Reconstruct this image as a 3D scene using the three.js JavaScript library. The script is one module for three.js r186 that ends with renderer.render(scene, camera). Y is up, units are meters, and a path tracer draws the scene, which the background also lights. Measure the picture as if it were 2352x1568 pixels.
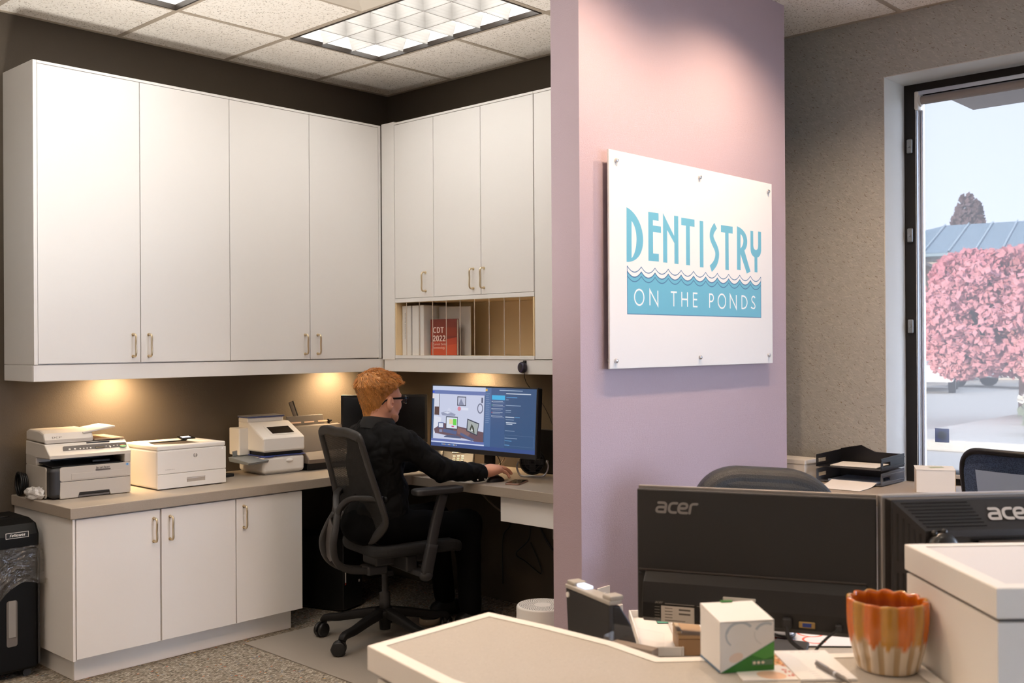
import * as THREE from 'three';
import { RoundedBoxGeometry } from 'three/addons/geometries/RoundedBoxGeometry.js';
import { mergeGeometries, mergeVertices, toCreasedNormals } from 'three/addons/utils/BufferGeometryUtils.js';
import { ImprovedNoise } from 'three/addons/math/ImprovedNoise.js';
import { RectAreaLightUniformsLib } from 'three/addons/lights/RectAreaLightUniformsLib.js';
RectAreaLightUniformsLib.init();

// ---------- camera, sky, sun, exposure ----------
const scene = new THREE.Scene();
const camera = new THREE.PerspectiveCamera(36.526, 2352 / 1568, 0.05, 300);
camera.position.set(0, 1.459, 0);
camera.rotation.set(0.00142, -0.81977, -0.00592, 'YXZ');
camera.focus = 4.95;
camera.userData.fStop = 5.6;
const renderer = new THREE.WebGLRenderer({ antialias: true });
renderer.toneMapping = THREE.LinearToneMapping;
renderer.toneMappingExposure = 1.2;
renderer.shadowMap.enabled = true;
renderer.shadowMap.type = THREE.PCFSoftShadowMap;

scene.background = new THREE.Color().setRGB(8.0, 9.3, 12.0);
const sun = new THREE.DirectionalLight(0xfff3e2, 26);          // behind the building: lights the far side of the street
sun.position.set(-34, 9.5, -11);
sun.castShadow = true; sun.shadow.mapSize.set(2048, 2048);
Object.assign(sun.shadow.camera, { left: -60, right: 60, top: 40, bottom: -40, near: 1, far: 160 });
scene.add(sun, sun.target);
sun.target.position.set(12, 0, -4);
const TROFFER_LIGHT = 6.6, OFFICE_WHITE = [1, 0.985, 0.955], WARM = [1, 0.78, 0.54];

// ---------- helpers ----------
let seed = 7;
const rnd = () => { seed = (seed + 0x6d2b79f5) | 0; let t = Math.imul(seed ^ (seed >>> 15), 1 | seed); t = (t + Math.imul(t ^ (t >>> 7), 61 | t)) ^ t; return ((t ^ (t >>> 14)) >>> 0) / 4294967296; };
const rr = (a, b) => a + (b - a) * rnd();
const perlin = new ImprovedNoise();
const used = {};
function numbered(n) { const k = used[n] || 0; used[n] = k + 1; return k ? n + '_' + String(k).padStart(3, '0') : n; }
function shade(m) { m.castShadow = true; m.receiveShadow = true; return m; }
function obj(name, geo, m, parent = scene, pos, rot) {
  const o = shade(new THREE.Mesh(Array.isArray(geo) ? merge(...geo) : geo, m));
  o.name = parent === scene ? numbered(name) : name;
  if (pos) o.position.set(...pos);
  if (rot) o.rotation.set(...rot);
  parent.add(o);
  return o;
}
function tag(o, label, category, group) { o.userData.label = label; o.userData.category = category; if (group) o.userData.group = group; return o; }
function thing(name, label, category, pos = [0, 0, 0], turn = 0, group) {
  const o = new THREE.Group(); o.name = numbered(name); scene.add(o);
  o.position.set(...pos); o.rotation.y = turn;
  return tag(o, label, category, group);
}
function struct(name, geo, m, parent = scene) { const o = obj(name, geo, m, parent); if (parent === scene) o.userData.kind = 'structure'; return o; }
function structGroup(name) { const o = new THREE.Group(); o.name = numbered(name); o.userData.kind = 'structure'; scene.add(o); return o; }
const ready = (g) => { const n = g.index ? g.toNonIndexed() : g; for (const k of Object.keys(n.attributes)) if (!['position', 'normal', 'uv'].includes(k)) n.deleteAttribute(k); if (!n.attributes.uv) n.setAttribute('uv', new THREE.BufferAttribute(new Float32Array(n.attributes.position.count * 2), 2)); return n; };
const merge = (...gs) => gs.length === 1 ? gs[0] : mergeGeometries(gs.map(ready));
const mv = (g, x = 0, y = 0, z = 0, rx = 0, ry = 0, rz = 0) => { g.applyMatrix4(new THREE.Matrix4().makeRotationFromEuler(new THREE.Euler(rx, ry, rz))); g.translate(x, y, z); return g; };
function metric(g0, s = 1) {                                     // uv in metres on the flattest plane of each face
  const g = ready(g0), p = g.attributes.position, n = g.attributes.normal, uv = g.attributes.uv;
  for (let i = 0; i < p.count; i += 3) {
    const ax = Math.abs(n.getX(i)) + Math.abs(n.getX(i + 1)) + Math.abs(n.getX(i + 2)), ay = Math.abs(n.getY(i)) + Math.abs(n.getY(i + 1)) + Math.abs(n.getY(i + 2)), az = Math.abs(n.getZ(i)) + Math.abs(n.getZ(i + 1)) + Math.abs(n.getZ(i + 2));
    for (let k = i; k < i + 3; k++) {
      const x = p.getX(k), y = p.getY(k), z = p.getZ(k);
      if (ay >= ax && ay >= az) uv.setXY(k, x / s, z / s); else if (ax >= az) uv.setXY(k, z / s, y / s); else uv.setXY(k, x / s, y / s);
    }
  }
  return g;
}
const raw = (x0, x1, y0, y1, z0, z1) => mv(new THREE.BoxGeometry(x1 - x0, y1 - y0, z1 - z0), (x0 + x1) / 2, (y0 + y1) / 2, (z0 + z1) / 2);
const bx = (x0, x1, y0, y1, z0, z1, r = 0.002, seg = 1) => mv(new RoundedBoxGeometry(x1 - x0, y1 - y0, z1 - z0, seg, Math.min(r, (x1 - x0) / 2.1, (y1 - y0) / 2.1, (z1 - z0) / 2.1)), (x0 + x1) / 2, (y0 + y1) / 2, (z0 + z1) / 2);
const cyl = (r0, r1, h, n = 24, x = 0, y = 0, z = 0, rx = 0, ry = 0, rz = 0) => mv(new THREE.CylinderGeometry(r0, r1, h, n), x, y, z, rx, ry, rz);
const V = (a) => new THREE.Vector3(...a);
function tube(pts, r, n = 24, k = 8, closed = false) { return new THREE.TubeGeometry(new THREE.CatmullRomCurve3(pts.map(V), closed, 'centripetal'), n, r, k, closed); }
function ribbon(pts, w, t, up = [0, 1, 0], n = 30) {              // a flat bar swept along a curve; w across, t thick
  const c = new THREE.CatmullRomCurve3(pts.map((p) => V(p)), false, 'centripetal'), P = [], I = [], U = V(up);
  for (let i = 0; i <= n; i++) {
    const u = i / n, p = c.getPoint(u), d = c.getTangent(u).normalize(), s = new THREE.Vector3().crossVectors(d, U).normalize(), h = new THREE.Vector3().crossVectors(s, d).normalize();
    const W = (typeof w === 'function' ? w(u) : w) / 2, T = (typeof t === 'function' ? t(u) : t) / 2;
    for (let k = 0; k < 12; k++) { const a = k / 12 * Math.PI * 2, ca = Math.cos(a), sa = Math.sin(a), e = 0.55; P.push(p.clone().addScaledVector(s, W * Math.sign(ca) * Math.abs(ca) ** e).addScaledVector(h, T * Math.sign(sa) * Math.abs(sa) ** e)); }
  }
  for (let i = 0; i < n; i++) for (let k = 0; k < 12; k++) { const a = i * 12 + k, b = i * 12 + (k + 1) % 12; I.push(a, b, a + 12, b, b + 12, a + 12); }
  for (let k = 1; k < 11; k++) { I.push(0, k + 1, k); const o = n * 12; I.push(o, o + k, o + k + 1); }
  const g = new THREE.BufferGeometry().setFromPoints(P); g.setIndex(I); g.computeVertexNormals();
  g.setAttribute('uv', new THREE.BufferAttribute(new Float32Array(P.length * 2), 2));
  return g;
}
const shape = (pts) => new THREE.Shape(pts.map((p) => new THREE.Vector2(p[0], p[1])));
function ext(s, depth, bevel = 0, seg = 2) { const S = s instanceof THREE.Shape ? s : shape(s); return new THREE.ExtrudeGeometry(S, { depth: depth - 2 * bevel, bevelEnabled: bevel > 0, bevelSize: bevel, bevelOffset: -bevel, bevelThickness: bevel, bevelSegments: seg, curveSegments: 16, steps: 1 }).translate(0, 0, bevel); }
const slab = (pts, y0, y1, bevel = 0) => mv(ext(pts.map((p) => [p[0], -p[1]]), y1 - y0, bevel), 0, y0, 0, -Math.PI / 2);   // plan outline [x, z] standing from y0 to y1
const prof = (pts, x0, x1, bevel = 0.002) => mv(ext(pts.map((p) => [-p[0], p[1]]), x1 - x0, bevel), x0, 0, 0, 0, Math.PI / 2);  // side outline [z, y] drawn out along x
function roundRect(w, h, r, cx = 0, cy = 0) { const s = new THREE.Shape(), x = cx - w / 2, y = cy - h / 2; s.moveTo(x + r, y); s.lineTo(x + w - r, y); s.quadraticCurveTo(x + w, y, x + w, y + r); s.lineTo(x + w, y + h - r); s.quadraticCurveTo(x + w, y + h, x + w - r, y + h); s.lineTo(x + r, y + h); s.quadraticCurveTo(x, y + h, x, y + h - r); s.lineTo(x, y + r); s.quadraticCurveTo(x, y, x + r, y); return s; }
const lathe = (pts, n = 40) => new THREE.LatheGeometry(pts.map((p) => new THREE.Vector2(p[0], p[1])), n);
const plane = (w, h, x = 0, y = 0, z = 0, rx = 0, ry = 0, rz = 0) => mv(new THREE.PlaneGeometry(w, h), x, y, z, rx, ry, rz);

// ---------- textures ----------
function canvasTex(w, h, draw, srgb = true, repeat) {
  const c = document.createElement('canvas'); c.width = w; c.height = h;
  const g = c.getContext('2d'); draw(g, w, h);
  const t = new THREE.CanvasTexture(c); if (srgb) t.colorSpace = THREE.SRGBColorSpace;
  if (repeat) { t.wrapS = t.wrapT = THREE.RepeatWrapping; t.repeat.set(...repeat); }
  t.anisotropy = 8;
  return t;
}
function grainTex(size, base, amp, scales, srgb = true) {         // value noise layered fine and coarse, wraps round
  const d = new Uint8Array(size * size * 4), layers = scales.map(([n, a]) => { const v = new Float32Array(n * n); for (let i = 0; i < v.length; i++) v[i] = rnd() - 0.5; return { n, a, v }; });
  for (let y = 0; y < size; y++) for (let x = 0; x < size; x++) {
    let s = 0;
    for (const { n, a, v } of layers) { const fx = x / size * n, fy = y / size * n, x0 = fx | 0, y0 = fy | 0, tx = fx - x0, ty = fy - y0, x1 = (x0 + 1) % n, y1 = (y0 + 1) % n; s += a * ((v[y0 * n + x0] * (1 - tx) + v[y0 * n + x1] * tx) * (1 - ty) + (v[y1 * n + x0] * (1 - tx) + v[y1 * n + x1] * tx) * ty); }
    const i = (y * size + x) * 4; for (let k = 0; k < 3; k++) d[i + k] = Math.max(0, Math.min(255, base[k] + amp * s)); d[i + 3] = 255;
  }
  const t = new THREE.DataTexture(d, size, size); t.magFilter = THREE.LinearFilter; t.minFilter = THREE.LinearMipmapLinearFilter; t.wrapS = t.wrapT = THREE.RepeatWrapping; if (srgb) t.colorSpace = THREE.SRGBColorSpace; t.needsUpdate = true;
  return t;
}
const flecks = (g, w, h, n, colors, len, wid, tilt = Math.PI) => { for (let i = 0; i < n; i++) { const x = rnd() * w, y = rnd() * h, a = rnd() * tilt, l = rr(len[0], len[1]); g.strokeStyle = colors[(rnd() * colors.length) | 0]; g.lineWidth = rr(wid[0], wid[1]); for (const [ox, oy] of [[0, 0], [w, 0], [-w, 0], [0, h], [0, -h]]) { if (x + ox < -20 || x + ox > w + 20 || y + oy < -20 || y + oy > h + 20) continue; g.beginPath(); g.moveTo(x + ox, y + oy); g.quadraticCurveTo(x + ox + l * Math.cos(a + 0.5) * 0.5, y + oy + l * Math.sin(a + 0.5) * 0.5, x + ox + l * Math.cos(a), y + oy + l * Math.sin(a)); g.stroke(); } } };
const std = (color, roughness = 0.6, more = {}) => new THREE.MeshStandardMaterial({ color, roughness, ...more });
const phys = (color, roughness = 0.5, more = {}) => new THREE.MeshPhysicalMaterial({ color, roughness, ...more });

const tileTex = canvasTex(1024, 1024, (g, w, h) => { g.fillStyle = '#fbf5ec'; g.fillRect(0, 0, w, h); flecks(g, w, h, 2600, ['#e8dfd3', '#fbf5ec', '#efe6da'], [4, 16], [2, 5]); flecks(g, w, h, 5200, ['#a39787', '#b2a696', '#bdb2a2', '#8f8270'], [2, 9], [1, 2.2]); flecks(g, w, h, 500, ['#5d5145', '#6b5e50'], [3, 9], [1.4, 3]); }, true, [0.82, 0.82]);
const tileBump = canvasTex(512, 512, (g, w, h) => { g.fillStyle = '#fff'; g.fillRect(0, 0, w, h); flecks(g, w, h, 2200, ['#000', '#555', '#888'], [2, 7], [1, 2.2]); }, false, [1.64, 1.64]);
const wallpaperTex = canvasTex(1024, 1024, (g, w, h) => { g.fillStyle = '#aaa8a2'; g.fillRect(0, 0, w, h); flecks(g, w, h, 5200, ['#b1afa8', '#a2a099', '#b6b4ad', '#a5a39c', '#adaba4'], [10, 34], [2, 6], 1.1); flecks(g, w, h, 900, ['#7c7467', '#847b6e', '#8b8274'], [5, 15], [1, 3], 1.1); flecks(g, w, h, 700, ['#c0beb6', '#b8b6ae'], [6, 22], [1, 2.6], 1.1); flecks(g, w, h, 60, ['#7a684c'], [4, 9], [2, 4], 1.1); }, true, [1.1, 1.1]);
const peel = grainTex(256, [128, 128, 128], 150, [[128, 1], [64, 0.8], [21, 0.4]], false);
const peelAt = (s) => { const t = peel.clone(); t.repeat.set(s, s); t.needsUpdate = true; return t; };
const carpetTex = canvasTex(1024, 1024, (g, w, h) => {
  g.fillStyle = '#7b7264'; g.fillRect(0, 0, w, h);
  for (let y = 0; y < h; y += 8) for (let x = 0; x < w; x += 16) {
    const k = rnd(), c = k < 0.012 ? ['#d2793a', '#c9582c', '#d9a23f'][(rnd() * 3) | 0] : k < 0.02 ? '#6f8296' : k < 0.27 ? '#b9b1a2' : k < 0.5 ? '#a0978a' : k < 0.72 ? '#8c8374' : k < 0.88 ? '#736a5c' : '#565046';
    g.fillStyle = c; g.beginPath(); g.ellipse(x + (y / 8 % 2) * 8 + rr(-2, 2), y + rr(-1.5, 1.5), rr(6, 10), rr(2.6, 4.2), rr(-0.3, 0.3), 0, 7); g.fill();
  }
}, true, [1.25, 1.25]);
const laminateTex = canvasTex(512, 512, (g, w, h) => { g.fillStyle = '#a89c8e'; g.fillRect(0, 0, w, h); flecks(g, w, h, 5000, ['#a39788', '#aea293', '#a0937f', '#b2a798', '#998d7f'], [1, 4], [1, 2.6]); }, true, [3, 3]);
const beigeTex = canvasTex(512, 512, (g, w, h) => { g.fillStyle = '#b8b1a6'; g.fillRect(0, 0, w, h); flecks(g, w, h, 4200, ['#b3aca1', '#bdb6ab', '#afa89c', '#c1baaf'], [2, 7], [1, 3]); }, true, [2.5, 2.5]);
const fabricBump = canvasTex(256, 256, (g, w, h) => { g.fillStyle = '#777'; g.fillRect(0, 0, w, h); for (let y = 0; y < h; y += 4) for (let x = 0; x < w; x += 4) { g.fillStyle = (x + y) / 4 % 2 ? '#aaa' : '#444'; g.fillRect(x, y, 3, 3); } }, false, [12, 12]);
const meshHoles = canvasTex(256, 256, (g, w, h) => { g.fillStyle = '#fff'; g.fillRect(0, 0, w, h); g.fillStyle = '#000'; for (let y = 0; y < h; y += 16) for (let x = 0; x < w; x += 16) { g.beginPath(); g.ellipse(x + 4 + (y / 16 % 2) * 8, y + 8, 2.6, 3.3, 0, 0, 7); g.fill(); } }, false, [15, 15]);

// ---------- materials ----------
const M = {
  tile: std('#ffffff', 0.95, { map: tileTex, bumpMap: tileBump, bumpScale: 0.0015 }),
  grid: std('#b5a897', 0.6),
  darkPaint: std('#51483d', 0.85, { bumpMap: peelAt(6), bumpScale: 0.0006 }),
  wallpaper: std('#ffffff', 0.8, { map: wallpaperTex, bumpMap: peelAt(4), bumpScale: 0.0008 }),
  mauve: std('#b2a0a9', 0.62, { bumpMap: peelAt(9), bumpScale: 0.0007 }),
  reveal: std('#d2d1cc', 0.75, { bumpMap: peelAt(6), bumpScale: 0.0005 }),
  roomPaint: std('#ddd6cb', 0.85),
  carpet: std('#ffffff', 1, { map: carpetTex, bumpMap: carpetTex, bumpScale: 0.004 }),
  mat: phys('#9a9287', 0.42, { clearcoat: 0.15, clearcoatRoughness: 0.4, bumpMap: peelAt(12), bumpScale: 0.0008 }),
  white: phys('#efece8', 0.42, { specularIntensity: 0.6 }),
  whiteEdge: phys('#f1ece4', 0.4),
  laminate: phys('#ffffff', 0.38, { map: laminateTex, specularIntensity: 0.7 }),
  beige: phys('#ffffff', 0.4, { map: beigeTex }),
  pigeonWood: std('#ecd0a2', 0.6),
  brass: std('#dccbab', 0.3, { metalness: 1 }),
  steel: std('#c9c9cb', 0.3, { metalness: 1 }),
  lip: std('#2a211a', 0.4),
  black: std('#0d0d0e', 0.45),
  blackSoft: std('#121213', 0.7),
  blackGloss: std('#0a0a0b', 0.2),
  charcoal: std('#2b2a2b', 0.5),
  greyPlastic: std('#6b655f', 0.5),
  paper: std('#eeeae4', 0.85),
  clear: phys('#ffffff', 0.06, { transmission: 1, thickness: 0, ior: 1.45 }),
  frame: std('#15110e', 0.45, { metalness: 0.3 }),
  whitePlastic: phys('#e9e5df', 0.38),
};
const lampMat = (rgb, k) => new THREE.MeshStandardMaterial({ color: '#ffffff', roughness: 0.5, emissive: new THREE.Color().setRGB(...rgb), emissiveIntensity: k });
const alphaMat = (tex, more = {}) => new THREE.MeshStandardMaterial({ map: tex, transparent: true, roughness: 0.5, ...more });
// ---------- room shell ----------
const CEIL = 3.019, WA = -5.03, WB = 4.249, WW = 4.866;
{
  struct('floor', metric(raw(-2.6, 5.2, -0.12, 0, -5.2, 4.2)), M.carpet);
  const wallA = struct('wall_back', metric(raw(-2.6, 5.12, 0, CEIL + 0.3, WA - 0.14, WA)), M.darkPaint);
  struct('wall_partition', metric(raw(WB, WB + 0.14, 0, CEIL + 0.1, WA, -2.485)), M.darkPaint);
  const sw = struct('wall_sign', metric(raw(2.879, 4.389, 0, CEIL + 0.1, -2.485, -2.352)), M.mauve);
  // window wall with openings
  const s = shape([[-5.2, 0], [4.2, 0], [4.2, CEIL + 0.3], [-5.2, CEIL + 0.3]]);
  const WIN = [[-2.085, -0.5], [-0.1, 1.485], [1.885, 3.47]];  // only the first is in view; the other two are unseen, placed for daylight
  for (const [a, b] of WIN) s.holes.push(new THREE.Path([[a, 0.74], [b, 0.74], [b, 2.729], [a, 2.729]].map((p) => new THREE.Vector2(...p))));
  struct('wall_window_side', metric(mv(ext(s, 0.3), WW + 0.3, 0, 0, 0, -Math.PI / 2, 0)), M.wallpaper);
  struct('wall_left', raw(-2.74, -2.6, 0, CEIL + 0.3, -5.17, 4.34), M.roomPaint);
  { const f = shape([[-2.6, 0], [5.2, 0], [5.2, CEIL + 0.3], [-2.6, CEIL + 0.3]]); f.holes.push(new THREE.Path([[2.4, 0.3], [4.8, 0.3], [4.8, 2.7], [2.4, 2.7]].map((p) => new THREE.Vector2(...p)))); struct('wall_front', mv(ext(f, 0.14), 0, 0, 4.2), M.roomPaint);
    const w4 = structGroup('window_4'); obj('window_frame', [bx(2.4, 4.8, 0.3, 0.36, 4.22, 4.28), bx(2.4, 4.8, 2.64, 2.7, 4.22, 4.28), ...[2.4, 3.57, 4.74].map((x) => bx(x, x + 0.06, 0.36, 2.64, 4.22, 4.28))], M.frame, w4); obj('glass', plane(2.4, 2.4, 3.6, 1.5, 4.25), M.clear, w4); }  // unseen front window, placed to bring daylight onto the sign wall and counter
  struct('roof', raw(-2.9, 5.6, 3.32, 3.6, -5.3, 4.5), M.roomPaint);
  WIN.forEach(([a, b], i) => {
    const w = structGroup('window_' + (i + 1));
    // painted lining of the reveal
    const t = 0.004, x0 = WW - 0.001, x1 = 5.1;
    obj('reveal', [raw(x0, x1, 0.762, 2.729, a, a + t), raw(x0, x1, 0.762, 2.729, b - t, b), raw(x0, x1, 2.729 - t, 2.729, a + t, b - t)], M.reveal, w);
    obj('window_sill', metric(bx(WW - 0.0, 5.11, 0.722, 0.762, a + 0.001, b - 0.001)), M.laminate, w);
    // dark aluminium frame
    const f = 0.062, fx0 = 5.098, fx1 = 5.15;
    obj('window_frame', [bx(fx0, fx1, 0.762, 2.725, a + t, a + t + f), bx(fx0, fx1, 0.762, 2.725, b - t - f, b - t), bx(fx0, fx1, 2.725 - 0.085, 2.725, a + t + f, b - t - f), bx(fx0, fx1, 0.762, 0.83, a + t + f, b - t - f)], M.frame, w);
    obj('glass', plane(b - a - 2 * f, 1.83, 5.13, 1.73, (a + b) / 2, 0, -Math.PI / 2), M.clear, w);
    if (i === 0) for (const y of [2.42, 1.98, 1.53]) { const l = obj('frame_latch', [bx(5.082, 5.1, y - 0.035, y + 0.035, a + 0.02, a + 0.048, 0.006), cyl(0.007, 0.007, 0.02, 10, 5.082, y, a + 0.034, 0, 0, Math.PI / 2)], std('#8b8b8a', 0.35, { metalness: 0.8 }), w); }
  });
}
// ---------- ceiling: grid, tiles, slab ----------
const GX = [0.030, 0.640, 1.249, 1.859, 2.469, 3.078, 3.688, 4.298], GZ = [-4.433, -3.824, -3.214, -2.604, -1.995, -1.385, -0.776, -0.166, 0.444, 1.053];
const TROFFERS = [[5, 0], [3, 0], [1, 0]];  // [x cell, z cell] of 2 x 4 fixtures, long side along z
{
  const c = structGroup('ceiling');
  obj('ceiling_slab', raw(-2.6, 5.2, CEIL + 0.2, CEIL + 0.3, -5.2, 4.2), M.roomPaint, c);
  obj('ceiling_panel', [metric(raw(-2.6, GX[0], CEIL, CEIL + 0.03, -5.03, 4.2)), metric(raw(GX[0], 4.866, CEIL, CEIL + 0.03, GZ[9], 4.2))], M.tile, c);
  const xs = [...GX, 4.866], zs = [-5.03, ...GZ], b = 0.012;
  const taken = new Set(); for (const [i, j] of TROFFERS) { taken.add(i + ',' + (j + 1)); taken.add(i + ',' + (j + 2)); } taken.add('4,2');
  for (let i = 0; i < xs.length - 1; i++) for (let j = 0; j < zs.length - 1; j++) {
    if (taken.has(i + ',' + j)) continue;
    let x0 = xs[i], x1 = xs[i + 1], parts = [[x0, x1]];
    if (zs[j + 1] <= -2.4) { if (i === 6) parts = [[x0, WB]]; if (i === 7) parts = [[4.389, x1]]; }
    for (const [a, d] of parts) obj('tile', metric(bx(a + 0.003, d - 0.003, CEIL + 0.002, CEIL + 0.018, zs[j] + 0.003, zs[j + 1] - 0.003, 0.003)), M.tile, c);
  }
  for (const x of GX) obj('grid_bar', [raw(x - b, x + b, CEIL - 0.001, CEIL + 0.0035, -5.03, x > 4.2 ? -5.0 : GZ[9]), raw(x - 0.002, x + 0.002, CEIL, CEIL + 0.04, -5.03, x > 4.2 ? -5.0 : GZ[9])].slice(0, 2), M.grid, c);
  for (const [j, z] of GZ.entries()) {
    const end = z < -2.5 ? WB : WW, gaps = TROFFERS.filter(([, q]) => q + 1 === j).map(([i]) => [GX[i], GX[i + 1]]).sort((p, q) => p[0] - q[0]);
    let x = GX[0]; for (const [p, q] of [...gaps, [end, end]]) { if (p - x > 0.05) obj('grid_bar', [raw(x, p, CEIL - 0.0012, CEIL + 0.0034, z - b, z + b), raw(x, p, CEIL, CEIL + 0.04, z - 0.002, z + 0.002)], M.grid, c); x = q; }
  }
  obj('wall_angle', [raw(-2.6, WB, CEIL - 0.001, CEIL + 0.003, -5.03, -5.008), raw(WB - 0.022, WB, CEIL - 0.001, CEIL + 0.003, -5.008, -2.485), raw(WW - 0.022, WW, CEIL - 0.001, CEIL + 0.003, -5.03, 1.05)], M.grid, c);
}
// ---------- fluorescent fixtures ----------
const louverMat = std('#f4f2ee', 0.35), bladeMat = std('#aeaba7', 0.4);
const louverGeo = (() => {                                        // white parabolic cells, three across and six along
  const W = 0.565, L = 1.165, nx = 3, nz = 6, h = 0.072, gs = [];
  const blade = (len, t) => { const pts = []; for (let k = 0; k <= 5; k++) { const y = k / 5; pts.push([0.003 + t * y * y, y * h]); } const all = [...pts, ...pts.map((p) => [-p[0], p[1]]).reverse()]; return mv(ext(all, len), 0, 0, -len / 2); };
  for (let i = 1; i < nx; i++) gs.push(mv(blade(L, 0.03), -W / 2 + i * W / nx, 0, 0));
  for (let j = 1; j < nz; j++) gs.push(mv(blade(W, 0.03), 0, 0, -L / 2 + j * L / nz, 0, Math.PI / 2));
  return merge(...gs);
})();
const tubeLampMat = lampMat(OFFICE_WHITE, 1.15);
TROFFERS.forEach(([i, j], n) => {
  const x = (GX[i] + GX[i + 1]) / 2, z = (GZ[j] + GZ[j + 2]) / 2;
  const lab = ['recessed ceiling light with white louvre cells and a dark rim, above the seated man', 'recessed ceiling light over the wide white wall cabinets, only its corner in the photo', 'unseen recessed ceiling light beyond the wall cabinets, placed to light the office'][n];  // third fixture is out of view, placed to light the office
  const t = thing('ceiling_light', lab, 'ceiling light', [x, CEIL, z]);
  const a = 0.293, c = 0.598;
  obj('rim', [raw(-a, -a + 0.009, -0.004, 0.02, -c, c), raw(a - 0.009, a, -0.004, 0.02, -c, c), raw(-a, a, -0.004, 0.02, -c, -c + 0.009), raw(-a, a, -0.004, 0.02, c - 0.009, c)], M.lip, t);
  obj('housing', [raw(-a, -a + 0.004, 0.0, 0.1, -c, c), raw(a - 0.004, a, 0, 0.1, -c, c), raw(-a, a, 0, 0.1, -c, -c + 0.004), raw(-a, a, 0, 0.1, c - 0.004, c), raw(-a, a, 0.1, 0.104, -c, c)], louverMat, t);
  obj('diffuser_lamp', raw(-0.283, 0.283, 0.09, 0.096, -0.586, 0.586), tubeLampMat, t);
  if (n !== 1) obj('louvre', louverGeo, bladeMat, t, [0, 0.008, 0]);
  const l = new THREE.RectAreaLight(new THREE.Color().setRGB(...OFFICE_WHITE), TROFFER_LIGHT * [0.9, 0.45, 1.1][n], 0.56, 1.16);
  l.position.set(x, CEIL + 0.086, z); l.rotation.x = -Math.PI / 2; l.name = 'troffer_lamp'; scene.add(l);
});
{ // square air vent
  const t = thing('ceiling_vent', 'square cream air vent with stepped rings in the ceiling, beside the ceiling light', 'air vent', [(GX[4] + GX[5]) / 2, CEIL, (GZ[1] + GZ[2]) / 2]);
  const vm = std('#d9d0c2', 0.6), ring = (r0, y0, r1, y1) => { const g = new THREE.CylinderGeometry(r1 * Math.SQRT2, r0 * Math.SQRT2, y1 - y0, 4, 1, true); g.rotateY(Math.PI / 4); g.translate(0, (y0 + y1) / 2, 0); return g.toNonIndexed(); };
  for (const [a, b] of [[0.292, 0.25], [0.238, 0.19], [0.176, 0.13], [0.114, 0.06]]) { const g = ring(a, -0.004, b, 0.03); g.computeVertexNormals(); obj('vent_ring', g, std('#d9d0c2', 0.6, { side: THREE.DoubleSide }), t); }
  obj('back_plate', raw(-0.29, 0.29, 0.05, 0.055, -0.29, 0.29), std('#7a7268', 0.8), t);
}
// unseen recessed downlights: two wash the sign wall, the others warm the reception side
for (const [x, z, k, lab] of [[2.86, -1.8, 6.5, 'small round recessed downlight above the sign, nearer its wide end'], [3.78, -1.8, 6.5, 'small round recessed downlight above the sign, nearer the window'],
  [0.945, -2.3, 4.6, 'unseen recessed warm downlight, placed to light the narrow end of the sign wall'], [0.945, -0.47, 0.9, 'unseen recessed warm downlight, placed to light the reception counter'], [2.16, -0.47, 0.8, 'unseen recessed warm downlight, placed to light the reception desk'], [-0.6, -2.3, 9, 'unseen recessed warm downlight over the open floor, placed for warm light from the left']]) {
  const t = thing('downlight', lab, 'downlight', [x, CEIL, z], 0);
  obj('trim_ring', lathe([[0.055, 0.012], [0.06, -0.003], [0.085, -0.004], [0.086, 0.0]], 32), M.whitePlastic, t);
  obj('lamp', cyl(0.052, 0.052, 0.006, 24, 0, 0.012, 0), lampMat(WARM, 2), t);
  const s = new THREE.SpotLight(new THREE.Color().setRGB(...(k < 4 ? [1, 0.86, 0.7] : k > 4.55 && k < 4.7 ? [1, 0.64, 0.4] : [1, 0.72, 0.5])), k, 0, 1.24, 0.5, 2);
  s.position.set(x, CEIL - 0.012, z); s.target.position.set(x, 0, z - 0.05); s.shadow.radius = 2; s.castShadow = true; scene.add(s, s.target);
}
// added light on the floor, out of view, placed to brighten the ceiling
for (const [x, z, k, lab] of [[1.6, -2.9, 20, 'added low uplight out of view on the open floor, brightening the ceiling']]) {
  const t = thing('added_floor_uplight', lab, 'added light', [x, 0, z]);
  obj('housing', lathe([[0, 0], [0.1, 0], [0.1, 0.2], [0.095, 0.2], [0.09, 0.12], [0, 0.12]], 36), M.charcoal, t); obj('lamp', cyl(0.075, 0.075, 0.01, 24, 0, 0.135, 0), lampMat(OFFICE_WHITE, 3), t);
  const s = new THREE.SpotLight(new THREE.Color().setRGB(1, 0.96, 0.9), k, 0, 0.95, 0.5, 2); s.position.set(x, 0.205, z); s.target.position.set(x, 4, z - 0.15); s.shadow.radius = 11; s.castShadow = true; scene.add(s, s.target);
}
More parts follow.
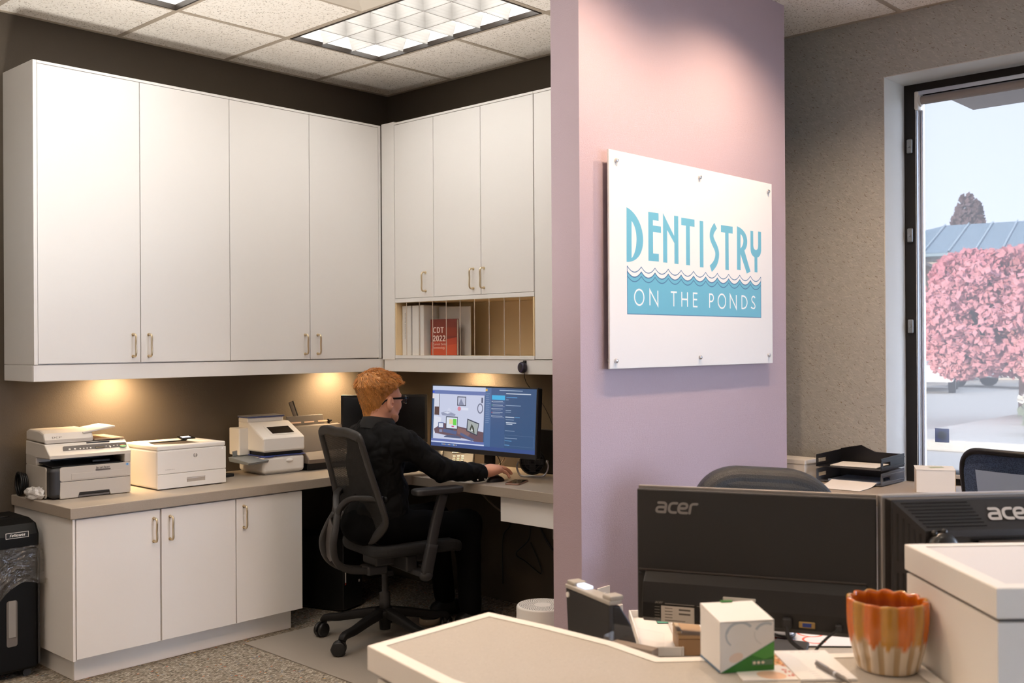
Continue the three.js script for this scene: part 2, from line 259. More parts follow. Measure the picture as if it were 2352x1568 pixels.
// ---------- cabinets ----------
const handleGeo = (() => { const r = 0.005, h = 0.052, d = 0.03; return merge(tube([[0, -h, 0], [0, -h, d - 0.008], [0, -h + 0.008, d], [0, 0, d], [0, h - 0.008, d], [0, h, d - 0.008], [0, h, 0]], r, 40, 10), cyl(0.0075, 0.0075, 0.003, 14, 0, -h, 0.0015, Math.PI / 2), cyl(0.0075, 0.0075, 0.003, 14, 0, h, 0.0015, Math.PI / 2)); })();
function door(parent, x0, x1, y0, y1, z, hx, hy) {                // front face at z, local frame looking along +z
  const d = obj('door', bx(x0, x1, y0, y1, z - 0.019, z, 0.0015), M.white, parent);
  if (hx !== undefined) obj('handle', handleGeo, M.brass, d, [hx, hy, z]);
  return d;
}
const UZ = -4.695, UY0 = 1.373, UY1 = 2.735;
function upperUnit(label, x0, x1, seam, h1, h2) {
  const t = thing('wall_cabinet', label, 'cabinet', [0, 0, 0], 0);
  obj('carcass', [raw(x0, x1, UY0, UY0 + 0.018, WA, UZ - 0.021), raw(x0, x1, UY1 - 0.022, UY1 - 0.004, WA, UZ - 0.021), raw(x0, x0 + 0.018, UY0 + 0.018, UY1 - 0.022, WA, UZ - 0.021), raw(x1 - 0.018, x1, UY0 + 0.018, UY1 - 0.022, WA, UZ - 0.021), raw(x0 + 0.018, x1 - 0.018, UY0 + 0.018, UY1 - 0.022, WA, WA + 0.006)], M.white, t);
  door(t, x0 + 0.0015, seam - 0.002, UY0 + 0.004, UY1 - 0.014, UZ, h1, 1.458);
  door(t, seam + 0.002, x1 - 0.0015, UY0 + 0.004, UY1 - 0.014, UZ, h2, 1.458);
  obj('top_trim', bx(x0, x1, UY1 - 0.012, UY1, UZ - 0.03, UZ + 0.002), M.white, t);
  return t;
}
{
  const a = upperUnit('tall white two-door wall cabinet above the grey and white printers', 1.93, 2.904, 2.416, 2.376, 2.456);
  obj('end_panel', bx(1.912, 1.9295, UY0 - 0.0, UY1, WA, UZ + 0.002), M.white, a);
  upperUnit('tall white two-door wall cabinet beside the room corner', 2.905, 3.892, 3.403, 3.368, 3.452);
  const v = obj('light_rail', [bx(1.912, 3.93, 1.298, UY0 - 0.001, UZ - 0.02, UZ - 0.004), bx(1.912, 1.93, 1.298, UY0 - 0.001, WA, UZ - 0.021), raw(1.931, 3.93, UY0 - 0.02, UY0 - 0.001, WA, UZ - 0.021)], M.white);
  tag(v, 'long white light rail under the tall wall cabinets over the printers', 'trim');
  // cabinets on the partition wall, front faces the room at x = BX
  const BX = 3.912, L = WB - BX;
  const t = thing('wall_cabinet', 'white three-door wall cabinet with an open pigeonhole shelf below, facing the desk', 'cabinet', [0, 0, 0], 0);
  const inner = new THREE.Group();
  const B = (x0, x1, y0, y1, z0, z1, r = 0.0015) => bx(BX + x0, BX + x1, y0, y1, z0, z1, r);
  obj('carcass', [B(0.021, L, 2.713, 2.731, -4.576, -3.497), B(0.021, L, 1.712, 1.73, -4.576, -3.497), B(0.021, L, 1.73, 2.713, -4.576, -4.558), B(0.021, L, 1.73, 2.713, -3.515, -3.497), B(L - 0.008, L, 1.73, 2.713, -4.558, -3.515), B(0, 0.02, 1.695, 1.7175, -4.576, -3.497), B(0, 0.02, 1.373, 1.392, -4.576, -3.497)], M.white, t);
  obj('shelf_box', [B(0.021, L, 1.695, 1.7115, -4.576, -3.497), B(0.021, L, 1.373, 1.391, -4.576, -3.497), B(L - 0.012, L, 1.391, 1.695, -4.576, -3.497), B(0.002, L - 0.013, 1.392, 1.694, -4.5765, -4.566), B(0.002, L - 0.013, 1.392, 1.694, -3.508, -3.497)], M.pigeonWood, t);
  for (let k = 0; k < 9; k++) { const z = -4.481 + 0.11 * k; const dv = obj('divider', B(0.007, L - 0.014, 1.386, 1.7, z - 0.0012, z + 0.0012, 0.0003), phys('#ffffff', 0.02, { transmission: 1, thickness: 0, ior: 1.12 }), t); obj('divider_edge', B(0.004, 0.0068, 1.386, 1.7, z - 0.0016, z + 0.0016, 0.0004), std('#cdbcab', 0.3), dv); }
  for (const [z0, z1, hz] of [[-4.574, -4.247, -4.312], [-4.243, -3.877, -3.932], [-3.873, -3.499, -3.852]]) {
    const d = obj('door', B(0, 0.019, 1.719, 2.721, z0, z1), M.white, t);
    obj('handle', handleGeo, M.brass, d, [BX, 1.805, hz], [0, -Math.PI / 2, 0]);
  }
  obj('top_trim', B(-0.002, 0.028, 2.723, 2.735, -4.576, -3.497), M.white, t);
  const u = thing('wall_cabinet', 'narrow white full-height wall cabinet panel meeting the mauve sign wall', 'cabinet');
  obj('carcass', raw(BX + 0.021, WB, 1.373, 2.731, -3.494, -2.49), M.white, u);
  obj('door', B(0, 0.019, 1.376, 2.721, -3.492, -2.99), M.white, u);
  obj('door', B(0, 0.019, 1.376, 2.721, -2.986, -2.49), M.white, u);
  obj('top_trim', B(-0.002, 0.028, 2.723, 2.735, -3.494, -2.49), M.white, u);
  const f = obj('corner_filler', [bx(3.893, 3.9105, 1.373, 2.735, -4.71, -4.695), bx(BX - 0.001, BX + 0.02, 1.366, 2.742, -4.69, -4.578)], M.white);
  tag(f, 'narrow white filler strip where the two runs of wall cabinets meet', 'filler strip');
  const r = obj('light_rail', [bx(BX + 0.004, BX + 0.02, 1.298, 1.372, -4.68, -2.49), raw(BX + 0.021, WB, 1.353, 1.372, -4.68, -2.49)], M.white);
  tag(r, 'white light rail under the pigeonhole shelf, a purple round gadget stuck on it', 'trim');
  // warm lights under the cabinets
  for (const [x, z, lab] of [[2.42, -4.88, 'small round warm light under the cabinet over the big printer'], [3.78, -4.88, 'small round warm light under the cabinet beside the room corner'], [4.1, -4.2, 'small round warm light under the pigeonhole shelf']]) {
    const p = thing('under_cabinet_light', lab, 'light', [x, 1.345, z]);
    obj('body', cyl(0.034, 0.036, 0.014, 24, 0, 0.001, 0), M.whitePlastic, p);
    obj('lamp', cyl(0.028, 0.028, 0.003, 24, 0, -0.0075, 0), lampMat(WARM, 2.5), p);
    const s = new THREE.SpotLight(new THREE.Color().setRGB(1, 0.7, 0.4), 8.5, 0, 1.42, 0.7, 2);
    s.intensity = z > -4.5 ? 2.6 : 3.4; s.position.set(x, 1.334, z); s.target.position.set(x + (z > -4.5 ? 0.12 : 0), 1.1, z - (z > -4.5 ? 0 : 0.12)); s.shadow.radius = 3; s.castShadow = true; scene.add(s, s.target);
  }
  // base cabinets
  const BZ = -4.411;
  function baseUnit(label, x0, x1) { const t = thing('base_cabinet', label, 'cabinet'); obj('carcass', [raw(x0, x1, 0.1, 0.712, WA, BZ - 0.021)], M.white, t); return t; }
  const b1 = baseUnit('white two-door base cabinet under the printers', 1.967, 2.756);
  door(b1, 1.971, 2.358, 0.106, 0.708, BZ, 2.327, 0.618); door(b1, 2.366, 2.752, 0.106, 0.708, BZ, 2.407, 0.618);
  obj('end_panel', bx(1.9545, 1.9665, 0.1, 0.713, WA, BZ + 0.001), M.white, b1);
  const b2 = baseUnit('white single-door base cabinet beside the dark knee space', 2.757, 3.143);
  door(b2, 2.757, 3.14, 0.106, 0.708, BZ, 2.797, 0.618);
  const k = obj('toe_kick', [bx(1.985, 3.11, 0, 0.0995, -4.48, -4.47), bx(1.985, 1.995, 0, 0.0995, WA, -4.481), bx(3.1, 3.11, 0, 0.0995, WA, -4.481)], M.white);
  tag(k, 'recessed toe kick under the white base cabinets', 'toe kick');
  const ct = obj('countertop', metric(slab([[1.941, -5.029], [1.941, -4.398], [3.33, -4.398], [3.62, -4.11], [3.62, -2.49], [4.248, -2.49], [4.248, -5.029]], 0.714, 0.762, 0.003)), M.laminate);
  tag(ct, 'grey-beige laminate worktop running round the corner under the printers and monitors', 'worktop');
  const dr = thing('drawer_unit', 'shallow white pencil drawer hung under the worktop', 'drawer');
  obj('drawer_front', bx(3.66, 3.679, 0.588, 0.7125, -3.50, -2.52), M.white, dr);
  obj('drawer_body', raw(3.68, 4.1, 0.61, 0.712, -3.48, -2.54), M.white, dr);
  obj('lock_bracket', [bx(3.70, 3.712, 0.53, 0.609, -3.2, -3.17, 0.003)], std('#77706a', 0.5), dr);
}
// chair mat
tag(obj('chair_mat', metric(slab([[2.79, -4.40], [3.72, -4.40], [3.72, -2.7], [2.76, -2.7]], 0.0005, 0.006, 0.0015)), M.mat), 'smooth grey-brown chair mat on the carpet under the swivel chair', 'floor mat');
// ---------- sign ----------
const SIGN = canvasTex(2000, 1342, (g) => {
  g.fillStyle = '#e2e2e2'; g.fillRect(0, 0, 2000, 1342); g.scale(2, 2);
  const blue = '#6bb0c9', line = '#4a7299';
  const poly = (...loops) => { g.beginPath(); for (const l of loops) { l.forEach((p, i) => i ? g.lineTo(p[0], p[1]) : g.moveTo(p[0], p[1])); g.closePath(); } g.fill('evenodd'); };
  g.fillStyle = blue;
  g.beginPath(); g.moveTo(88, 169); g.bezierCurveTo(140, 180, 176, 222, 176, 265); g.bezierCurveTo(176, 318, 130, 340, 87, 340); g.closePath(); g.moveTo(115, 210); g.bezierCurveTo(133, 224, 140, 245, 140, 264); g.bezierCurveTo(140, 290, 130, 315, 114, 327); g.closePath(); g.fill('evenodd');
  poly([[204, 173], [262, 173], [262, 198], [230, 198], [230, 215], [275, 215], [275, 236], [230, 236], [230, 305], [262, 305], [262, 330], [204, 330]]);
  poly([[286, 169], [350, 240], [350, 173], [375, 173], [375, 332], [351, 332], [351, 264], [310, 224], [310, 331], [286, 331]]);
  poly([[392, 176], [473, 176], [473, 201], [444, 201], [444, 333], [420, 333], [420, 201], [392, 201]]);
  poly([[504, 177], [527, 177], [527, 336], [504, 336]]);
  g.strokeStyle = blue; g.lineWidth = 25; g.lineJoin = 'round'; g.beginPath(); g.moveTo(606, 186); g.bezierCurveTo(590, 200, 576, 212, 580, 228); g.bezierCurveTo(586, 248, 616, 262, 615, 286); g.bezierCurveTo(613, 310, 600, 322, 573, 338); g.stroke();
  poly([[640, 181], [719, 181], [719, 206], [691, 206], [691, 337], [668, 337], [668, 206], [640, 206]]);
  g.fillStyle = blue; g.beginPath(); g.moveTo(748, 177); g.bezierCurveTo(790, 182, 819, 200, 819, 226); g.bezierCurveTo(819, 244, 812, 253, 799, 261); g.lineTo(841, 335); g.lineTo(815, 344); g.lineTo(772, 276); g.lineTo(772, 333); g.lineTo(747, 333); g.closePath(); g.moveTo(773, 203); g.bezierCurveTo(788, 210, 793, 220, 792, 229); g.bezierCurveTo(790, 241, 782, 249, 772, 255); g.closePath(); g.fill('evenodd');
  g.beginPath(); g.moveTo(842, 186); g.lineTo(862, 186); g.lineTo(862, 238); g.quadraticCurveTo(864, 254, 880, 254); g.quadraticCurveTo(896, 254, 897, 238); g.lineTo(897, 185); g.lineTo(919, 185); g.lineTo(919, 250); g.quadraticCurveTo(918, 276, 891, 281); g.lineTo(891, 336); g.lineTo(870, 336); g.lineTo(870, 281); g.quadraticCurveTo(842, 274, 842, 250); g.closePath(); g.fill();
  const wave = (y) => { const n = 11, w = 825 / n; g.moveTo(90, y); for (let k = 0; k < n; k++) g.quadraticCurveTo(90 + (k + 0.5) * w, y + 36, 90 + (k + 1) * w, y); };
  g.beginPath(); wave(368); g.lineTo(915, 502); g.lineTo(90, 502); g.closePath(); g.fillStyle = blue; g.fill();
  g.strokeStyle = line; g.lineWidth = 2.6;
  g.beginPath(); wave(352); g.stroke(); g.lineWidth = 3.4; g.beginPath(); wave(368); g.stroke(); g.lineWidth = 2.8; g.beginPath(); wave(382); g.stroke();
  g.lineWidth = 2.6; g.beginPath(); g.moveTo(90, 352); g.lineTo(90, 502); g.lineTo(915, 502); g.lineTo(915, 352); g.stroke();
  g.strokeStyle = '#e6eaec'; g.lineWidth = 5.4; g.lineCap = 'butt'; g.lineJoin = 'miter';
  const t = 424, b = 473, L = (...p) => { g.beginPath(); p.forEach((q, i) => i ? g.lineTo(...q) : g.moveTo(...q)); g.stroke(); }, O = (x0, x1) => { g.beginPath(); g.ellipse((x0 + x1) / 2, (t + b) / 2, (x1 - x0) / 2, (b - t) / 2, 0, 0, 7); g.stroke(); };
  O(128, 178); L([211, b], [211, t], [255, b], [255, t]); L([329, t + 2], [364, t + 2]); L([346, t], [346, b]); L([393, t], [393, b]); L([427, t], [427, b]); L([393, 448], [427, 448]); L([488, t + 2], [463, t + 2], [463, b - 2], [488, b - 2]); L([463, 447], [486, 447]);
  g.beginPath(); g.moveTo(564, b); g.lineTo(564, t + 2); g.lineTo(574, t + 2); g.bezierCurveTo(594, t + 2, 594, t + 27, 574, t + 27); g.lineTo(564, t + 27); g.stroke();
  O(619, 669); L([699, b], [699, t], [741, b], [741, t]); g.beginPath(); g.moveTo(779, t + 2); g.bezierCurveTo(828, t - 2, 828, b + 2, 779, b - 2); g.closePath(); g.stroke();
  g.beginPath(); g.moveTo(873, t + 7); g.bezierCurveTo(858, t - 8, 838, t + 12, 857, t + 23); g.bezierCurveTo(884, t + 34, 872, b + 6, 843, b - 8); g.stroke();
});
{
  const s = thing('sign', 'white acrylic dental office sign with pale blue lettering and waves, mounted on the mauve wall', 'sign', [3.604, 1.764, -2.32]);
  const w = 0.598, h = 0.4025;
  obj('panel', bx(-w, w, -h, h, -0.005, 0.0015, 0.0008), phys('#e2e2e2', 0.3, { specularIntensity: 0.3 }), s);
  obj('print', plane(2 * w - 0.003, 2 * h - 0.003, 0, 0, 0.0021), phys('#ffffff', 0.3, { map: SIGN, specularIntensity: 0.3 }), s);
  for (const [x, y] of [[-0.555, 0.365], [0.005, 0.366], [0.56, 0.365], [-0.563, -0.373], [0, -0.368], [0.558, -0.366]]) obj('standoff', [mv(lathe([[0, 0.012], [0.006, 0.0115], [0.0085, 0.008], [0.0085, -0.037], [0, -0.037]], 20), x, y, 0, Math.PI / 2)], M.steel, s);
}
// ---------- reception counter (two heights, one continuous run) ----------
{
  const bend = (o) => { const k = Math.SQRT1_2; return o; };
  const outer = [[1.292, -1.60], [1.633, -1.60], [1.640, -1.42], [1.636, -1.25], [1.612, -1.128], [1.955, -0.802], [2.40, -0.37], [2.16, -0.10], [1.69, -0.545], [1.26, -0.95], [1.235, -1.33]];
  const cut = [[1.292, -1.60], [1.633, -1.60], [1.640, -1.42], [1.636, -1.25], [1.612, -1.128], [1.953, -0.804], [1.697, -0.554], [1.225, -1.02], [1.235, -1.33]];
  const ring = (pts, e) => { const s = shape(pts.map((p) => [p[0], -p[1]])); s.holes.push(new THREE.Path(inset(pts, e).map((p) => new THREE.Vector2(p[0], -p[1])))); return s; };
  function inset(pts, e) { const n = pts.length, out = []; let A = 0; for (let i = 0; i < n; i++) { const p = pts[i], q = pts[(i + 1) % n]; A += p[0] * q[1] - q[0] * p[1]; } const sgn = Math.sign(A); for (let i = 0; i < n; i++) { const a = pts[(i + n - 1) % n], p = pts[i], c = pts[(i + 1) % n]; const n1 = nrm(a, p, sgn), n2 = nrm(p, c, sgn), d = 1 + n1[0] * n2[0] + n1[1] * n2[1]; out.push([p[0] + (n1[0] + n2[0]) / d * e, p[1] + (n1[1] + n2[1]) / d * e]); } return out; }
  function nrm(a, b, s) { const dx = b[0] - a[0], dz = b[1] - a[1], l = Math.hypot(dx, dz); return [-dz / l * s, dx / l * s]; }
  const lay = (s, y0, y1, bev) => mv(ext(s, y1 - y0, bev), 0, y0, 0, -Math.PI / 2);
  const t = thing('reception_counter', 'low curved reception counter with a white edge band and beige laminate top', 'counter');
  obj('edge_band', lay(ring(cut, 0.026), 0.817, 0.866, 0.0025), M.whiteEdge, t);
  obj('laminate_top', metric(slab(inset(cut, 0.0262), 0.82, 0.8648)), M.beige, t);
  obj('base_panel', slab(inset(cut, 0.016), 0.0, 0.802, 0), M.whiteEdge, t);
  obj('reveal_strip', slab(inset(cut, 0.03), 0.8025, 0.8165), M.charcoal, t);
  const hi = [[1.9545, -0.802], [2.40, -0.366], [2.147, -0.111], [1.699, -0.552]];
  const u = thing('raised_counter', 'taller white counter section with a pale top, stepping up beside the orange pot', 'counter');
  obj('edge_band', lay(ring(hi, 0.026), 1.022, 1.071, 0.0025), M.whiteEdge, u);
  obj('top_panel', metric(slab(inset(hi, 0.0262), 1.03, 1.0698)), phys('#ddd8d4', 0.35), u);
  obj('body', slab(inset(hi, 0.003), 0, 1.016, 0.001), M.whiteEdge, u);
  obj('joint', slab(inset(hi, 0.007), 1.0165, 1.0217), M.greyPlastic, u);
  const d = thing('reception_desk', 'beige desk surface below the counter, under the monitors and papers', 'desk');
  obj('desk_top', metric(slab([[1.66, -1.585], [2.62, -1.585], [2.62, -0.95], [2.30, -0.50], [2.0, -0.79], [1.645, -1.127], [1.672, -1.25]], 0.708, 0.74, 0.002)), M.beige, d);
  obj('desk_leg', bx(2.52, 2.58, 0, 0.7075, -1.55, -1.0), M.whiteEdge, d);
}
// ---------- things on the counter ----------
{
  // carton: 13 cm, white with a green corner
  const print = canvasTex(512, 512, (g, w, h) => {
    g.fillStyle = '#e9e6e2'; g.fillRect(0, 0, w, h);
    g.strokeStyle = '#b9c0c4'; g.lineWidth = 26; g.lineCap = 'butt'; g.beginPath(); g.arc(190, 130, 130, 3.3, 5.6); g.stroke(); g.lineWidth = 16; g.beginPath(); g.arc(190, 130, 134, 2.3, 3.3); g.stroke();
    g.lineWidth = 26; g.beginPath(); g.arc(440, 130, 110, 3.6, 5.2); g.stroke(); g.strokeStyle = '#dcdad6'; g.lineWidth = 14; g.beginPath(); g.arc(440, 130, 114, 2.0, 3.4); g.stroke();
    g.fillStyle = 'rgba(232,170,130,0.28)'; g.beginPath(); g.ellipse(150, 360, 70, 46, -0.4, 0, 7); g.fill();
    g.fillStyle = '#2f7a2c'; g.beginPath(); g.moveTo(0, 512); g.lineTo(512, 205); g.lineTo(512, 512); g.fill();
    g.fillStyle = '#4d9a41'; g.beginPath(); g.moveTo(290, 340); g.lineTo(512, 215); g.lineTo(512, 360); g.lineTo(420, 390); g.fill();
    g.strokeStyle = '#8fa6a0'; g.lineWidth = 7; g.beginPath(); g.moveTo(0, 512); g.lineTo(512, 205); g.stroke();
    g.fillStyle = 'rgba(120,130,140,0.55)'; g.fillRect(300, 396, 200, 54); g.fillStyle = '#e8dccb'; for (const x of [322, 362, 404]) { g.beginPath(); g.arc(x, 423, 15, 0, 7); g.fill(); }
  });
  const t = thing('carton', 'white cardboard carton with a green corner, on the counter before a black monitor', 'box', [1.677, 0.8655, -1.003], -0.66);
  const s = 0.0515, h = 0.09;
  const card = std('#ebe8e4', 0.6);
  obj('box_body', bx(-s, s, 0, h, -s, s, 0.0012), card, t);
  obj('printed_front', plane(2 * s - 0.001, h - 0.001, 0, h / 2, s + 0.0006), std('#ffffff', 0.45, { map: print }), t);
  obj('lid_flap', [mv(bx(-s, s, 0, 0.0015, -2 * s, 0, 0.0006), 0, h + 0.0005, s, 0.09), mv(prof([[-s, 0], [s, 0], [-s, 0.011]], -s, -s + 0.001, 0), 0, h + 0.0002, 0), mv(prof([[-s, 0], [s, 0], [-s, 0.011]], s - 0.001, s, 0), 0, h + 0.0002, 0)], card, t);
  obj('green_tab', bx(-0.012, 0.010, h + 0.0102, h + 0.014, -s - 0.0012, -s + 0.006, 0.0004), std('#2f7a2c', 0.5), t);
  obj('blue_edge', [bx(-s - 0.0006, -s + 0.0004, 0.0003, 0.005, -s, s, 0.0003)], std('#55708a', 0.5), t);
  // fluted pot with two glazes
  const n = 14, seg = n * 12, rows = 44, P = [], C = [], I = [];
  const prY = [[0.047, 0], [0.052, 0.003], [0.0555, 0.02], [0.0625, 0.05], [0.0675, 0.08], [0.0695, 0.105], [0.0695, 0.13], [0.069, 0.1385], [0.066, 0.1415], [0.0625, 0.139], [0.061, 0.12], [0.058, 0.07], [0.05, 0.02], [0, 0.012]];
  const curve = new THREE.CatmullRomCurve3(prY.map((p) => new THREE.Vector3(p[0], p[1], 0)), false, 'centripetal');
  const lin = (h) => new THREE.Color(h), orange = lin('#cf6a0c'), amber = lin('#b98a2c'), cream = lin('#d9c6ac'), olive = lin('#a8834a'), inside = lin('#a9552c');
  for (let j = 0; j <= rows; j++) { const q = curve.getPoint(j / rows); for (let i = 0; i <= seg; i++) {
    const a = i / seg * Math.PI * 2, f = Math.cos(a * n), k = Math.min(1, q.y / 0.02), out = j < rows * 0.66;
    const r = q.x + (q.x > 0.02 ? (Math.abs(f) ** 0.7 * Math.sign(f)) * 0.0028 * k : 0), y = q.y + (q.y > 0.12 ? (q.y - 0.12) / 0.02 * 0.003 * (Math.sqrt(Math.max(0, (f + 1) / 2)) - 0.6) : 0);
    P.push(r * Math.cos(a), y, r * Math.sin(a));
    const wob = perlin.noise(Math.cos(a) * 9, Math.sin(a) * 9, 3.1) * 0.012 - 0.006 * f, edge = 0.062 + wob, m = THREE.MathUtils.smoothstep(y, edge - 0.002, edge + 0.002), v = 0.5 + 0.5 * Math.cos(a * 7);
    const st = 0.5 + 0.5 * perlin.noise(Math.cos(a) * 26, y * 14, Math.sin(a) * 26), top = orange.clone().lerp(amber, THREE.MathUtils.smoothstep(v + 0.5 * st - 0.25, 0.35, 0.75) * 0.85), low = cream.clone().lerp(olive, THREE.MathUtils.smoothstep(-f + 0.4 * st, 0.25, 0.8) * 0.75);
    const c = out ? low.lerp(top, m) : inside.clone().lerp(orange, THREE.MathUtils.smoothstep(y, 0.115, 0.135)); C.push(c.r, c.g, c.b);
  } }
  for (let j = 0; j < rows; j++) for (let i = 0; i < seg; i++) { const a = j * (seg + 1) + i; I.push(a, a + seg + 1, a + 1, a + 1, a + seg + 1, a + seg + 2); }
  const g = new THREE.BufferGeometry(); g.setAttribute('position', new THREE.Float32BufferAttribute(P, 3)); g.setAttribute('color', new THREE.Float32BufferAttribute(C, 3)); g.setAttribute('uv', new THREE.Float32BufferAttribute(new Float32Array(P.length / 3 * 2), 2)); g.setIndex(I); g.computeVertexNormals();
  const pot = obj('flower_pot', g, phys('#ffffff', 0.16, { vertexColors: true, clearcoat: 0.7, clearcoatRoughness: 0.08, side: THREE.DoubleSide })); pot.scale.y = 0.9; pot.position.set(1.834, 0.8652, -0.785); tag(pot, 'fluted ceramic pot glazed orange above and cream below with a scalloped rim', 'pot');
  // leaflet and notepad with pen
  const leaf = canvasTex(512, 400, (c, w, h) => { c.fillStyle = '#f1ece6'; c.fillRect(0, 0, w, h); c.save(); c.beginPath(); c.moveTo(30, 8); c.lineTo(500, 8); c.lineTo(500, 250); c.quadraticCurveTo(380, 120, 200, 200); c.quadraticCurveTo(90, 250, 30, 120); c.fill(); c.clip(); c.fillStyle = '#c98b4e'; c.fillRect(0, 0, w, h); for (let i = 0; i < 240; i++) { c.fillStyle = ['#e08a3c', '#b5652b', '#efb98a', '#f3d9be', '#c9482d', '#9a7a34', '#f0c38e'][(rnd() * 7) | 0]; c.beginPath(); c.ellipse(rnd() * w, rnd() * 260, rr(6, 34), rr(4, 18), rnd() * 3, 0, 7); c.fill(); } c.restore(); c.fillStyle = '#eac0a2'; c.beginPath(); c.ellipse(270, 330, 120, 60, 0.1, 0, 7); c.fill(); c.fillStyle = '#c9492f'; for (let i = 0; i < 20; i++) { c.beginPath(); c.arc(rr(400, 500), rr(240, 390), rr(4, 12), 0, 7); c.fill(); } });
  const lf = thing('leaflet', 'printed leaflet with an orange food picture, half under the carton', 'leaflet', [1.70, 0.8652, -0.965], -0.785);
  obj('sheet', bx(-0.057, 0.053, 0, 0.0012, -0.06, 0.09, 0.0003), std('#efeae4', 0.6), lf); obj('printed_side', plane(0.108, 0.148, -0.002, 0.00155, 0.015, -Math.PI / 2), std('#ffffff', 0.4, { map: leaf }), lf);
  const nt = canvasTex(512, 640, (c, w, h) => { c.fillStyle = '#ecebe9'; c.fillRect(0, 0, w, h); c.fillStyle = '#b9bcc2'; c.font = '26px sans-serif'; for (const [x, s2] of [[150, 44], [230, 36], [300, 52], [370, 70]]) c.fillRect(x, 34, s2, 10); c.strokeStyle = '#d3d2d0'; for (let y = 470; y < 640; y += 46) for (const x of [150, 270, 390]) { c.fillStyle = '#c3c5c9'; c.fillRect(x, y, 60, 9); } });
  const pad = thing('notepad', 'white printed notepad lying between the carton and the pot, a grey pen on it', 'notepad', [1.763, 0.8652, -0.903], -0.785);
  obj('pad', bx(-0.047, 0.054, 0, 0.004, -0.07, 0.1, 0.0006), M.paper, pad); obj('printed_sheet', plane(0.1, 0.169, 0.0035, 0.0043, 0.015, -Math.PI / 2), std('#ffffff', 0.7, { map: nt }), pad);
  const pen = thing('pen', 'grey metal ballpoint pen lying across the white notepad', 'pen', [1.742, 0.8745, -0.872], -0.575);
  obj('barrel', mv(lathe([[0, -0.03], [0.0035, -0.03], [0.0045, -0.02], [0.0046, 0.06], [0.0038, 0.066], [0.002, 0.078], [0.0006, 0.084], [0, 0.084]], 16), 0, 0, 0.02, Math.PI / 2), std('#77716b', 0.35, { metalness: 0.6 }), pen);
  obj('clip', bx(-0.0012, 0.0012, 0.0045, 0.006, -0.012, 0.03, 0.0004), M.steel, pen); obj('grip_ring', cyl(0.0049, 0.0049, 0.006, 16, 0, 0, 0.055, Math.PI / 2), M.steel, pen);
}
// ---------- decals: flat print on objects ----------
const decal = (w, h, px, draw, more) => ({ geo: plane(w, h), mat: alphaMat(canvasTex(px, Math.round(px * h / w), (g, W, H) => { g.clearRect(0, 0, W, H); draw(g, W, H); }), more) });
function put(parent, name, d, pos, rot) { return obj(name, d.geo, d.mat, parent, pos, rot); }
const word = (text, font, color, tiltless = true) => (g, W, H) => { g.fillStyle = color; g.textAlign = 'center'; g.textBaseline = 'middle'; g.font = font.replace('#', String(Math.round(H * 0.86))); const m = g.measureText(text).width; g.translate(W / 2, H / 2); g.scale(W * 0.97 / m, 1); g.fillText(text, 0, 0); };
const D = 0.762;
const white2 = phys('#e6e2dc', 0.4), grey2 = phys('#bdb5aa', 0.45), lid2 = phys('#d5cdc2', 0.45);
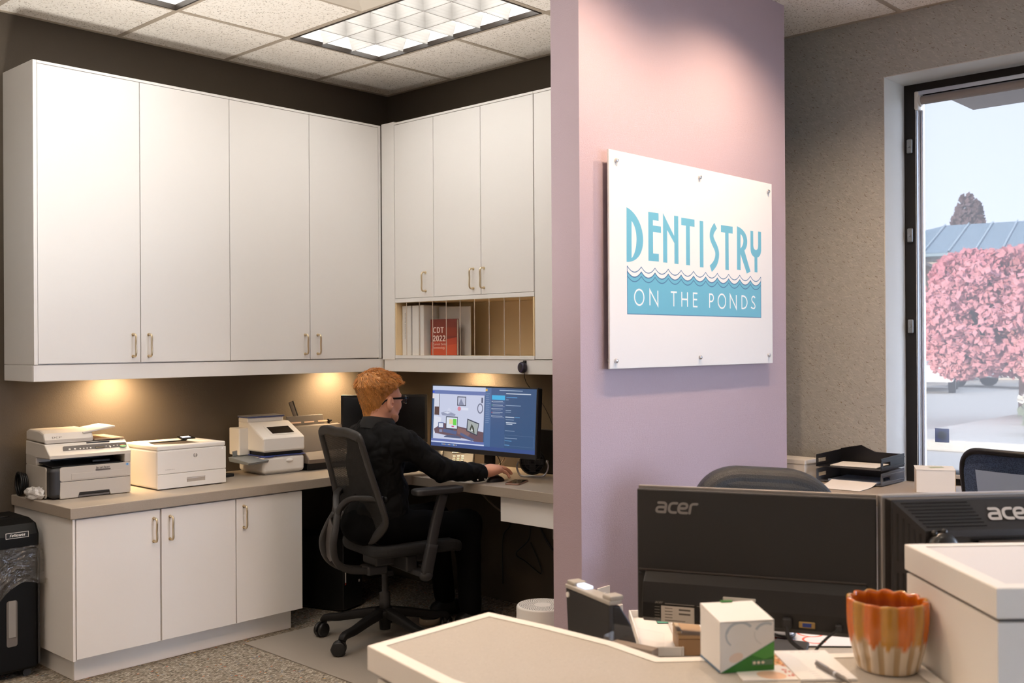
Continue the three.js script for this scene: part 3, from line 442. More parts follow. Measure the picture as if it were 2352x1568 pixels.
// ---------- multifunction printer ----------
{
  const t = thing('printer', 'bulky grey and white multifunction printer with a dark corner stripe, at the worktop end', 'printer', [2.172, D, -4.832], -0.06); t.scale.set(1.2, 1.02, 1);
  obj('core', [bx(-0.153, 0.153, 0.004, 0.143, -0.15, 0.153, 0.022, 4), bx(-0.153, 0.153, 0.13, 0.18, -0.15, -0.03, 0.004)], M.charcoal, t);
  obj('front_cover', [mv(ext(roundRect(0.272, 0.064, 0.012), 0.008, 0.002), 0.0175, 0.1105, 0.147)], grey2, t);
  obj('cover_panel', mv(ext(roundRect(0.212, 0.027, 0.003), 0.002, 0.0006), 0.03, 0.098, 0.1545), grey2, t);
  const tray = shape([[-0.117, 0.003], [-0.052, 0.003], [-0.046, 0.025], [0.068, 0.025], [0.074, 0.003], [0.152, 0.003], [0.152, 0.0765], [-0.117, 0.0765], [-0.119, 0.02]]);
  obj('paper_tray', mv(ext(tray, 0.012, 0.002), 0, 0, 0.1435), grey2, t);
  obj('tray_grip', bx(-0.05, 0.072, 0.003, 0.03, 0.13, 0.1475, 0.002), M.greyPlastic, t);
  obj('side_panel', mv(ext(roundRect(0.255, 0.138, 0.014), 0.006, 0.002), -0.157, 0.073, -0.02, 0, Math.PI / 2), grey2, t);
  obj('side_panel', bx(0.149, 0.1555, 0.004, 0.2, -0.15, 0.15, 0.003), grey2, t);
  obj('corner_post', bx(0.13, 0.1555, 0.142, 0.186, 0.1, 0.154, 0.004), grey2, t); obj('corner_post', bx(-0.156, -0.1, 0.14, 0.186, -0.15, -0.02, 0.004), grey2, t);
  obj('output_tray', [mv(bx(-0.145, 0.128, -0.002, 0.002, -0.09, 0.09), 0, 0.15, 0.055, 0.06), bx(0.015, 0.085, 0.151, 0.162, 0.09, 0.12, 0.003)], M.black, t);
  obj('scanner_unit', prof([[0.154, 0.182], [0.156, 0.196], [0.098, 0.236], [0.09, 0.243], [-0.15, 0.248], [-0.153, 0.184], [-0.02, 0.178], [0.06, 0.178]], -0.156, 0.156, 0.004), lid2, t);
  const a = Math.atan2(0.04, 0.058), panel = new THREE.Group();
  obj('control_panel', mv(ext(roundRect(0.246, 0.034, 0.008), 0.003, 0.001), 0.024, 0.2165, 0.1275, a - Math.PI / 2 + Math.PI / 2 - 0.96), M.greyPlastic, t);
  const nz = [Math.sin(0.605), Math.cos(0.605)], on = (x, s) => [x, 0.2165 - s * Math.sin(0.6) + 0.0042 * Math.cos(0.6), 0.1275 + s * Math.cos(0.6) + 0.0042 * Math.sin(0.6)];
  const btn = (x, s, r, m) => { const p = on(x, s); return cyl(r, r, 0.003, 14, p[0], p[1], p[2], 0.6); };
  obj('button_pads', [...[-0.075, -0.055].map((x) => btn(x, 0.002, 0.004)), ...[-0.035, -0.022, -0.009, 0.004].map((x) => btn(x, 0.003, 0.003)), ...[0.066, 0.08, 0.096, 0.11].map((x) => btn(x, -0.003, 0.0032)), btn(0.08, 0.006, 0.0032)], M.whitePlastic, t).userData.kind = 'stuff';
  const p1 = on(0.04, 0.002); obj('small_display', mv(bx(-0.018, 0.018, -0.001, 0.001, -0.005, 0.005, 0.0006), p1[0], p1[1], p1[2], 0.6), M.black, t);
  const p2 = on(0.129, -0.0055), p3 = on(0.13, 0.0075);
  obj('stop_button', cyl(0.011, 0.011, 0.0035, 24, 0, 0, 0).scale(1.15, 1, 0.55).applyMatrix4(new THREE.Matrix4().makeTranslation(p2[0], p2[1] + 0.001, p2[2]).multiply(new THREE.Matrix4().makeRotationX(0.6))), std('#b8442f', 0.4), t);
  obj('start_button', cyl(0.011, 0.011, 0.0035, 24, 0, 0, 0).scale(1.15, 1, 0.6).applyMatrix4(new THREE.Matrix4().makeTranslation(p3[0], p3[1] + 0.001, p3[2]).multiply(new THREE.Matrix4().makeRotationX(0.6))), std('#4f9a62', 0.4), t);
  obj('document_feeder', prof([[0.088, 0.246], [0.092, 0.262], [0.075, 0.29], [0.02, 0.302], [-0.12, 0.302], [-0.15, 0.292], [-0.152, 0.25]], -0.155, 0.03, 0.008), lid2, t);
  obj('feeder_tray', [mv(bx(0, 0.13, -0.005, 0.005, -0.11, 0.085, 0.004), -0.01, 0.285, 0, 0, 0, 0.17)], lid2, t);
  obj('shaded_scanner_lid', [bx(0.035, 0.153, 0.247, 0.254, -0.15, 0.088, 0.003)], std('#a48a70', 0.5), t);  // brownish tone is shade on the lid, put into its colour
  obj('slot', bx(0.0, 0.09, 0.2, 0.2425, 0.0945, 0.0975, 0.001), M.black, t);
  put(t, 'maker_name', decal(0.056, 0.015, 256, word('brother', 'bold #px sans-serif', '#4a423c')), [0.044, 0.129, 0.1556]);
  put(t, 'name_plate', decal(0.058, 0.007, 256, (g, W, H) => { g.fillStyle = '#5b534c'; g.fillRect(0, 0, W, H); }), [0.044, 0.1195, 0.1572]);
  put(t, 'blue_sticker', decal(0.011, 0.011, 64, (g, W, H) => { g.fillStyle = '#4e8fcb'; g.fillRect(0, 0, W, H); g.strokeStyle = '#cfe0f0'; g.lineWidth = 5; g.strokeRect(8, 8, 48, 48); }), [0.14, 0.134, 0.1556]);
  put(t, 'model_lettering', decal(0.04, 0.012, 256, word('DCP', '#px sans-serif', '#55504a')), [-0.11, 0.272, 0.0905], [-0.25, 0, 0]);
}
{ // crumpled wrapper and black coil beside it
  const g = new THREE.IcosahedronGeometry(1, 5), p = g.attributes.position;
  for (let i = 0; i < p.count; i++) { const v = new THREE.Vector3().fromBufferAttribute(p, i), k = 1 + 0.3 * perlin.noise(v.x * 2.2, v.y * 2.2, v.z * 2.2) + 0.22 * Math.abs(perlin.noise(v.x * 5, v.y * 5 + 3, v.z * 5)); p.setXYZ(i, v.x * k * 0.062, Math.max(-0.024, v.y * k * 0.03), v.z * k * 0.026); }
  g.computeVertexNormals();
  const w = obj('plastic_wrapper', g, phys('#e6e2dd', 0.25, { transmission: 0.25, thickness: 0, clearcoat: 0.4, side: THREE.DoubleSide })); w.position.set(1.957, D + 0.0255, -4.80); w.rotation.y = -1.35;
  tag(w, 'crumpled clear and white plastic wrapper at the worktop end beside the multifunction printer', 'wrapper');
  const c = obj('cable_coil', [0, 1, 2, 3].map((k) => mv(new THREE.TorusGeometry(0.052 - k * 0.003, 0.005, 8, 30), 0, 0, (k - 1.5) * 0.009)), M.black); c.position.set(1.958, D + 0.058, -4.95); c.rotation.set(0, 1.45, 0);
  tag(c, 'black coiled cable standing behind the crumpled plastic wrapper', 'cable');
}
// ---------- white laser printer ----------
{
  const t = thing('printer', 'compact white laser printer with a round dark logo, second along the worktop', 'printer', [2.6415, D, -4.785], -0.01);
  const w = 0.185, d = 0.17;
  obj('body', bx(-w, w, 0.004, 0.192, -d, d - 0.004, 0.012, 3), M.whitePlastic, t);
  obj('feet', [bx(-w + 0.01, w - 0.01, 0, 0.006, -d + 0.02, d - 0.02)], M.greyPlastic, t);
  obj('front_cover', mv(ext(roundRect(2 * w - 0.002, 0.112, 0.004), 0.008, 0.0025), 0, 0.132, d - 0.0065), M.whitePlastic, t);
  const tr = roundRect(2 * w - 0.002, 0.069, 0.004); tr.holes.push(new THREE.Path([[-0.03, -0.012], [0.068, -0.012], [0.068, 0.009], [-0.03, 0.009]].map((q) => new THREE.Vector2(...q))));
  obj('paper_tray', mv(ext(tr, 0.008, 0.002), 0, 0.0395, d - 0.0065), M.whitePlastic, t);
  obj('tray_grip', [mv(bx(-0.029, 0.067, -0.012, 0.012, 0, 0.001), 0, 0.039, d - 0.004, -0.3)], std('#a79d92', 0.5), t);
  const top = roundRect(2 * w, 2 * d, 0.014); top.holes.push(new THREE.Path([[-0.145, -0.075], [-0.02, -0.125], [0.14, -0.115], [0.15, -0.09], [0.1, 0.09], [-0.1, 0.105]].map((q) => new THREE.Vector2(...q))));
  obj('top_cover', mv(ext(top, 0.022, 0.005), 0, 0.19, 0, -Math.PI / 2), M.whitePlastic, t);
  obj('output_tray', [mv(bx(-0.15, 0.152, -0.001, 0.001, -0.125, 0.12), 0, 0.2, 0, 0.05)], std('#4d463f', 0.6), t);
  obj('slot', bx(-0.135, 0.1, 0.193, 0.2085, -0.12, -0.07, 0.001), M.black, t);
  obj('control_pod', mv(bx(-0.042, 0.034, 0, 0.008, -0.028, 0.028, 0.003), 0.12, 0.214, -0.1, 0.16), M.blackGloss, t);
  obj('display_screen', mv(bx(-0.03, 0.018, 0, 0.0008, -0.012, 0.014, 0.0003), 0.117, 0.2225, -0.098, 0.16), lampMat([0.62, 0.75, 1], 0.6), t);
  put(t, 'round_logo', decal(0.024, 0.024, 256, (g) => { g.strokeStyle = '#2c2622'; g.lineWidth = 20; g.beginPath(); g.arc(128, 128, 104, -1.1, 1.1); g.stroke(); g.beginPath(); g.arc(128, 128, 104, 2.0, 4.2); g.stroke(); g.lineWidth = 16; const L = (...p) => { g.beginPath(); p.forEach((q, i) => i ? g.lineTo(...q) : g.moveTo(...q)); g.stroke(); }; L([112, 22], [66, 190]); L([86, 112], [112, 112], [92, 190]); L([182, 76], [138, 236]); L([168, 112], [196, 112], [178, 176], [150, 176]); }), [0.015, 0.155, d + 0.0018]);
  put(t, 'model_lettering', decal(0.05, 0.005, 256, word('LaserJet Pro', '#px sans-serif', '#9a928a')), [-0.12, 0.096, d + 0.0018]);
  obj('power_light', cyl(0.002, 0.002, 0.002, 10, 0.163, 0.178, d + 0.001, Math.PI / 2), lampMat([1, 1, 1], 1.2), t);
}
// ---------- postage machine ----------
{
  const t = thing('postage_machine', 'white franking machine with blue trim lines and a dark sloping screen, between printer and scanner', 'franking machine', [3.25, D, -4.85], -0.055);
  const w = 0.1275, trim = std('#3c4a8c', 0.4);
  obj('base', [bx(-w, w, 0.006, 0.098, -0.13, 0.14, 0.02, 4), bx(-w + 0.02, w - 0.02, 0, 0.01, -0.11, 0.12, 0.003)], M.whitePlastic, t);
  obj('base_trim', bx(-w - 0.001, w + 0.001, 0.0975, 0.1015, -0.1, 0.141, 0.0018), trim, t);
  obj('gap', bx(-w + 0.012, w - 0.012, 0.1, 0.125, -0.12, 0.125, 0.003), M.black, t);
  obj('head', prof([[0.135, 0.121], [0.14, 0.13], [0.14, 0.192], [0.13, 0.2], [-0.02, 0.272], [-0.13, 0.275], [-0.13, 0.121]], -w, w, 0.009), M.whitePlastic, t);
  const sl = Math.atan2(0.072, 0.15);
  obj('screen', mv(bx(-0.062, 0.072, 0, 0.0025, -0.038, 0.034, 0.001), 0.012, 0.2295, 0.071, sl), M.blackGloss, t);
  obj('screen_bezel', mv(bx(-0.075, 0.085, 0, 0.0012, -0.049, 0.045, 0.0005), 0.012, 0.2292, 0.071, sl), M.whitePlastic, t);
  obj('rear_tower', bx(-w - 0.0, w - 0.03, 0.27, 0.298, -0.13, -0.03, 0.008, 2), M.whitePlastic, t);
  obj('tower_lid', [bx(-w - 0.003, w - 0.026, 0.302, 0.307, -0.133, -0.024, 0.003)], std('#8f8d8c', 0.5), t);
  obj('lid_trim', [bx(-w - 0.003, w - 0.026, 0.2975, 0.302, -0.133, -0.024, 0.002)], trim, t);
  obj('side_block', bx(-w - 0.055, -w + 0.01, 0.098, 0.245, -0.13, -0.02, 0.006, 2), M.whitePlastic, t);
  const ts = prof([[0.1, 0], [0.11, 0.012], [0.09, 0.016], [-0.1, 0.03], [-0.11, 0.028], [-0.1, 0.004]], -0.06, 0.06, 0.003);
  obj('letter_tray', mv(ts, -w - 0.035, 0.066, 0.045, 0, 0, 0.06), std('#7e8488', 0.4), t);
  obj('tray_guide', mv(bx(-0.05, 0.06, 0, 0.03, -0.004, 0.004, 0.003), -w - 0.03, 0.098, -0.045, 0, 0, 0.12), std('#7e8488', 0.4), t);
  obj('tray_trim', bx(-w - 0.03, -w + 0.06, 0.094, 0.0985, 0.134, 0.1425, 0.0015), trim, t);
  obj('latch', mv(new THREE.SphereGeometry(0.022, 20, 10, 0, Math.PI * 2, 0, Math.PI / 2).scale(1, 0.45, 0.5), 0.03, 0.07, 0.139, Math.PI * 0.42), M.whitePlastic, t);
}
{ // flat black adapter behind the laser printer
  const a = obj('power_adapter', bx(-0.05, 0.05, 0, 0.016, -0.03, 0.03, 0.004), M.black); a.position.set(2.94, D + 0.0005, -4.83); a.rotation.y = 0.2; tag(a, 'small flat black power adapter lying between the two white machines', 'adapter');
}
// ---------- document scanner ----------
{
  const t = thing('document_scanner', 'grey-brown sheet-fed scanner with two upright paper guides, half hidden by the swivel chair', 'scanner', [3.545, D, -4.81], 0.0);
  const sc = phys('#5d544d', 0.5), sc2 = phys('#776c63', 0.5), w = 0.165;
  obj('base', bx(-w + 0.01, w - 0.01, 0, 0.04, -0.1, 0.1, 0.004), M.black, t);
  obj('front_body', prof([[0.125, 0.04], [0.13, 0.062], [0.09, 0.1], [-0.1, 0.1], [-0.1, 0.04]], -w, w, 0.006), sc2, t);
  obj('rear_body', prof([[0.075, 0.101], [-0.01, 0.235], [-0.04, 0.24], [-0.1, 0.2], [-0.1, 0.101]], -w, w, 0.006), sc, t);
  obj('paper_chute', [mv(bx(-w - 0.01, w - 0.09, 0, 0.075, -0.004, 0.004, 0.003), 0, 0.222, -0.045, -0.35)], sc, t);
  for (const x of [-0.125, -0.035, 0.06]) obj('chute_window', mv(bx(-0.034, 0.034, -0.004, 0.004, 0, 0.001, 0.0004), x, 0.2555, -0.0475, -0.35), std('#d9b79c', 0.4), t);
  obj('paper_guide', mv(bx(-0.012, 0.012, 0, 0.115, -0.004, 0.004, 0.003), -0.1, 0.262, -0.075, -0.2, 0, 0.25), sc, t);
  obj('paper_guide', mv(bx(-0.004, 0.004, 0, 0.12, -0.004, 0.004, 0.002), -0.078, 0.262, -0.08, -0.2, 0, 0.25), M.charcoal, t);
  obj('guide_knob', mv(new THREE.ConeGeometry(0.014, 0.03, 14), 0.112, 0.255, -0.045, 0, 0, -1.4), M.black, t);
  obj('button_light', cyl(0.006, 0.006, 0.002, 14, 0.135, 0.205, 0.0145, 1.0), lampMat([0.45, 0.55, 1], 1.4), t);
  put(t, 'print', decal(0.06, 0.045, 256, (g, W, H) => { g.fillStyle = '#cfc5ba'; g.fillRect(W * 0.1, H * 0.1, W * 0.5, H * 0.14); g.fillRect(W * 0.3, H * 0.5, W * 0.25, H * 0.12); g.fillRect(W * 0.3, H * 0.72, W * 0.45, H * 0.1); }), [0.1, 0.0835, 0.1125], [-0.83, 0, 0]);
}
// ---------- dark monitor in the corner ----------
{
  const t = thing('monitor', 'black switched-off monitor standing across the room corner behind the man', 'monitor', [3.893, D, -4.655], -0.75);
  const w = 0.25;
  obj('housing', bx(-w, w, 0.12, 0.4, -0.03, 0, 0.004, 2), M.black, t);
  obj('screen', bx(-w + 0.014, w - 0.014, 0.14, 0.386, 0.0002, 0.0012, 0.0004), M.blackGloss, t);
  obj('stand', [bx(-0.03, 0.03, 0.006, 0.2, -0.05, -0.031, 0.004), bx(-0.11, 0.11, 0, 0.008, -0.1, 0.06, 0.003)], M.black, t);
}
// ---------- lit monitor ----------
const SCREEN = canvasTex(1600, 724, (g, W, H) => {
  const R = (x, y, w, h, c) => { g.fillStyle = c; g.fillRect(x, y, w, h); };
  R(0, 0, W, H, '#4a6288');
  R(0, 0, 850, 50, '#c9d3ee'); R(0, 50, 850, 44, '#6f7fb4'); R(0, 62, 30, 20, '#3f5be0'); R(0, 92, 30, 60, '#e7dcd8');
  // photo shown on the screen: a desk with two screens
  g.save(); g.beginPath(); g.rect(30, 94, 806, 540); g.clip();
  R(30, 94, 806, 540, '#ccd2ea'); R(30, 94, 90, 250, '#d8dbea'); R(40, 250, 76, 100, '#604a48'); R(112, 94, 8, 260, '#5d5057');
  const P = (c, ...p) => { g.fillStyle = c; g.beginPath(); p.forEach((q, i) => i ? g.lineTo(...q) : g.moveTo(...q)); g.fill(); };
  P('#e1e4f2', [30, 360], [160, 380], [140, 470], [30, 600]); P('#6f5862', [40, 520], [190, 440], [836, 520], [836, 634], [700, 634], [540, 610], [300, 590], [60, 570]); P('#8a6a6a', [420, 480], [650, 520], [600, 580], [430, 560]);
  R(410, 116, 140, 110, '#3a3e52'); R(420, 126, 120, 92, '#c3c7dc'); P('#8c92ac', [430, 216], [470, 140], [520, 216]);
  g.strokeStyle = '#70768f'; g.lineWidth = 14; g.beginPath(); g.ellipse(775, 246, 38, 52, 0, 0, 7); g.stroke(); R(790, 120, 26, 62, '#5c617a');
  P('#9aa0ba', [150, 320], [250, 296], [390, 330], [380, 352], [170, 352]); P('#d9def0', [190, 316], [250, 300], [310, 316], [260, 330]);
  R(236, 360, 190, 150, '#3d4355'); R(246, 370, 172, 130, '#dfe6f2'); R(290, 392, 60, 60, '#e6d9a8'); R(352, 386, 56, 74, '#6fd455'); R(330, 470, 40, 14, '#d05a8a'); P('#4b526a', [310, 510], [350, 510], [380, 552], [280, 552]);
  P('#3d4355', [580, 372], [768, 420], [740, 566], [570, 520]); P('#a9b0b0', [592, 388], [756, 430], [732, 552], [584, 510]); P('#4a5048', [620, 500], [650, 430], [690, 480], [700, 540]); P('#d9dde0', [640, 510], [655, 470], [676, 520]);
  P('#5a6790', [200, 510], [420, 530], [410, 572], [190, 550]); P('#5a6790', [480, 540], [700, 612], [660, 634], [470, 570]); R(110, 438, 90, 66, '#4a5b8e'); R(120, 446, 70, 50, '#dfe3f0'); R(130, 520, 50, 34, '#8a90b0');
  g.fillStyle = '#566080'; g.beginPath(); g.ellipse(350, 612, 140, 34, 0, Math.PI, 0); g.fill();
  g.fillStyle = '#d98a9a'; g.beginPath(); g.arc(445, 262, 26, 0, 7); g.fill(); R(480, 246, 110, 30, '#dfe3f4'); P('#d5daf0', [240, 300], [280, 250], [320, 290]);
  g.restore();
  R(0, 634, 850, 54, '#6574b0'); R(0, 664, 850, 14, '#d3dcf4'); R(0, 680, W, 44, '#43568c'); for (let i = 0; i < 12; i++) R(170 + i * 22, 690, 12, 12, ['#6db7e8', '#c8d2ee', '#e8d28a', '#9fb0e0'][i % 4]);
  // mail program
  R(850, 0, 750, 680, '#47608a'); R(850, 0, 90, 680, '#54719f'); R(850, 14, 30, 26, '#e0b45a'); R(950, 84, 196, 52, '#49b4e6'); R(946, 0, 206, 680, 'rgba(70,92,124,0.0)'); R(1152, 0, 448, 680, '#425b80');
  for (let y = 150; y < 360; y += 42) { R(966, y, 150, 7, '#a9b6cc'); R(966, y + 15, rr(90, 180), 5, '#8b9bb6'); R(950, y, 12, 12, ['#cfd5e2', '#55c6a0', '#d9dde6', '#c85a6a', '#cfd5e2'][((y - 150) / 42) | 0]); }
  for (let y = 70; y < 420; y += 22) R(860, y, rr(36, 70), 4, '#8ea4c4');
  g.fillStyle = '#9db0cc'; for (const [x, y, w, h, c] of [[1060, 22, 340, 8, '#a9bad2'], [1160, 56, 360, 10, '#cfd8e6'], [1165, 100, 160, 7, '#5f9fd8'], [1160, 128, 40, 6], [1160, 190, 220, 8], [1160, 246, 80, 10], [1160, 268, 80, 6], [1160, 322, 130, 10, '#c6d0e0'], [1300, 322, 70, 6, '#6aa6da'], [1165, 352, 120, 8], [1170, 384, 150, 10, '#c6d0e0'], [1175, 402, 90, 8, '#c6d0e0'], [1160, 478, 140, 6], [1160, 560, 180, 8], [1160, 592, 100, 6, '#6aa6da'], [1160, 640, 70, 6, '#6aa6da']]) R(x, y, w, h, c || '#8fa3c0');
  g.strokeStyle = '#6c82a4'; g.lineWidth = 2; g.strokeRect(1156, 530, 420, 120);
});
{
  const t = thing('monitor', 'wide black monitor with its screen switched on, in front of the man', 'monitor', [3.815, D, -3.781], -Math.PI / 2);
  const w = 0.3865, g = new THREE.Group();
  const tilt = -0.055, up = (geo) => mv(geo, 0, 0.297, 0, tilt);
  obj('housing', up(bx(-w, w, -0.176, 0.176, -0.035, -0.003, 0.006, 2)), M.black, t);
  obj('bezel', [up(bx(-w, w, -0.177, -0.153, -0.003, 0.0035, 0.0015)), up(bx(-w, w, 0.17, 0.177, -0.003, 0.0035, 0.0015)), up(bx(-w, -w + 0.008, -0.153, 0.17, -0.003, 0.0035, 0.0015)), up(bx(w - 0.008, w, -0.153, 0.17, -0.003, 0.0035, 0.0015))], M.charcoal, t);
  obj('screen', up(plane(2 * w - 0.016, 0.323, 0, 0.0085, 0.001)), new THREE.MeshStandardMaterial({ color: '#0a0a0c', roughness: 0.25, emissive: '#ffffff', emissiveMap: SCREEN, emissiveIntensity: 0.78 }), t);
  obj('neck', [bx(-0.03, 0.03, 0.01, 0.24, -0.075, -0.045, 0.006), bx(-0.05, 0.05, 0.2, 0.32, -0.05, -0.03, 0.004)], M.black, t);
  obj('stand_leg', mv(bx(-0.014, 0.014, 0, 0.016, 0, 0.19, 0.004), 0.02, 0, -0.07, 0, 0.95), M.charcoal, t); obj('stand_leg', mv(bx(-0.014, 0.014, 0, 0.016, 0, 0.19, 0.004), -0.02, 0, -0.07, 0, -0.95), M.charcoal, t);
  const l = new THREE.RectAreaLight(0x9fb6e6, 0.3, 0.74, 0.31); l.position.set(3.8, 1.065, -3.781); l.rotation.y = Math.PI / 2; l.name = 'screen_light'; scene.add(l);
}
// ---------- small things on the desk ----------
{
  const c = thing('timer', 'small white square dial timer in a grey case, before the lit monitor', 'timer', [3.80, D, -3.775], -0.98);
  obj('case', [mv(ext(roundRect(0.064, 0.07, 0.014), 0.04, 0.006, 3), 0, 0.036, -0.034)], std('#6a6662', 0.5), c);
  const face = canvasTex(256, 256, (g) => { g.fillStyle = '#f2efe9'; g.fillRect(0, 0, 256, 256); g.strokeStyle = '#77716a'; for (let k = 0; k < 12; k++) { g.lineWidth = k % 3 ? 3 : 6; const a = k / 12 * 6.283; g.beginPath(); g.moveTo(128 + 88 * Math.cos(a), 128 + 88 * Math.sin(a)); g.lineTo(128 + 104 * Math.cos(a), 128 + 104 * Math.sin(a)); g.stroke(); } });
  obj('face', mv(ext(roundRect(0.056, 0.062, 0.01), 0.003, 0.0008), 0, 0.036, 0.0045), M.paper, c); obj('dial', plane(0.05, 0.055, 0, 0.036, 0.0078), std('#ffffff', 0.5, { map: face }), c);
  obj('knob', [cyl(0.006, 0.007, 0.008, 16, 0, 0.036, 0.012, Math.PI / 2), bx(-0.0015, 0.0015, 0.026, 0.046, 0.0145, 0.017, 0.0006)], M.greyPlastic, c);
  const ph = thing('telephone', 'black office telephone with pale keys and green line lamps, between the two monitors', 'telephone', [4.0, D, -4.18], -0.85);
  obj('base', prof([[0.1, 0], [0.105, 0.02], [-0.08, 0.105], [-0.1, 0.1], [-0.06, 0]], -0.11, 0.11, 0.006), M.charcoal, ph);
  const sl = Math.atan2(0.085, 0.185), onp = (x, s, d) => [x, 0.065 - s * Math.sin(sl) + d * Math.cos(sl), 0.01 + s * Math.cos(sl) + d * Math.sin(sl)];
  obj('keypad', [].concat(...[0, 1, 2, 3].map((r) => [0, 1, 2].map((q) => { const p = onp(0.0 + q * 0.024, 0.0 + r * 0.021, 0.003); return mv(bx(-0.008, 0.008, -0.002, 0.002, -0.006, 0.006, 0.0015), p[0], p[1], p[2], sl); }))), std('#d8d2c8', 0.4), ph).userData.kind = 'stuff';
  obj('line_lamps', [0, 1, 2].map((q) => { const p = onp(0.082, -0.07 + q * 0.014, 0.003); return mv(bx(-0.007, 0.007, -0.0015, 0.0015, -0.003, 0.003, 0.001), p[0], p[1], p[2], sl); }), lampMat([0.2, 1, 0.45], 0.9), ph).userData.kind = 'stuff';
  { const p = onp(0.025, -0.062, 0.002); obj('label_strip', mv(bx(-0.04, 0.04, -0.001, 0.001, -0.022, 0.022, 0.001), p[0], p[1], p[2], sl), M.paper, ph); }
  obj('handset', mv(ribbon([[-0.075, 0.02, 0.1], [-0.075, 0.05, 0.05], [-0.075, 0.055, -0.02], [-0.075, 0.03, -0.1]], 0.042, (u) => 0.022 + 0.016 * Math.abs(u - 0.5) * 2, [0, 1, 0]), 0, 0.055, 0, sl), M.black, ph);
  const sp = obj('router_box', bx(-0.017, 0.017, 0, 0.235, -0.06, 0.06, 0.004), M.black); sp.position.set(4.16, D + 0.0005, -3.63); sp.rotation.y = 0.1; tag(sp, 'tall thin black box standing by the edge of the lit monitor', 'router');
  const fan = thing('desk_fan', 'small black desk fan with a bent metal foot, under the lit monitor', 'fan', [4.03, D, -3.62], -0.9);
  obj('shroud', mv(lathe([[0.0, -0.03], [0.05, -0.028], [0.066, -0.01], [0.068, 0.015], [0.062, 0.02]], 36), 0, 0.075, 0, Math.PI / 2), M.black, fan);
  obj('grille', [...[0.02, 0.04, 0.06].map((r) => mv(new THREE.TorusGeometry(r, 0.0016, 6, 36), 0, 0.075, 0.022)), ...[-0.05, -0.037, -0.024, -0.011, 0.002, 0.015, 0.028, 0.041, 0.054].map((y) => mv(bx(-Math.sqrt(0.0037 - y * y * 0.95 > 0 ? 0.0037 - y * y * 0.95 : 0.0001), Math.sqrt(0.0037 - y * y * 0.95 > 0 ? 0.0037 - y * y * 0.95 : 0.0001), -0.001, 0.001, -0.001, 0.001, 0.0005), 0, 0.075 + y, 0.023))], M.charcoal, fan);
  obj('fan_rotor', [0, 1, 2, 3].map((k) => mv(bx(0.008, 0.055, -0.016, 0.016, -0.001, 0.001, 0.0008), 0, 0.075, 0.004, 0.5 * 0, 0, k * Math.PI / 2)), M.charcoal, fan);
  obj('metal_foot', [tube([[0.075, 0.075, 0], [0.082, 0.05, 0.01], [0.06, 0.006, 0.03], [0, 0.006, 0.045], [-0.06, 0.006, 0.03], [-0.082, 0.05, 0.01], [-0.075, 0.075, 0]], 0.005, 40, 8), mv(new THREE.SphereGeometry(0.009, 14, 10), 0.075, 0.075, 0)], M.steel, fan);
  const sm = thing('smartphone', 'black smartphone with a pinkish metal rim lying beside the mouse hand', 'phone', [3.775, D + 0.0004, -3.497], 0.42);
  obj('rim', mv(ext(roundRect(0.152, 0.075, 0.01), 0.0078, 0.002), 0, 0, 0, -Math.PI / 2), std('#a98778', 0.3, { metalness: 0.6 }), sm);
  obj('screen', mv(ext(roundRect(0.148, 0.071, 0.008), 0.0007, 0), 0, 0.0076, 0, -Math.PI / 2), M.blackGloss, sm);
  const cam = thing('webcam', 'purple round gadget on a black clip stuck to the white light rail', 'gadget', [3.916, 1.333, -3.566], -Math.PI / 2 - 0.25);
  obj('body', mv(lathe([[0, -0.012], [0.026, -0.01], [0.03, 0.0], [0.027, 0.012], [0.02, 0.016], [0, 0.016]], 32), 0, 0, 0.014, Math.PI / 2), std('#1c1826', 0.4), cam);
  obj('lens_face', cyl(0.0235, 0.0235, 0.002, 32, 0, 0, 0.0285, Math.PI / 2), phys('#3a2a66', 0.25, { clearcoat: 0.6 }), cam);
  obj('mount_clip', bx(-0.01, 0.012, -0.012, 0.036, -0.004, 0.006, 0.002), M.black, cam);
  const wire = obj('cable', tube([[3.905, 1.305, -3.562], [3.915, 1.29, -3.57], [3.95, 1.25, -3.585], [4.0, 1.2, -3.58], [4.04, 1.12, -3.54], [4.12, 0.9, -3.5], [4.15, 0.765, -3.5]], 0.0018, 50, 6), M.black); tag(wire, 'thin black cable hanging from the purple gadget down behind the monitor', 'cable');
  // loose cables on the worktop
  const tan = std('#8d7559', 0.6), cw = [
    ['tan cable curling out from under the telephone', [[4.12, 0.768, -4.08], [4.0, 0.775, -3.98], [4.02, 0.83, -3.93], [4.1, 0.8, -3.98]], 0.0045, tan],
    ['thick pale cable arching up behind the lit monitor', [[4.02, 0.768, -4.0], [4.06, 0.775, -3.93], [4.07, 0.83, -3.86], [4.05, 0.9, -3.83]], 0.006, std('#b5a48c', 0.6)],
    ['pale cable looping on the worktop behind the dial timer', [[4.1, 0.767, -4.06], [3.98, 0.767, -4.0], [3.94, 0.767, -3.93], [4.02, 0.767, -3.86], [4.1, 0.785, -3.92], [4.0, 0.77, -4.05]], 0.003, tan],
    ['dark thin cable loop standing behind the dial timer', [[4.06, 0.767, -4.0], [4.0, 0.79, -3.93], [3.99, 0.85, -3.92], [4.03, 0.85, -3.88], [4.05, 0.79, -3.87], [3.99, 0.766, -3.85]], 0.0022, M.charcoal]];
  for (const [lab, pts, r, m] of cw) tag(obj('cable', tube(pts, r, 48, 7), m), lab, 'cable');
}
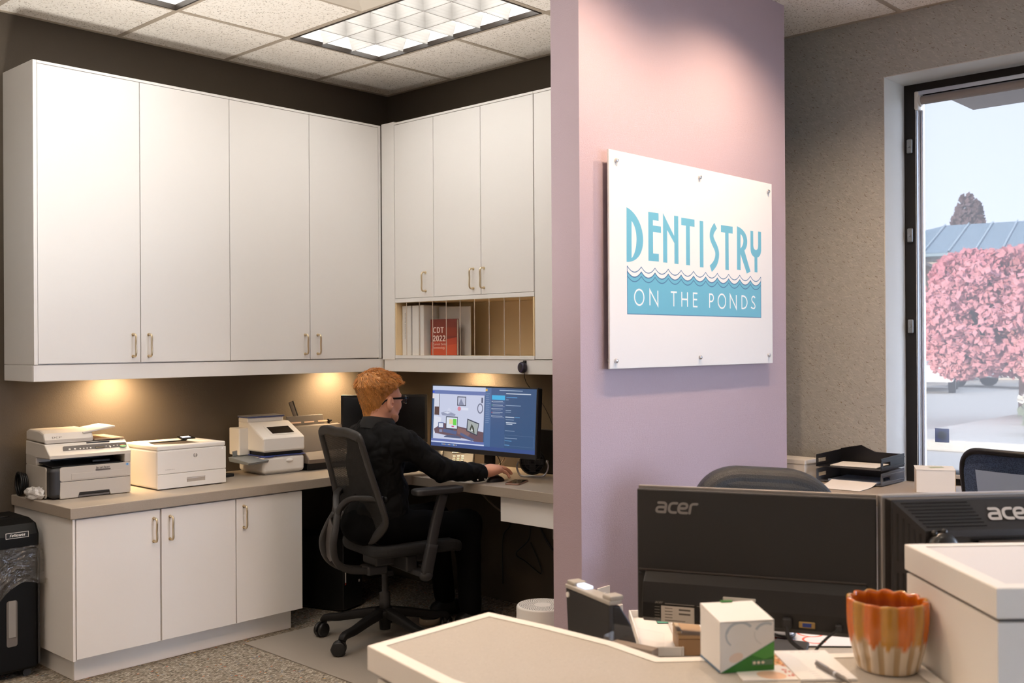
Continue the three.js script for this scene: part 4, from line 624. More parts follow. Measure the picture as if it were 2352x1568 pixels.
// ---------- in the knee space ----------
{
  const pc = thing('computer_tower', 'black computer tower in the dark knee space with a small white label strip', 'computer', [3.5, 0.0, -4.72], 0.3);
  obj('case', bx(-0.09, 0.09, 0.012, 0.4, -0.2, 0.2, 0.006, 2), M.black, pc); obj('foot', bx(-0.08, 0.08, 0, 0.012, -0.18, 0.18), M.blackSoft, pc);
  obj('label_strip', bx(-0.078, -0.066, 0.16, 0.225, 0.2002, 0.201, 0.0004), M.paper, pc); obj('red_label', bx(-0.078, -0.066, 0.148, 0.159, 0.2002, 0.201, 0.0004), std('#a83a2c', 0.6), pc);
  obj('badge', bx(0.05, 0.064, 0.14, 0.154, 0.2002, 0.201, 0.0004), M.paper, pc);
  const d = thing('floor_puck', 'small round puck with a dark top, lying on the mat by the chair base', 'puck', [3.63, 0.006, -3.985]);
  obj('side', lathe([[0, 0], [0.052, 0], [0.054, 0.006], [0.054, 0.028], [0.05, 0.031], [0, 0.031]], 36), std('#a8967c', 0.6), d); obj('top', lathe([[0.05, 0.0312], [0.047, 0.038], [0.04, 0.041], [0, 0.041]], 36), M.black, d);
  const x = WB - 0.004, ks = [
    ['black cable drooping low along the wall in the knee space', [[x - 0.1, 0.62, -3.9], [x - 0.04, 0.52, -3.78], [x - 0.02, 0.35, -3.66], [x - 0.015, 0.27, -3.5], [x - 0.015, 0.28, -3.3], [x - 0.015, 0.34, -3.1]], 0.006],
    ['black cable bundle looping under the pencil drawer', [[x - 0.1, 0.64, -3.95], [x - 0.05, 0.54, -3.86], [x - 0.05, 0.5, -3.7], [x - 0.04, 0.56, -3.6], [x - 0.03, 0.5, -3.5], [x - 0.05, 0.55, -3.62], [x - 0.06, 0.5, -3.74]], 0.005],
    ['black cable hanging straight down the wall in the knee space', [[x - 0.09, 0.7, -4.05], [x - 0.03, 0.55, -4.0], [x - 0.015, 0.44, -3.97], [x - 0.015, 0.38, -4.02], [x - 0.015, 0.1, -4.03]], 0.004],
    ['thin black cable forming a triangle loop on the wall', [[x - 0.02, 0.5, -3.82], [x - 0.012, 0.38, -3.83], [x - 0.012, 0.28, -3.93], [x - 0.012, 0.25, -3.86], [x - 0.012, 0.2, -3.74], [x - 0.012, 0.26, -3.76], [x - 0.012, 0.36, -3.82]], 0.003],
    ['pale cable running down from the worktop to the power strip', [[x - 0.2, 0.71, -4.1], [x - 0.14, 0.62, -4.07], [x - 0.09, 0.53, -3.98], [x - 0.05, 0.5, -3.88]], 0.006]];
  ks.forEach(([lab, pts, r], i) => tag(obj('cable', tube(pts, r, 50, 7), i === 4 ? std('#8a7a6a', 0.6) : M.black), lab, 'cable'));
  const s = thing('power_strip', 'pale power strip fixed on the wall in the knee space among black cables', 'power strip', [x - 0.012, 0.515, -3.83]);
  obj('case', bx(-0.02, 0.015, -0.025, 0.025, -0.15, 0.15, 0.006, 2), std('#8f8578', 0.6), s); for (const z of [-0.1, -0.05, 0, 0.05]) obj('plug', bx(-0.055, -0.02, -0.016, 0.016, z - 0.015, z + 0.015, 0.004), z ? M.black : M.greyPlastic, s);
  const o = thing('wall_outlet', 'black plug adapter in a wall outlet low in the knee space', 'outlet', [x + 0.002, 0.19, -3.38]); obj('plate', bx(-0.006, 0.0, -0.058, 0.058, -0.036, 0.036, 0.002), M.charcoal, o); obj('adapter', bx(-0.045, -0.006, -0.03, 0.045, -0.024, 0.024, 0.004), M.black, o);
}
// ---------- books in the pigeonholes ----------
{
  const X0 = 3.955, Y0 = 1.3918;
  const binder = (lab, z0, z1, text, h = 0.285) => { const t = thing('binder', lab, 'binder', [X0, Y0, (z0 + z1) / 2]); const w = (z1 - z0) / 2; obj('cover', [bx(0, 0.004, 0, h, -w, w, 0.0015), bx(0.004, 0.26, 0, h, -w, -w + 0.003, 0.001), bx(0.004, 0.26, 0, h, w - 0.003, w, 0.001)], std('#e9e6e1', 0.4), t); obj('pages', bx(0.012, 0.25, 0.006, h - 0.008, -w + 0.006, w - 0.006, 0.001), M.paper, t); if (text) put(t, 'spine_print', decal(0.16, 0.012, 256, word('OPERATIONS MANUAL', '#px sans-serif', '#55504a')), [-0.0006, 0.17, -w * 0.3], [0, -Math.PI / 2, Math.PI / 2]); return t; };
  binder('white binder with a printed spine, first in the pigeonholes by the corner', -4.562, -4.486, true);
  binder('plain white binder beside the one with a printed spine', -4.476, -4.42, false);
  binder('large white binder turned so its broad cover shows, behind the red book', -4.408, -4.377, false);
  const bc = obj('binder', bx(0, 0.005, 0, 0.275, -0.13, 0.13, 0.004, 2), std('#d9d3cb', 0.5)); bc.position.set(4.06, Y0, -4.235); bc.rotation.y = 0.0; tag(bc, 'pale cover of a folder standing at the back of the pigeonhole behind the red book', 'folder');
  const cov = canvasTex(512, 512, (g, W, H) => { const grd = null; g.fillStyle = '#7d2a1a'; g.fillRect(0, 0, W, H); g.fillStyle = '#8f3319'; g.fillRect(0, 120, W, 120); g.fillStyle = '#b9452a'; g.beginPath(); g.moveTo(0, 330); g.lineTo(512, 260); g.lineTo(512, 512); g.lineTo(0, 512); g.fill(); g.fillStyle = '#cc5430'; g.beginPath(); g.moveTo(0, 420); g.lineTo(512, 350); g.lineTo(512, 512); g.lineTo(0, 512); g.fill(); g.fillStyle = '#f0d9cb'; g.font = 'bold 116px sans-serif'; g.fillText('CDT', 40, 196); g.fillText('2022', 40, 316); g.font = '42px sans-serif'; g.fillText('Current Dental', 44, 372); g.fillText('Terminology', 44, 422); });
  const b = thing('book', 'red paperback with pale lettering leaning in the pigeonholes', 'book', [3.985, Y0 + 0.001, -4.245], -Math.PI / 2);
  obj('pages', bx(-0.105, 0.105, 0.002, 0.2, -0.014, -0.002, 0.001), M.paper, b); obj('cover', [bx(-0.107, 0.107, 0, 0.203, -0.0018, 0, 0.0006), bx(-0.107, 0.107, 0, 0.203, -0.016, -0.0142, 0.0006), bx(-0.1085, -0.107, 0, 0.203, -0.016, 0, 0.0005)], std('#6d1f1a', 0.4), b);
  obj('printed_front', plane(0.213, 0.202, 0, 0.1015, 0.0006), std('#ffffff', 0.35, { map: cov }), b);
  const p = obj('paper_sheet', (() => { const g = new THREE.PlaneGeometry(0.12, 0.2, 10, 10), q = g.attributes.position; for (let i = 0; i < q.count; i++) { const u = q.getX(i) / 0.12 + 0.5, v = q.getY(i) / 0.2 + 0.5; q.setXYZ(i, 0.02 + 0.12 * (1 - v) * 0.3 - 0.07 * Math.max(0, v - 0.3), v * 0.16, (u - 0.5) * 0.1 + 0.0); } g.computeVertexNormals(); return g; })(), std('#f1eee9', 0.8, { side: THREE.DoubleSide })); p.position.set(3.97, Y0 + 0.075, -3.558); p.rotation.set(0.9, 0, 0); tag(p, 'bent white sheet sticking out of the pigeonhole by the panel', 'paper');
  const pp = obj('paper_stack', bx(0, 0.22, 0, 0.24, -0.012, 0.012, 0.002), M.paper); pp.position.set(3.95, Y0, -3.525); tag(pp, 'white papers standing upright in the last pigeonhole', 'papers');
}
// ---------- swivel chairs ----------
const chairGrey = phys('#2c2a29', 0.5), chairDark = phys('#131212', 0.55, { specularIntensity: 0.5 }), meshFabric = new THREE.MeshStandardMaterial({ color: '#191817', roughness: 0.85, alphaMap: meshHoles, alphaTest: 0.5, side: THREE.DoubleSide });
const castGeo = (() => { const w = (z) => mv(lathe([[0, -0.009], [0.022, -0.009], [0.028, -0.004], [0.028, 0.004], [0.022, 0.009], [0, 0.009]], 24), 0.018, 0.028, z, Math.PI / 2); return { wheels: merge(w(-0.012), w(0.012)), hood: merge(mv(new THREE.CylinderGeometry(0.031, 0.031, 0.012, 20, 1, false, -0.9, 2.4).rotateX(Math.PI / 2), 0.018, 0.028, 0), cyl(0.008, 0.008, 0.035, 12, 0, 0.056, 0)) }; })();
function swivelBase(t0, angles, R, colTop, ox = 0) {
  const t = ox ? { add: (o) => { o.position.x += ox; t0.add(o); } } : t0;
  for (const a of angles) {
    const leg = new THREE.Group(); const len = R - 0.035;
    const g = ribbon([[0.03, 0.135, 0], [len * 0.5, 0.118, 0], [len * 0.85, 0.098, 0], [R, 0.088, 0], [R + 0.012, 0.072, 0]], (u) => 0.05 - 0.016 * u, (u) => 0.05 - 0.022 * u, [0, 1, 0], 20);
    const l = obj('base_leg', g, chairDark, t); l.rotation.y = -a; 
    const s = obj('caster', castGeo.wheels, M.black, l, [R, 0, 0]); s.rotation.y = 0.7 + a * 1.7; s.scale.setScalar(1.25);
    const h = obj('caster_hood', castGeo.hood, M.charcoal, l, [R, 0, 0]); h.rotation.y = 0.7 + a * 1.7; h.scale.setScalar(1.25);
  }
  obj('base_hub', [lathe([[0, 0.05], [0.026, 0.05], [0.03, 0.1], [0.052, 0.112], [0.055, 0.14], [0.045, 0.152], [0.0, 0.152]], 28)], chairDark, t);
  obj('gas_column', [lathe([[0, 0.15], [0.027, 0.15], [0.027, 0.23], [0.0145, 0.235], [0.0145, colTop], [0, colTop]], 24)], M.charcoal, t);
}
{ // the man's chair; local x is the way it faces
  const t = thing('office_chair', 'black mesh swivel chair with a curved back brace, the man sits on it', 'chair', [3.336, 0.006, -3.93], -0.23);
  swivelBase(t, [2.92, 4.18, 5.44, 0.41, 1.66].map((a) => a - 0.23), 0.315, 0.39, -0.045);
  const back = (s, y) => { const k = (y - 0.52) / 0.5; return -0.172 - 0.12 * k - 0.03 * Math.sin(k * Math.PI * 1.15) * -1 + 0.0; };
  const HW = [[1.02, 0.21], [1.012, 0.222], [0.95, 0.228], [0.85, 0.235], [0.74, 0.247], [0.67, 0.256], [0.62, 0.25], [0.57, 0.2], [0.525, 0.125], [0.51, 0.04]];
  const xAt = (y, z) => -0.165 - Math.max(0, y - 0.62) * 0.29 - (y < 0.62 ? (0.62 - y) * -0.02 : 0) - 0.16 * (0.24 * 0.24 - z * z) * 1.1;   // wraps round the sitter
  const R = HW.map(([y, z]) => [xAt(y, z), y, z]), Lf = [...HW].reverse().map(([y, z]) => [xAt(y, z), y, -z]);
  const rim = [...R, ...Lf, [xAt(1.035, -0.1), 1.036, -0.1], [xAt(1.03, 0), 1.032, 0], [xAt(1.035, 0.1), 1.036, 0.1]];
  { const c = new THREE.CatmullRomCurve3(rim.map(V), true, 'centripetal'), N = 120, P = [], I = []; for (let i = 0; i < N; i++) { const p = c.getPoint(i / N), d = c.getTangent(i / N), o = new THREE.Vector3(0, p.y - 0.78, p.z).normalize(), n = new THREE.Vector3().crossVectors(d, new THREE.Vector3(1, 0, 0)).normalize(); for (let k = 0; k < 10; k++) { const a = k / 10 * Math.PI * 2; P.push(p.clone().add(new THREE.Vector3(Math.cos(a) * 0.013, 0, 0)).addScaledVector(n, Math.sin(a) * (p.y > 0.98 ? 0.024 : 0.026))); } } for (let i = 0; i < N; i++) for (let k = 0; k < 10; k++) { const a = i * 10 + k, b = i * 10 + (k + 1) % 10, e = ((i + 1) % N) * 10 + k, f = ((i + 1) % N) * 10 + (k + 1) % 10; I.push(a, b, e, b, f, e); }
    const g = new THREE.BufferGeometry().setFromPoints(P); g.setIndex(I); g.computeVertexNormals(); g.setAttribute('uv', new THREE.BufferAttribute(new Float32Array(P.length * 2), 2)); obj('back_frame', g, new THREE.MeshPhysicalMaterial({ color: '#2c2a29', roughness: 0.5, side: THREE.DoubleSide }), t); }
  { const P = [], U = [], I = [], ny = 40, nz = 20, hw = (y) => { for (let i = 0; i < HW.length - 1; i++) if (y <= HW[i][0] && y >= HW[i + 1][0]) { const u = (HW[i][0] - y) / (HW[i][0] - HW[i + 1][0]); return HW[i][1] * (1 - u) + HW[i + 1][1] * u; } return 0.2; };
    for (let j = 0; j <= ny; j++) { const y = 0.505 + 0.515 * j / ny, w = hw(y) - 0.008; for (let i = 0; i <= nz; i++) { const z = -w + 2 * w * i / nz; P.push(xAt(y, z), y, z); U.push(z * 1, y * 1); } }
    for (let j = 0; j < ny; j++) for (let i = 0; i < nz; i++) { const a = j * (nz + 1) + i; I.push(a, a + 1, a + nz + 1, a + 1, a + nz + 2, a + nz + 1); }
    const g = new THREE.BufferGeometry(); g.setAttribute('position', new THREE.Float32BufferAttribute(P, 3)); g.setAttribute('uv', new THREE.Float32BufferAttribute(U.map((v) => v * 0.8), 2)); g.setIndex(I); g.computeVertexNormals(); obj('back_mesh', g, meshFabric, t); }
  for (const s of [1, -1]) {
    obj('brace_arm', ribbon([[-0.168, 0.725, 0.222 * s], [-0.215, 0.725, 0.15 * s], [-0.265, 0.715, 0.075 * s], [-0.292, 0.665, 0.022 * s], [-0.305, 0.62, 0.013 * s]], 0.034, 0.028, [0, 1, 0.01], 26), chairGrey, t);
    obj('brace_leg', ribbon([[-0.3, 0.645, 0.014 * s], [-0.325, 0.58, 0.045 * s], [-0.345, 0.5, 0.062 * s], [-0.325, 0.425, 0.05 * s], [-0.26, 0.375, 0.032 * s], [-0.1, 0.345, 0.03 * s]], 0.026, 0.034, [1, 0.2, 0], 34), chairGrey, t);
    obj('pivot', cyl(0.013, 0.013, 0.012, 16, -0.158, 0.725, 0.232 * s, 0, 0, Math.PI / 2), M.black, t);
    const p = obj('armrest', mv(ext(roundRect(0.265, 0.085, 0.035), 0.03, 0.01, 3), 0.1, 0.735, 0.275 * s, -Math.PI / 2), M.charcoal, t, [0, s < 0 ? -0.062 : 0, 0]);
    obj('arm_post', [ribbon([[0.13, 0.735, 0.275 * s], [0.085, 0.6, 0.282 * s], [0.055, 0.48, 0.286 * s]], 0.05, 0.034, [0, 0, 1], 16)], M.charcoal, p);
    obj('arm_sleeve', [ribbon([[0.062, 0.5, 0.287 * s], [0.03, 0.36, 0.286 * s]], 0.058, 0.04, [0, 0, 1], 8), mv(new THREE.SphereGeometry(0.035, 18, 12).scale(1, 0.8, 0.75), 0.03, 0.355, 0.284 * s), bx(0.0, 0.05, 0.345, 0.375, Math.min(0.08 * s, 0.285 * s), Math.max(0.08 * s, 0.285 * s), 0.008)], M.charcoal, p);
  }
  obj('brace_panel', mv(ext(shape([[0, 0.19], [0.035, 0.13], [0.05, 0.06], [0.04, 0.0], [0, -0.02], [-0.04, 0.0], [-0.05, 0.06], [-0.035, 0.13]]), 0.006, 0.002), -0.335, 0.435, 0, 0, Math.PI / 2), std('#4a4441', 0.4), t);
  { const pts = []; const g = mv(ext(roundRect(0.48, 0.5, 0.11), 0.055, 0.02, 4), 0, 0, 0, -Math.PI / 2), p = g.attributes.position; for (let i = 0; i < p.count; i++) { const x = p.getX(i), z = p.getZ(i); p.setY(i, p.getY(i) + 0.435 - 0.02 * Math.max(0, (x - 0.12) / 0.12) ** 2 + 0.02 * (z / 0.25) ** 2 - 0.006); p.setX(i, x + 0.05); } g.computeVertexNormals(); obj('seat', g, std('#131212', 0.8, { bumpMap: fabricBump, bumpScale: 0.001 }), t); }
  obj('mechanism', [bx(-0.13, 0.15, 0.375, 0.43, -0.075, 0.075, 0.012, 2), mv(bx(-0.16, -0.05, 0.33, 0.375, -0.05, 0.05, 0.012, 2)), bx(-0.03, 0.03, 0.36, 0.44, -0.2, 0.2, 0.01)], M.charcoal, t);
  obj('lever', [mv(ribbon([[0.05, 0.385, 0.05], [0.055, 0.385, 0.2], [0.06, 0.378, 0.25]], 0.03, 0.008, [0, 1, 0], 10))], M.charcoal, t);
}
{ // padded chair behind the reception monitors
  const leather = phys('#1d1f22', 0.42, { bumpMap: peelAt(14), bumpScale: 0.001 });
  const t = thing('office_chair', 'dark padded leather chair, only its rounded top visible above the first black monitor', 'chair', [3.02, 0.0, -1.7], -2.39);
  swivelBase(t, [0.3, 1.56, 2.81, 4.07, 5.33], 0.31, 0.42);
  const pad = (w, h, d, r) => { const g = mv(ext(roundRect(w, h, r), d, d * 0.42, 6), 0, 0, -d / 2, 0, Math.PI / 2); return g; };
  { const g = pad(0.52, 0.58, 0.11, 0.17), p = g.attributes.position; for (let i = 0; i < p.count; i++) { const y = p.getY(i), z = p.getZ(i); p.setX(i, p.getX(i) - 0.22 - (y + 0.29) * 0.16 + z * z * 0.5); p.setY(i, y + 0.735 - z * z * 0.45); } g.computeVertexNormals(); const b = obj('backrest', g, leather, t); }
  { const g = mv(ext(roundRect(0.5, 0.5, 0.1), 0.1, 0.04, 4), 0.02, 0.42, 0, -Math.PI / 2); obj('seat', g, leather, t); }
  for (const s of [1, -1]) obj('armrest', [ribbon([[-0.2, 0.5, 0.27 * s], [-0.19, 0.66, 0.29 * s], [-0.05, 0.69, 0.3 * s], [0.13, 0.68, 0.29 * s]], 0.05, 0.03, [0, 1, 0.1], 20), ribbon([[0.12, 0.68, 0.29 * s], [0.13, 0.55, 0.29 * s], [0.05, 0.46, 0.24 * s]], 0.045, 0.025, [0, 0.2, 1], 12)], M.black, t);
}
{ // mesh chair by the window worktop
  const t = thing('office_chair', 'blue-black mesh office chair back, its paler blue middle painted as backlight, standing at the window worktop', 'chair', [4.27, 0.0, -1.15], -0.2);
  swivelBase(t, [0.5, 1.76, 3.01, 4.27, 5.53], 0.3, 0.42);
  const s = roundRect(0.45, 0.52, 0.1); const outer = mv(ext(s, 0.016, 0.006, 3), 0, 0, -0.008, 0, Math.PI / 2), bend = (g) => { const p = g.attributes.position; for (let i = 0; i < p.count; i++) { const y = p.getY(i), z = p.getZ(i); p.setX(i, p.getX(i) - 0.25 - (y + 0.26) * 0.2 + z * z * 0.7); p.setY(i, y + 0.79); } g.computeVertexNormals(); return g; };
  const fine = (g) => { const q = g.toNonIndexed ? g : g; return q; };
  const backlitBandTex = canvasTex(256, 256, (g, w, h) => { g.fillStyle = '#3a4861'; g.fillRect(0, 0, w, h); for (let y = 0; y < h; y += 8) for (let x = 0; x < w; x += 8) { g.fillStyle = ['#536687', '#2c3850', '#64799c'][(rnd() * 3) | 0]; g.fillRect(x, y, 6, 3); } }, true, [9, 9]);  // window light through the mesh is painted into these blue tones
  obj('back_band', bend(outer), std('#ffffff', 0.7, { map: backlitBandTex }), t);
  const inG = new THREE.PlaneGeometry(0.3, 0.4, 12, 12).rotateY(-Math.PI / 2).translate(-0.0105, -0.01, 0); obj('back_mesh', bend(inG), new THREE.MeshStandardMaterial({ color: '#a3b2ca', roughness: 0.7, side: THREE.DoubleSide, bumpMap: meshHoles, bumpScale: 0.002 }), t);  // paler panel: backlight from the window put into the colour
  obj('back_edge', bend(mv(new THREE.TubeGeometry(new THREE.CatmullRomCurve3(roundRect(0.45, 0.52, 0.1).getSpacedPoints(60).slice(0, 60).map((p) => new THREE.Vector3(0.006, p.y, p.x)), true), 120, 0.012, 8, true))), M.black, t);
  obj('back_support', ribbon([[-0.28, 0.66, 0], [-0.29, 0.5, 0], [-0.2, 0.41, 0], [-0.02, 0.4, 0]], 0.07, 0.03, [1, 0.3, 0], 16), M.black, t);
  obj('seat', mv(ext(roundRect(0.5, 0.5, 0.1), 0.07, 0.03, 4), 0.02, 0.41, 0, -Math.PI / 2), M.blackSoft, t);
}
// ---------- shredder with plastic bag ----------
const shredBlack = phys('#060606', 0.5, { specularIntensity: 0.45 });
{
  const t = thing('shredder', 'black paper shredder with a clear bag hanging out, beside the base cabinet', 'shredder', [1.732, 0, -4.82]);
  const w = 0.185, d = 0.15;
  obj('bin', [bx(-w, w, 0.035, 0.57, -d, d, 0.014, 3)], shredBlack, t);
  obj('head', prof([[d + 0.004, 0.572], [d + 0.006, 0.63], [d - 0.025, 0.675], [0.05, 0.692], [-d, 0.695], [-d, 0.572]], -w - 0.004, w + 0.004, 0.012), shredBlack, t);
  obj('paper_slot', bx(-0.12, 0.12, 0.69, 0.6965, -0.02, 0.0, 0.001), M.blackGloss, t);
  obj('side_rail', bx(w - 0.004, w + 0.006, 0.05, 0.56, d - 0.03, d + 0.004, 0.004), M.charcoal, t);
  obj('window_recess', [mv(ext(roundRect(0.046, 0.2, 0.012), 0.003, 0.001), 0.07, 0.25, d - 0.0005)], M.greyPlastic, t);
  obj('bag_seen_in_window', mv(bx(-0.015, 0.015, -0.07, 0.09, 0, 0.003, 0.001), 0.07, 0.26, d + 0.002), std('#8f8a84', 0.4), t);
  for (const [x, z] of [[w - 0.04, d - 0.04], [-w + 0.04, d - 0.04], [w - 0.04, -d + 0.04], [-w + 0.04, -d + 0.04]]) obj('caster', [cyl(0.017, 0.017, 0.02, 16, x, 0.0175, z, Math.PI / 2), cyl(0.006, 0.006, 0.02, 10, x, 0.03, z)], M.charcoal, t);
  put(t, 'name_plate', decal(0.098, 0.026, 384, (g, W, H) => { g.fillStyle = '#16150f'; g.fillRect(0, 0, W, H); g.strokeStyle = '#d8d4ce'; g.lineWidth = 8; g.strokeRect(5, 5, W - 10, H - 10); g.fillStyle = '#e6e2dc'; g.font = 'italic bold 62px sans-serif'; g.textAlign = 'center'; g.fillText('Fellowes', W / 2, H * 0.7); }), [0.092, 0.633, d + 0.0065], [-0.05, 0, 0]);
  const g = new THREE.PlaneGeometry(1, 1, 120, 40), p = g.attributes.position;
  for (let i = 0; i < p.count; i++) { const u = p.getX(i) + 0.5, v = p.getY(i) + 0.5, hem = 0.06 * Math.sin(u * 5.1 + 1) + 0.05 * Math.sin(u * 11 + 0.4), y = 0.58 - (1 - v) * (0.2 + hem), k = perlin.noise(u * 9, v * 6, 1.3), k2 = Math.abs(perlin.noise(u * 22, v * 16, 7.7)), off = 0.011 + (1 - v) * 0.022 + 0.011 * k * (1 - v * 0.6) + 0.012 * k2;
    const per = 0.37 + 0.3, q = u * per; const c = 0.014 + off; if (q < 0.37) p.setXYZ(i, -w + q, y, d + off); else p.setXYZ(i, w + off * 0.6, y, d - (q - 0.37)); if (Math.abs(q - 0.37) < 0.02) { const a = (q - 0.35) / 0.04 * Math.PI / 2; p.setXYZ(i, w - 0.02 + (0.02 + off) * Math.sin(a), y, d - 0.02 + (0.02 + off) * Math.cos(a)); } }
  g.computeVertexNormals(); obj('plastic_bag', g, phys('#f0eeea', 0.16, { transmission: 0.95, thickness: 0, ior: 1.5, specularIntensity: 1, side: THREE.DoubleSide }), t);
}
// ---------- round air purifier ----------
{
  const t = thing('air_purifier', 'white round air purifier with a perforated top, on the floor behind the sign wall end', 'air purifier', [3.10, 0.0065, -2.735]);
  obj('body', lathe([[0, 0.002], [0.1, 0.002], [0.105, 0.01], [0.105, 0.4], [0.1, 0.408], [0.097, 0.408]], 56), M.whitePlastic, t);
  const holes = canvasTex(1024, 1024, (g) => { g.fillStyle = '#fff'; g.fillRect(0, 0, 1024, 1024); g.fillStyle = '#000'; for (let r = 0; r < 9; r++) { const R = 190 + r * 36, n = 44; for (let k = 0; k < n; k++) { const a = (k + (r % 2) * 0.5) / n * 6.2832, s = 6 + r * 1.6; g.save(); g.translate(512 + R * Math.cos(a), 512 + R * Math.sin(a)); g.rotate(a); g.beginPath(); g.ellipse(0, 0, 12, s, 0, 0, 7); g.fill(); g.restore(); } } }, false);
  const disc = new THREE.CircleGeometry(0.0985, 56).rotateX(-Math.PI / 2).translate(0, 0.4075, 0);
  obj('top_grille', disc, new THREE.MeshStandardMaterial({ color: '#efe9e2', roughness: 0.4, alphaMap: holes, alphaTest: 0.5, side: THREE.DoubleSide }), t);
  obj('inner_tray', cyl(0.096, 0.096, 0.004, 40, 0, 0.392, 0), std('#3a3631', 0.8), t);
}
// ---------- reception desk: monitors and things under them ----------
const acer = (color) => (g, W, H) => { g.strokeStyle = color; g.lineCap = 'round'; g.lineJoin = 'round'; g.lineWidth = H * 0.17; g.transform(1, 0, -0.16, 1, H * 0.16, 0); const u = H * 0.3, y = H * 0.54;
  const L = (f) => { g.beginPath(); f(); g.stroke(); };
  L(() => { g.moveTo(u * 0.5, y - u); g.lineTo(u * 1.5, y - u); g.quadraticCurveTo(u * 2.2, y - u, u * 2.2, y - u * 0.3); g.lineTo(u * 2.2, y + u); g.lineTo(u * 0.9, y + u); g.quadraticCurveTo(u * 0.25, y + u, u * 0.3, y + u * 0.45); g.quadraticCurveTo(u * 0.35, y - u * 0.05, u * 1, y - u * 0.05); g.lineTo(u * 2.1, y - u * 0.05); });
  L(() => { g.moveTo(u * 4.5, y - u); g.lineTo(u * 3.9, y - u); g.quadraticCurveTo(u * 2.95, y - u, u * 2.95, y); g.quadraticCurveTo(u * 2.95, y + u, u * 3.9, y + u); g.lineTo(u * 4.5, y + u); });
  L(() => { g.moveTo(u * 6.9, y + u); g.lineTo(u * 5.9, y + u); g.quadraticCurveTo(u * 5.0, y + u, u * 5.0, y); g.quadraticCurveTo(u * 5.0, y - u, u * 5.9, y - u); g.quadraticCurveTo(u * 6.8, y - u, u * 6.75, y - u * 0.4); g.quadraticCurveTo(u * 6.7, y + u * 0.05, u * 6.1, y + u * 0.05); g.lineTo(u * 5.2, y + u * 0.05); });
  L(() => { g.moveTo(u * 7.5, y + u); g.lineTo(u * 7.5, y - u * 0.3); g.quadraticCurveTo(u * 7.5, y - u, u * 8.3, y - u); g.lineTo(u * 8.8, y - u); }); };
{
  // local: x along the back as seen, z toward the viewer
  const t = thing('monitor', 'black monitor seen from behind with a grey logo and a ribbed ridge, behind the carton', 'monitor', [1.98, 0.74, -1.449], -1.165);
  const W = 0.532, y = (v) => v - 0.74, back = phys('#191614', 0.42, { bumpMap: peelAt(20), bumpScale: 0.0003 });
  obj('rear_cover', bx(0, W, y(0.81), y(1.115), -0.018, 0, 0.004, 2), back, t);
  obj('front_bezel', bx(0, W, y(0.806), y(1.121), -0.026, -0.019, 0.002), std('#9d958c', 0.35, { metalness: 0.5 }), t);
  const hump = [[0, y(0.926)], [0.03, y(0.905)], [0.042, y(0.86)], [0.042, y(0.826)], [0.03, y(0.815)], [0, y(0.812)]];
  obj('lower_housing', mv(prof(hump, 0.02, W - 0.02, 0.003)), back, t);
  obj('ridge_line', mv(bx(0.004, W - 0.022, -0.002, 0.0025, 0, 0.004, 0.0012), 0, y(0.9265), 0, 0, 0, 0), std('#3a332e', 0.3), t);
  obj('vent_slot', bx(0.205, 0.277, y(0.878), y(0.8845), 0.034, 0.0405, 0.001), std('#c9c4ba', 0.5), t);
  obj('side_crease', mv(bx(0, 0.12, -0.0012, 0.0012, 0, 0.003, 0.0006), 0.004, y(0.919), 0.001, 0, 0.3, -0.42), M.charcoal, t);
  put(t, 'logo', decal(0.106, 0.036, 512, acer('#7d7771')), [0.095, y(1.075), 0.0008]);
  put(t, 'rating_label', decal(0.15, 0.05, 512, (g, w, h) => { g.fillStyle = '#c9bfb2'; g.fillRect(50, 40, 260, 126); g.fillStyle = '#5a524a'; for (let r = 0; r < 4; r++) g.fillRect(80, 56 + r * 24, 60, 5); g.fillRect(190, 58, 90, 14); g.fillRect(190, 90, 90, 14); g.fillRect(80, 150, 160, 6); g.fillStyle = '#8f877d'; g.font = 'italic bold 30px sans-serif'; g.fillText('acer', 0, 26); g.fillRect(80, 20, 230, 6); for (let r = 0; r < 5; r++) g.fillRect(0, 50 + r * 22, 40, 5); g.fillRect(330, 24, 110, 5); g.fillRect(450, 24, 50, 30); }), [0.125, y(0.842), 0.0428]);
  obj('video_socket', [bx(0.37, 0.405, y(0.831), y(0.845), 0.0415, 0.046, 0.002)], std('#a98d5c', 0.35, { metalness: 0.7 }), t);
  obj('video_socket_core', bx(0.378, 0.397, y(0.834), y(0.8425), 0.0461, 0.0475, 0.001), std('#2c3f86', 0.5), t);
  obj('plug', bx(0.336, 0.356, y(0.832), y(0.852), 0.042, 0.062, 0.003), M.charcoal, t); obj('plug', bx(0.447, 0.461, y(0.832), y(0.846), 0.042, 0.058, 0.003), M.charcoal, t);
  obj('plug_lead', tube([[0.345, y(0.836), 0.06], [0.352, y(0.81), 0.065], [0.4, y(0.778), 0.07], [0.47, y(0.748), 0.075], [0.5, y(0.7475), 0.08]], 0.0045, 30, 8), M.charcoal, t);
  obj('plug_lead', tube([[0.452, y(0.836), 0.056], [0.43, y(0.82), 0.07], [0.405, y(0.79), 0.08], [0.395, y(0.75), 0.09], [0.37, y(0.7455), 0.095]], 0.003, 30, 8), M.black, t);
  obj('stand', [bx(0.235, 0.295, y(0.752), y(0.9), -0.055, -0.03, 0.004), bx(0.15, 0.38, y(0.7405), y(0.752), -0.14, -0.02, 0.004)], M.black, t);
}
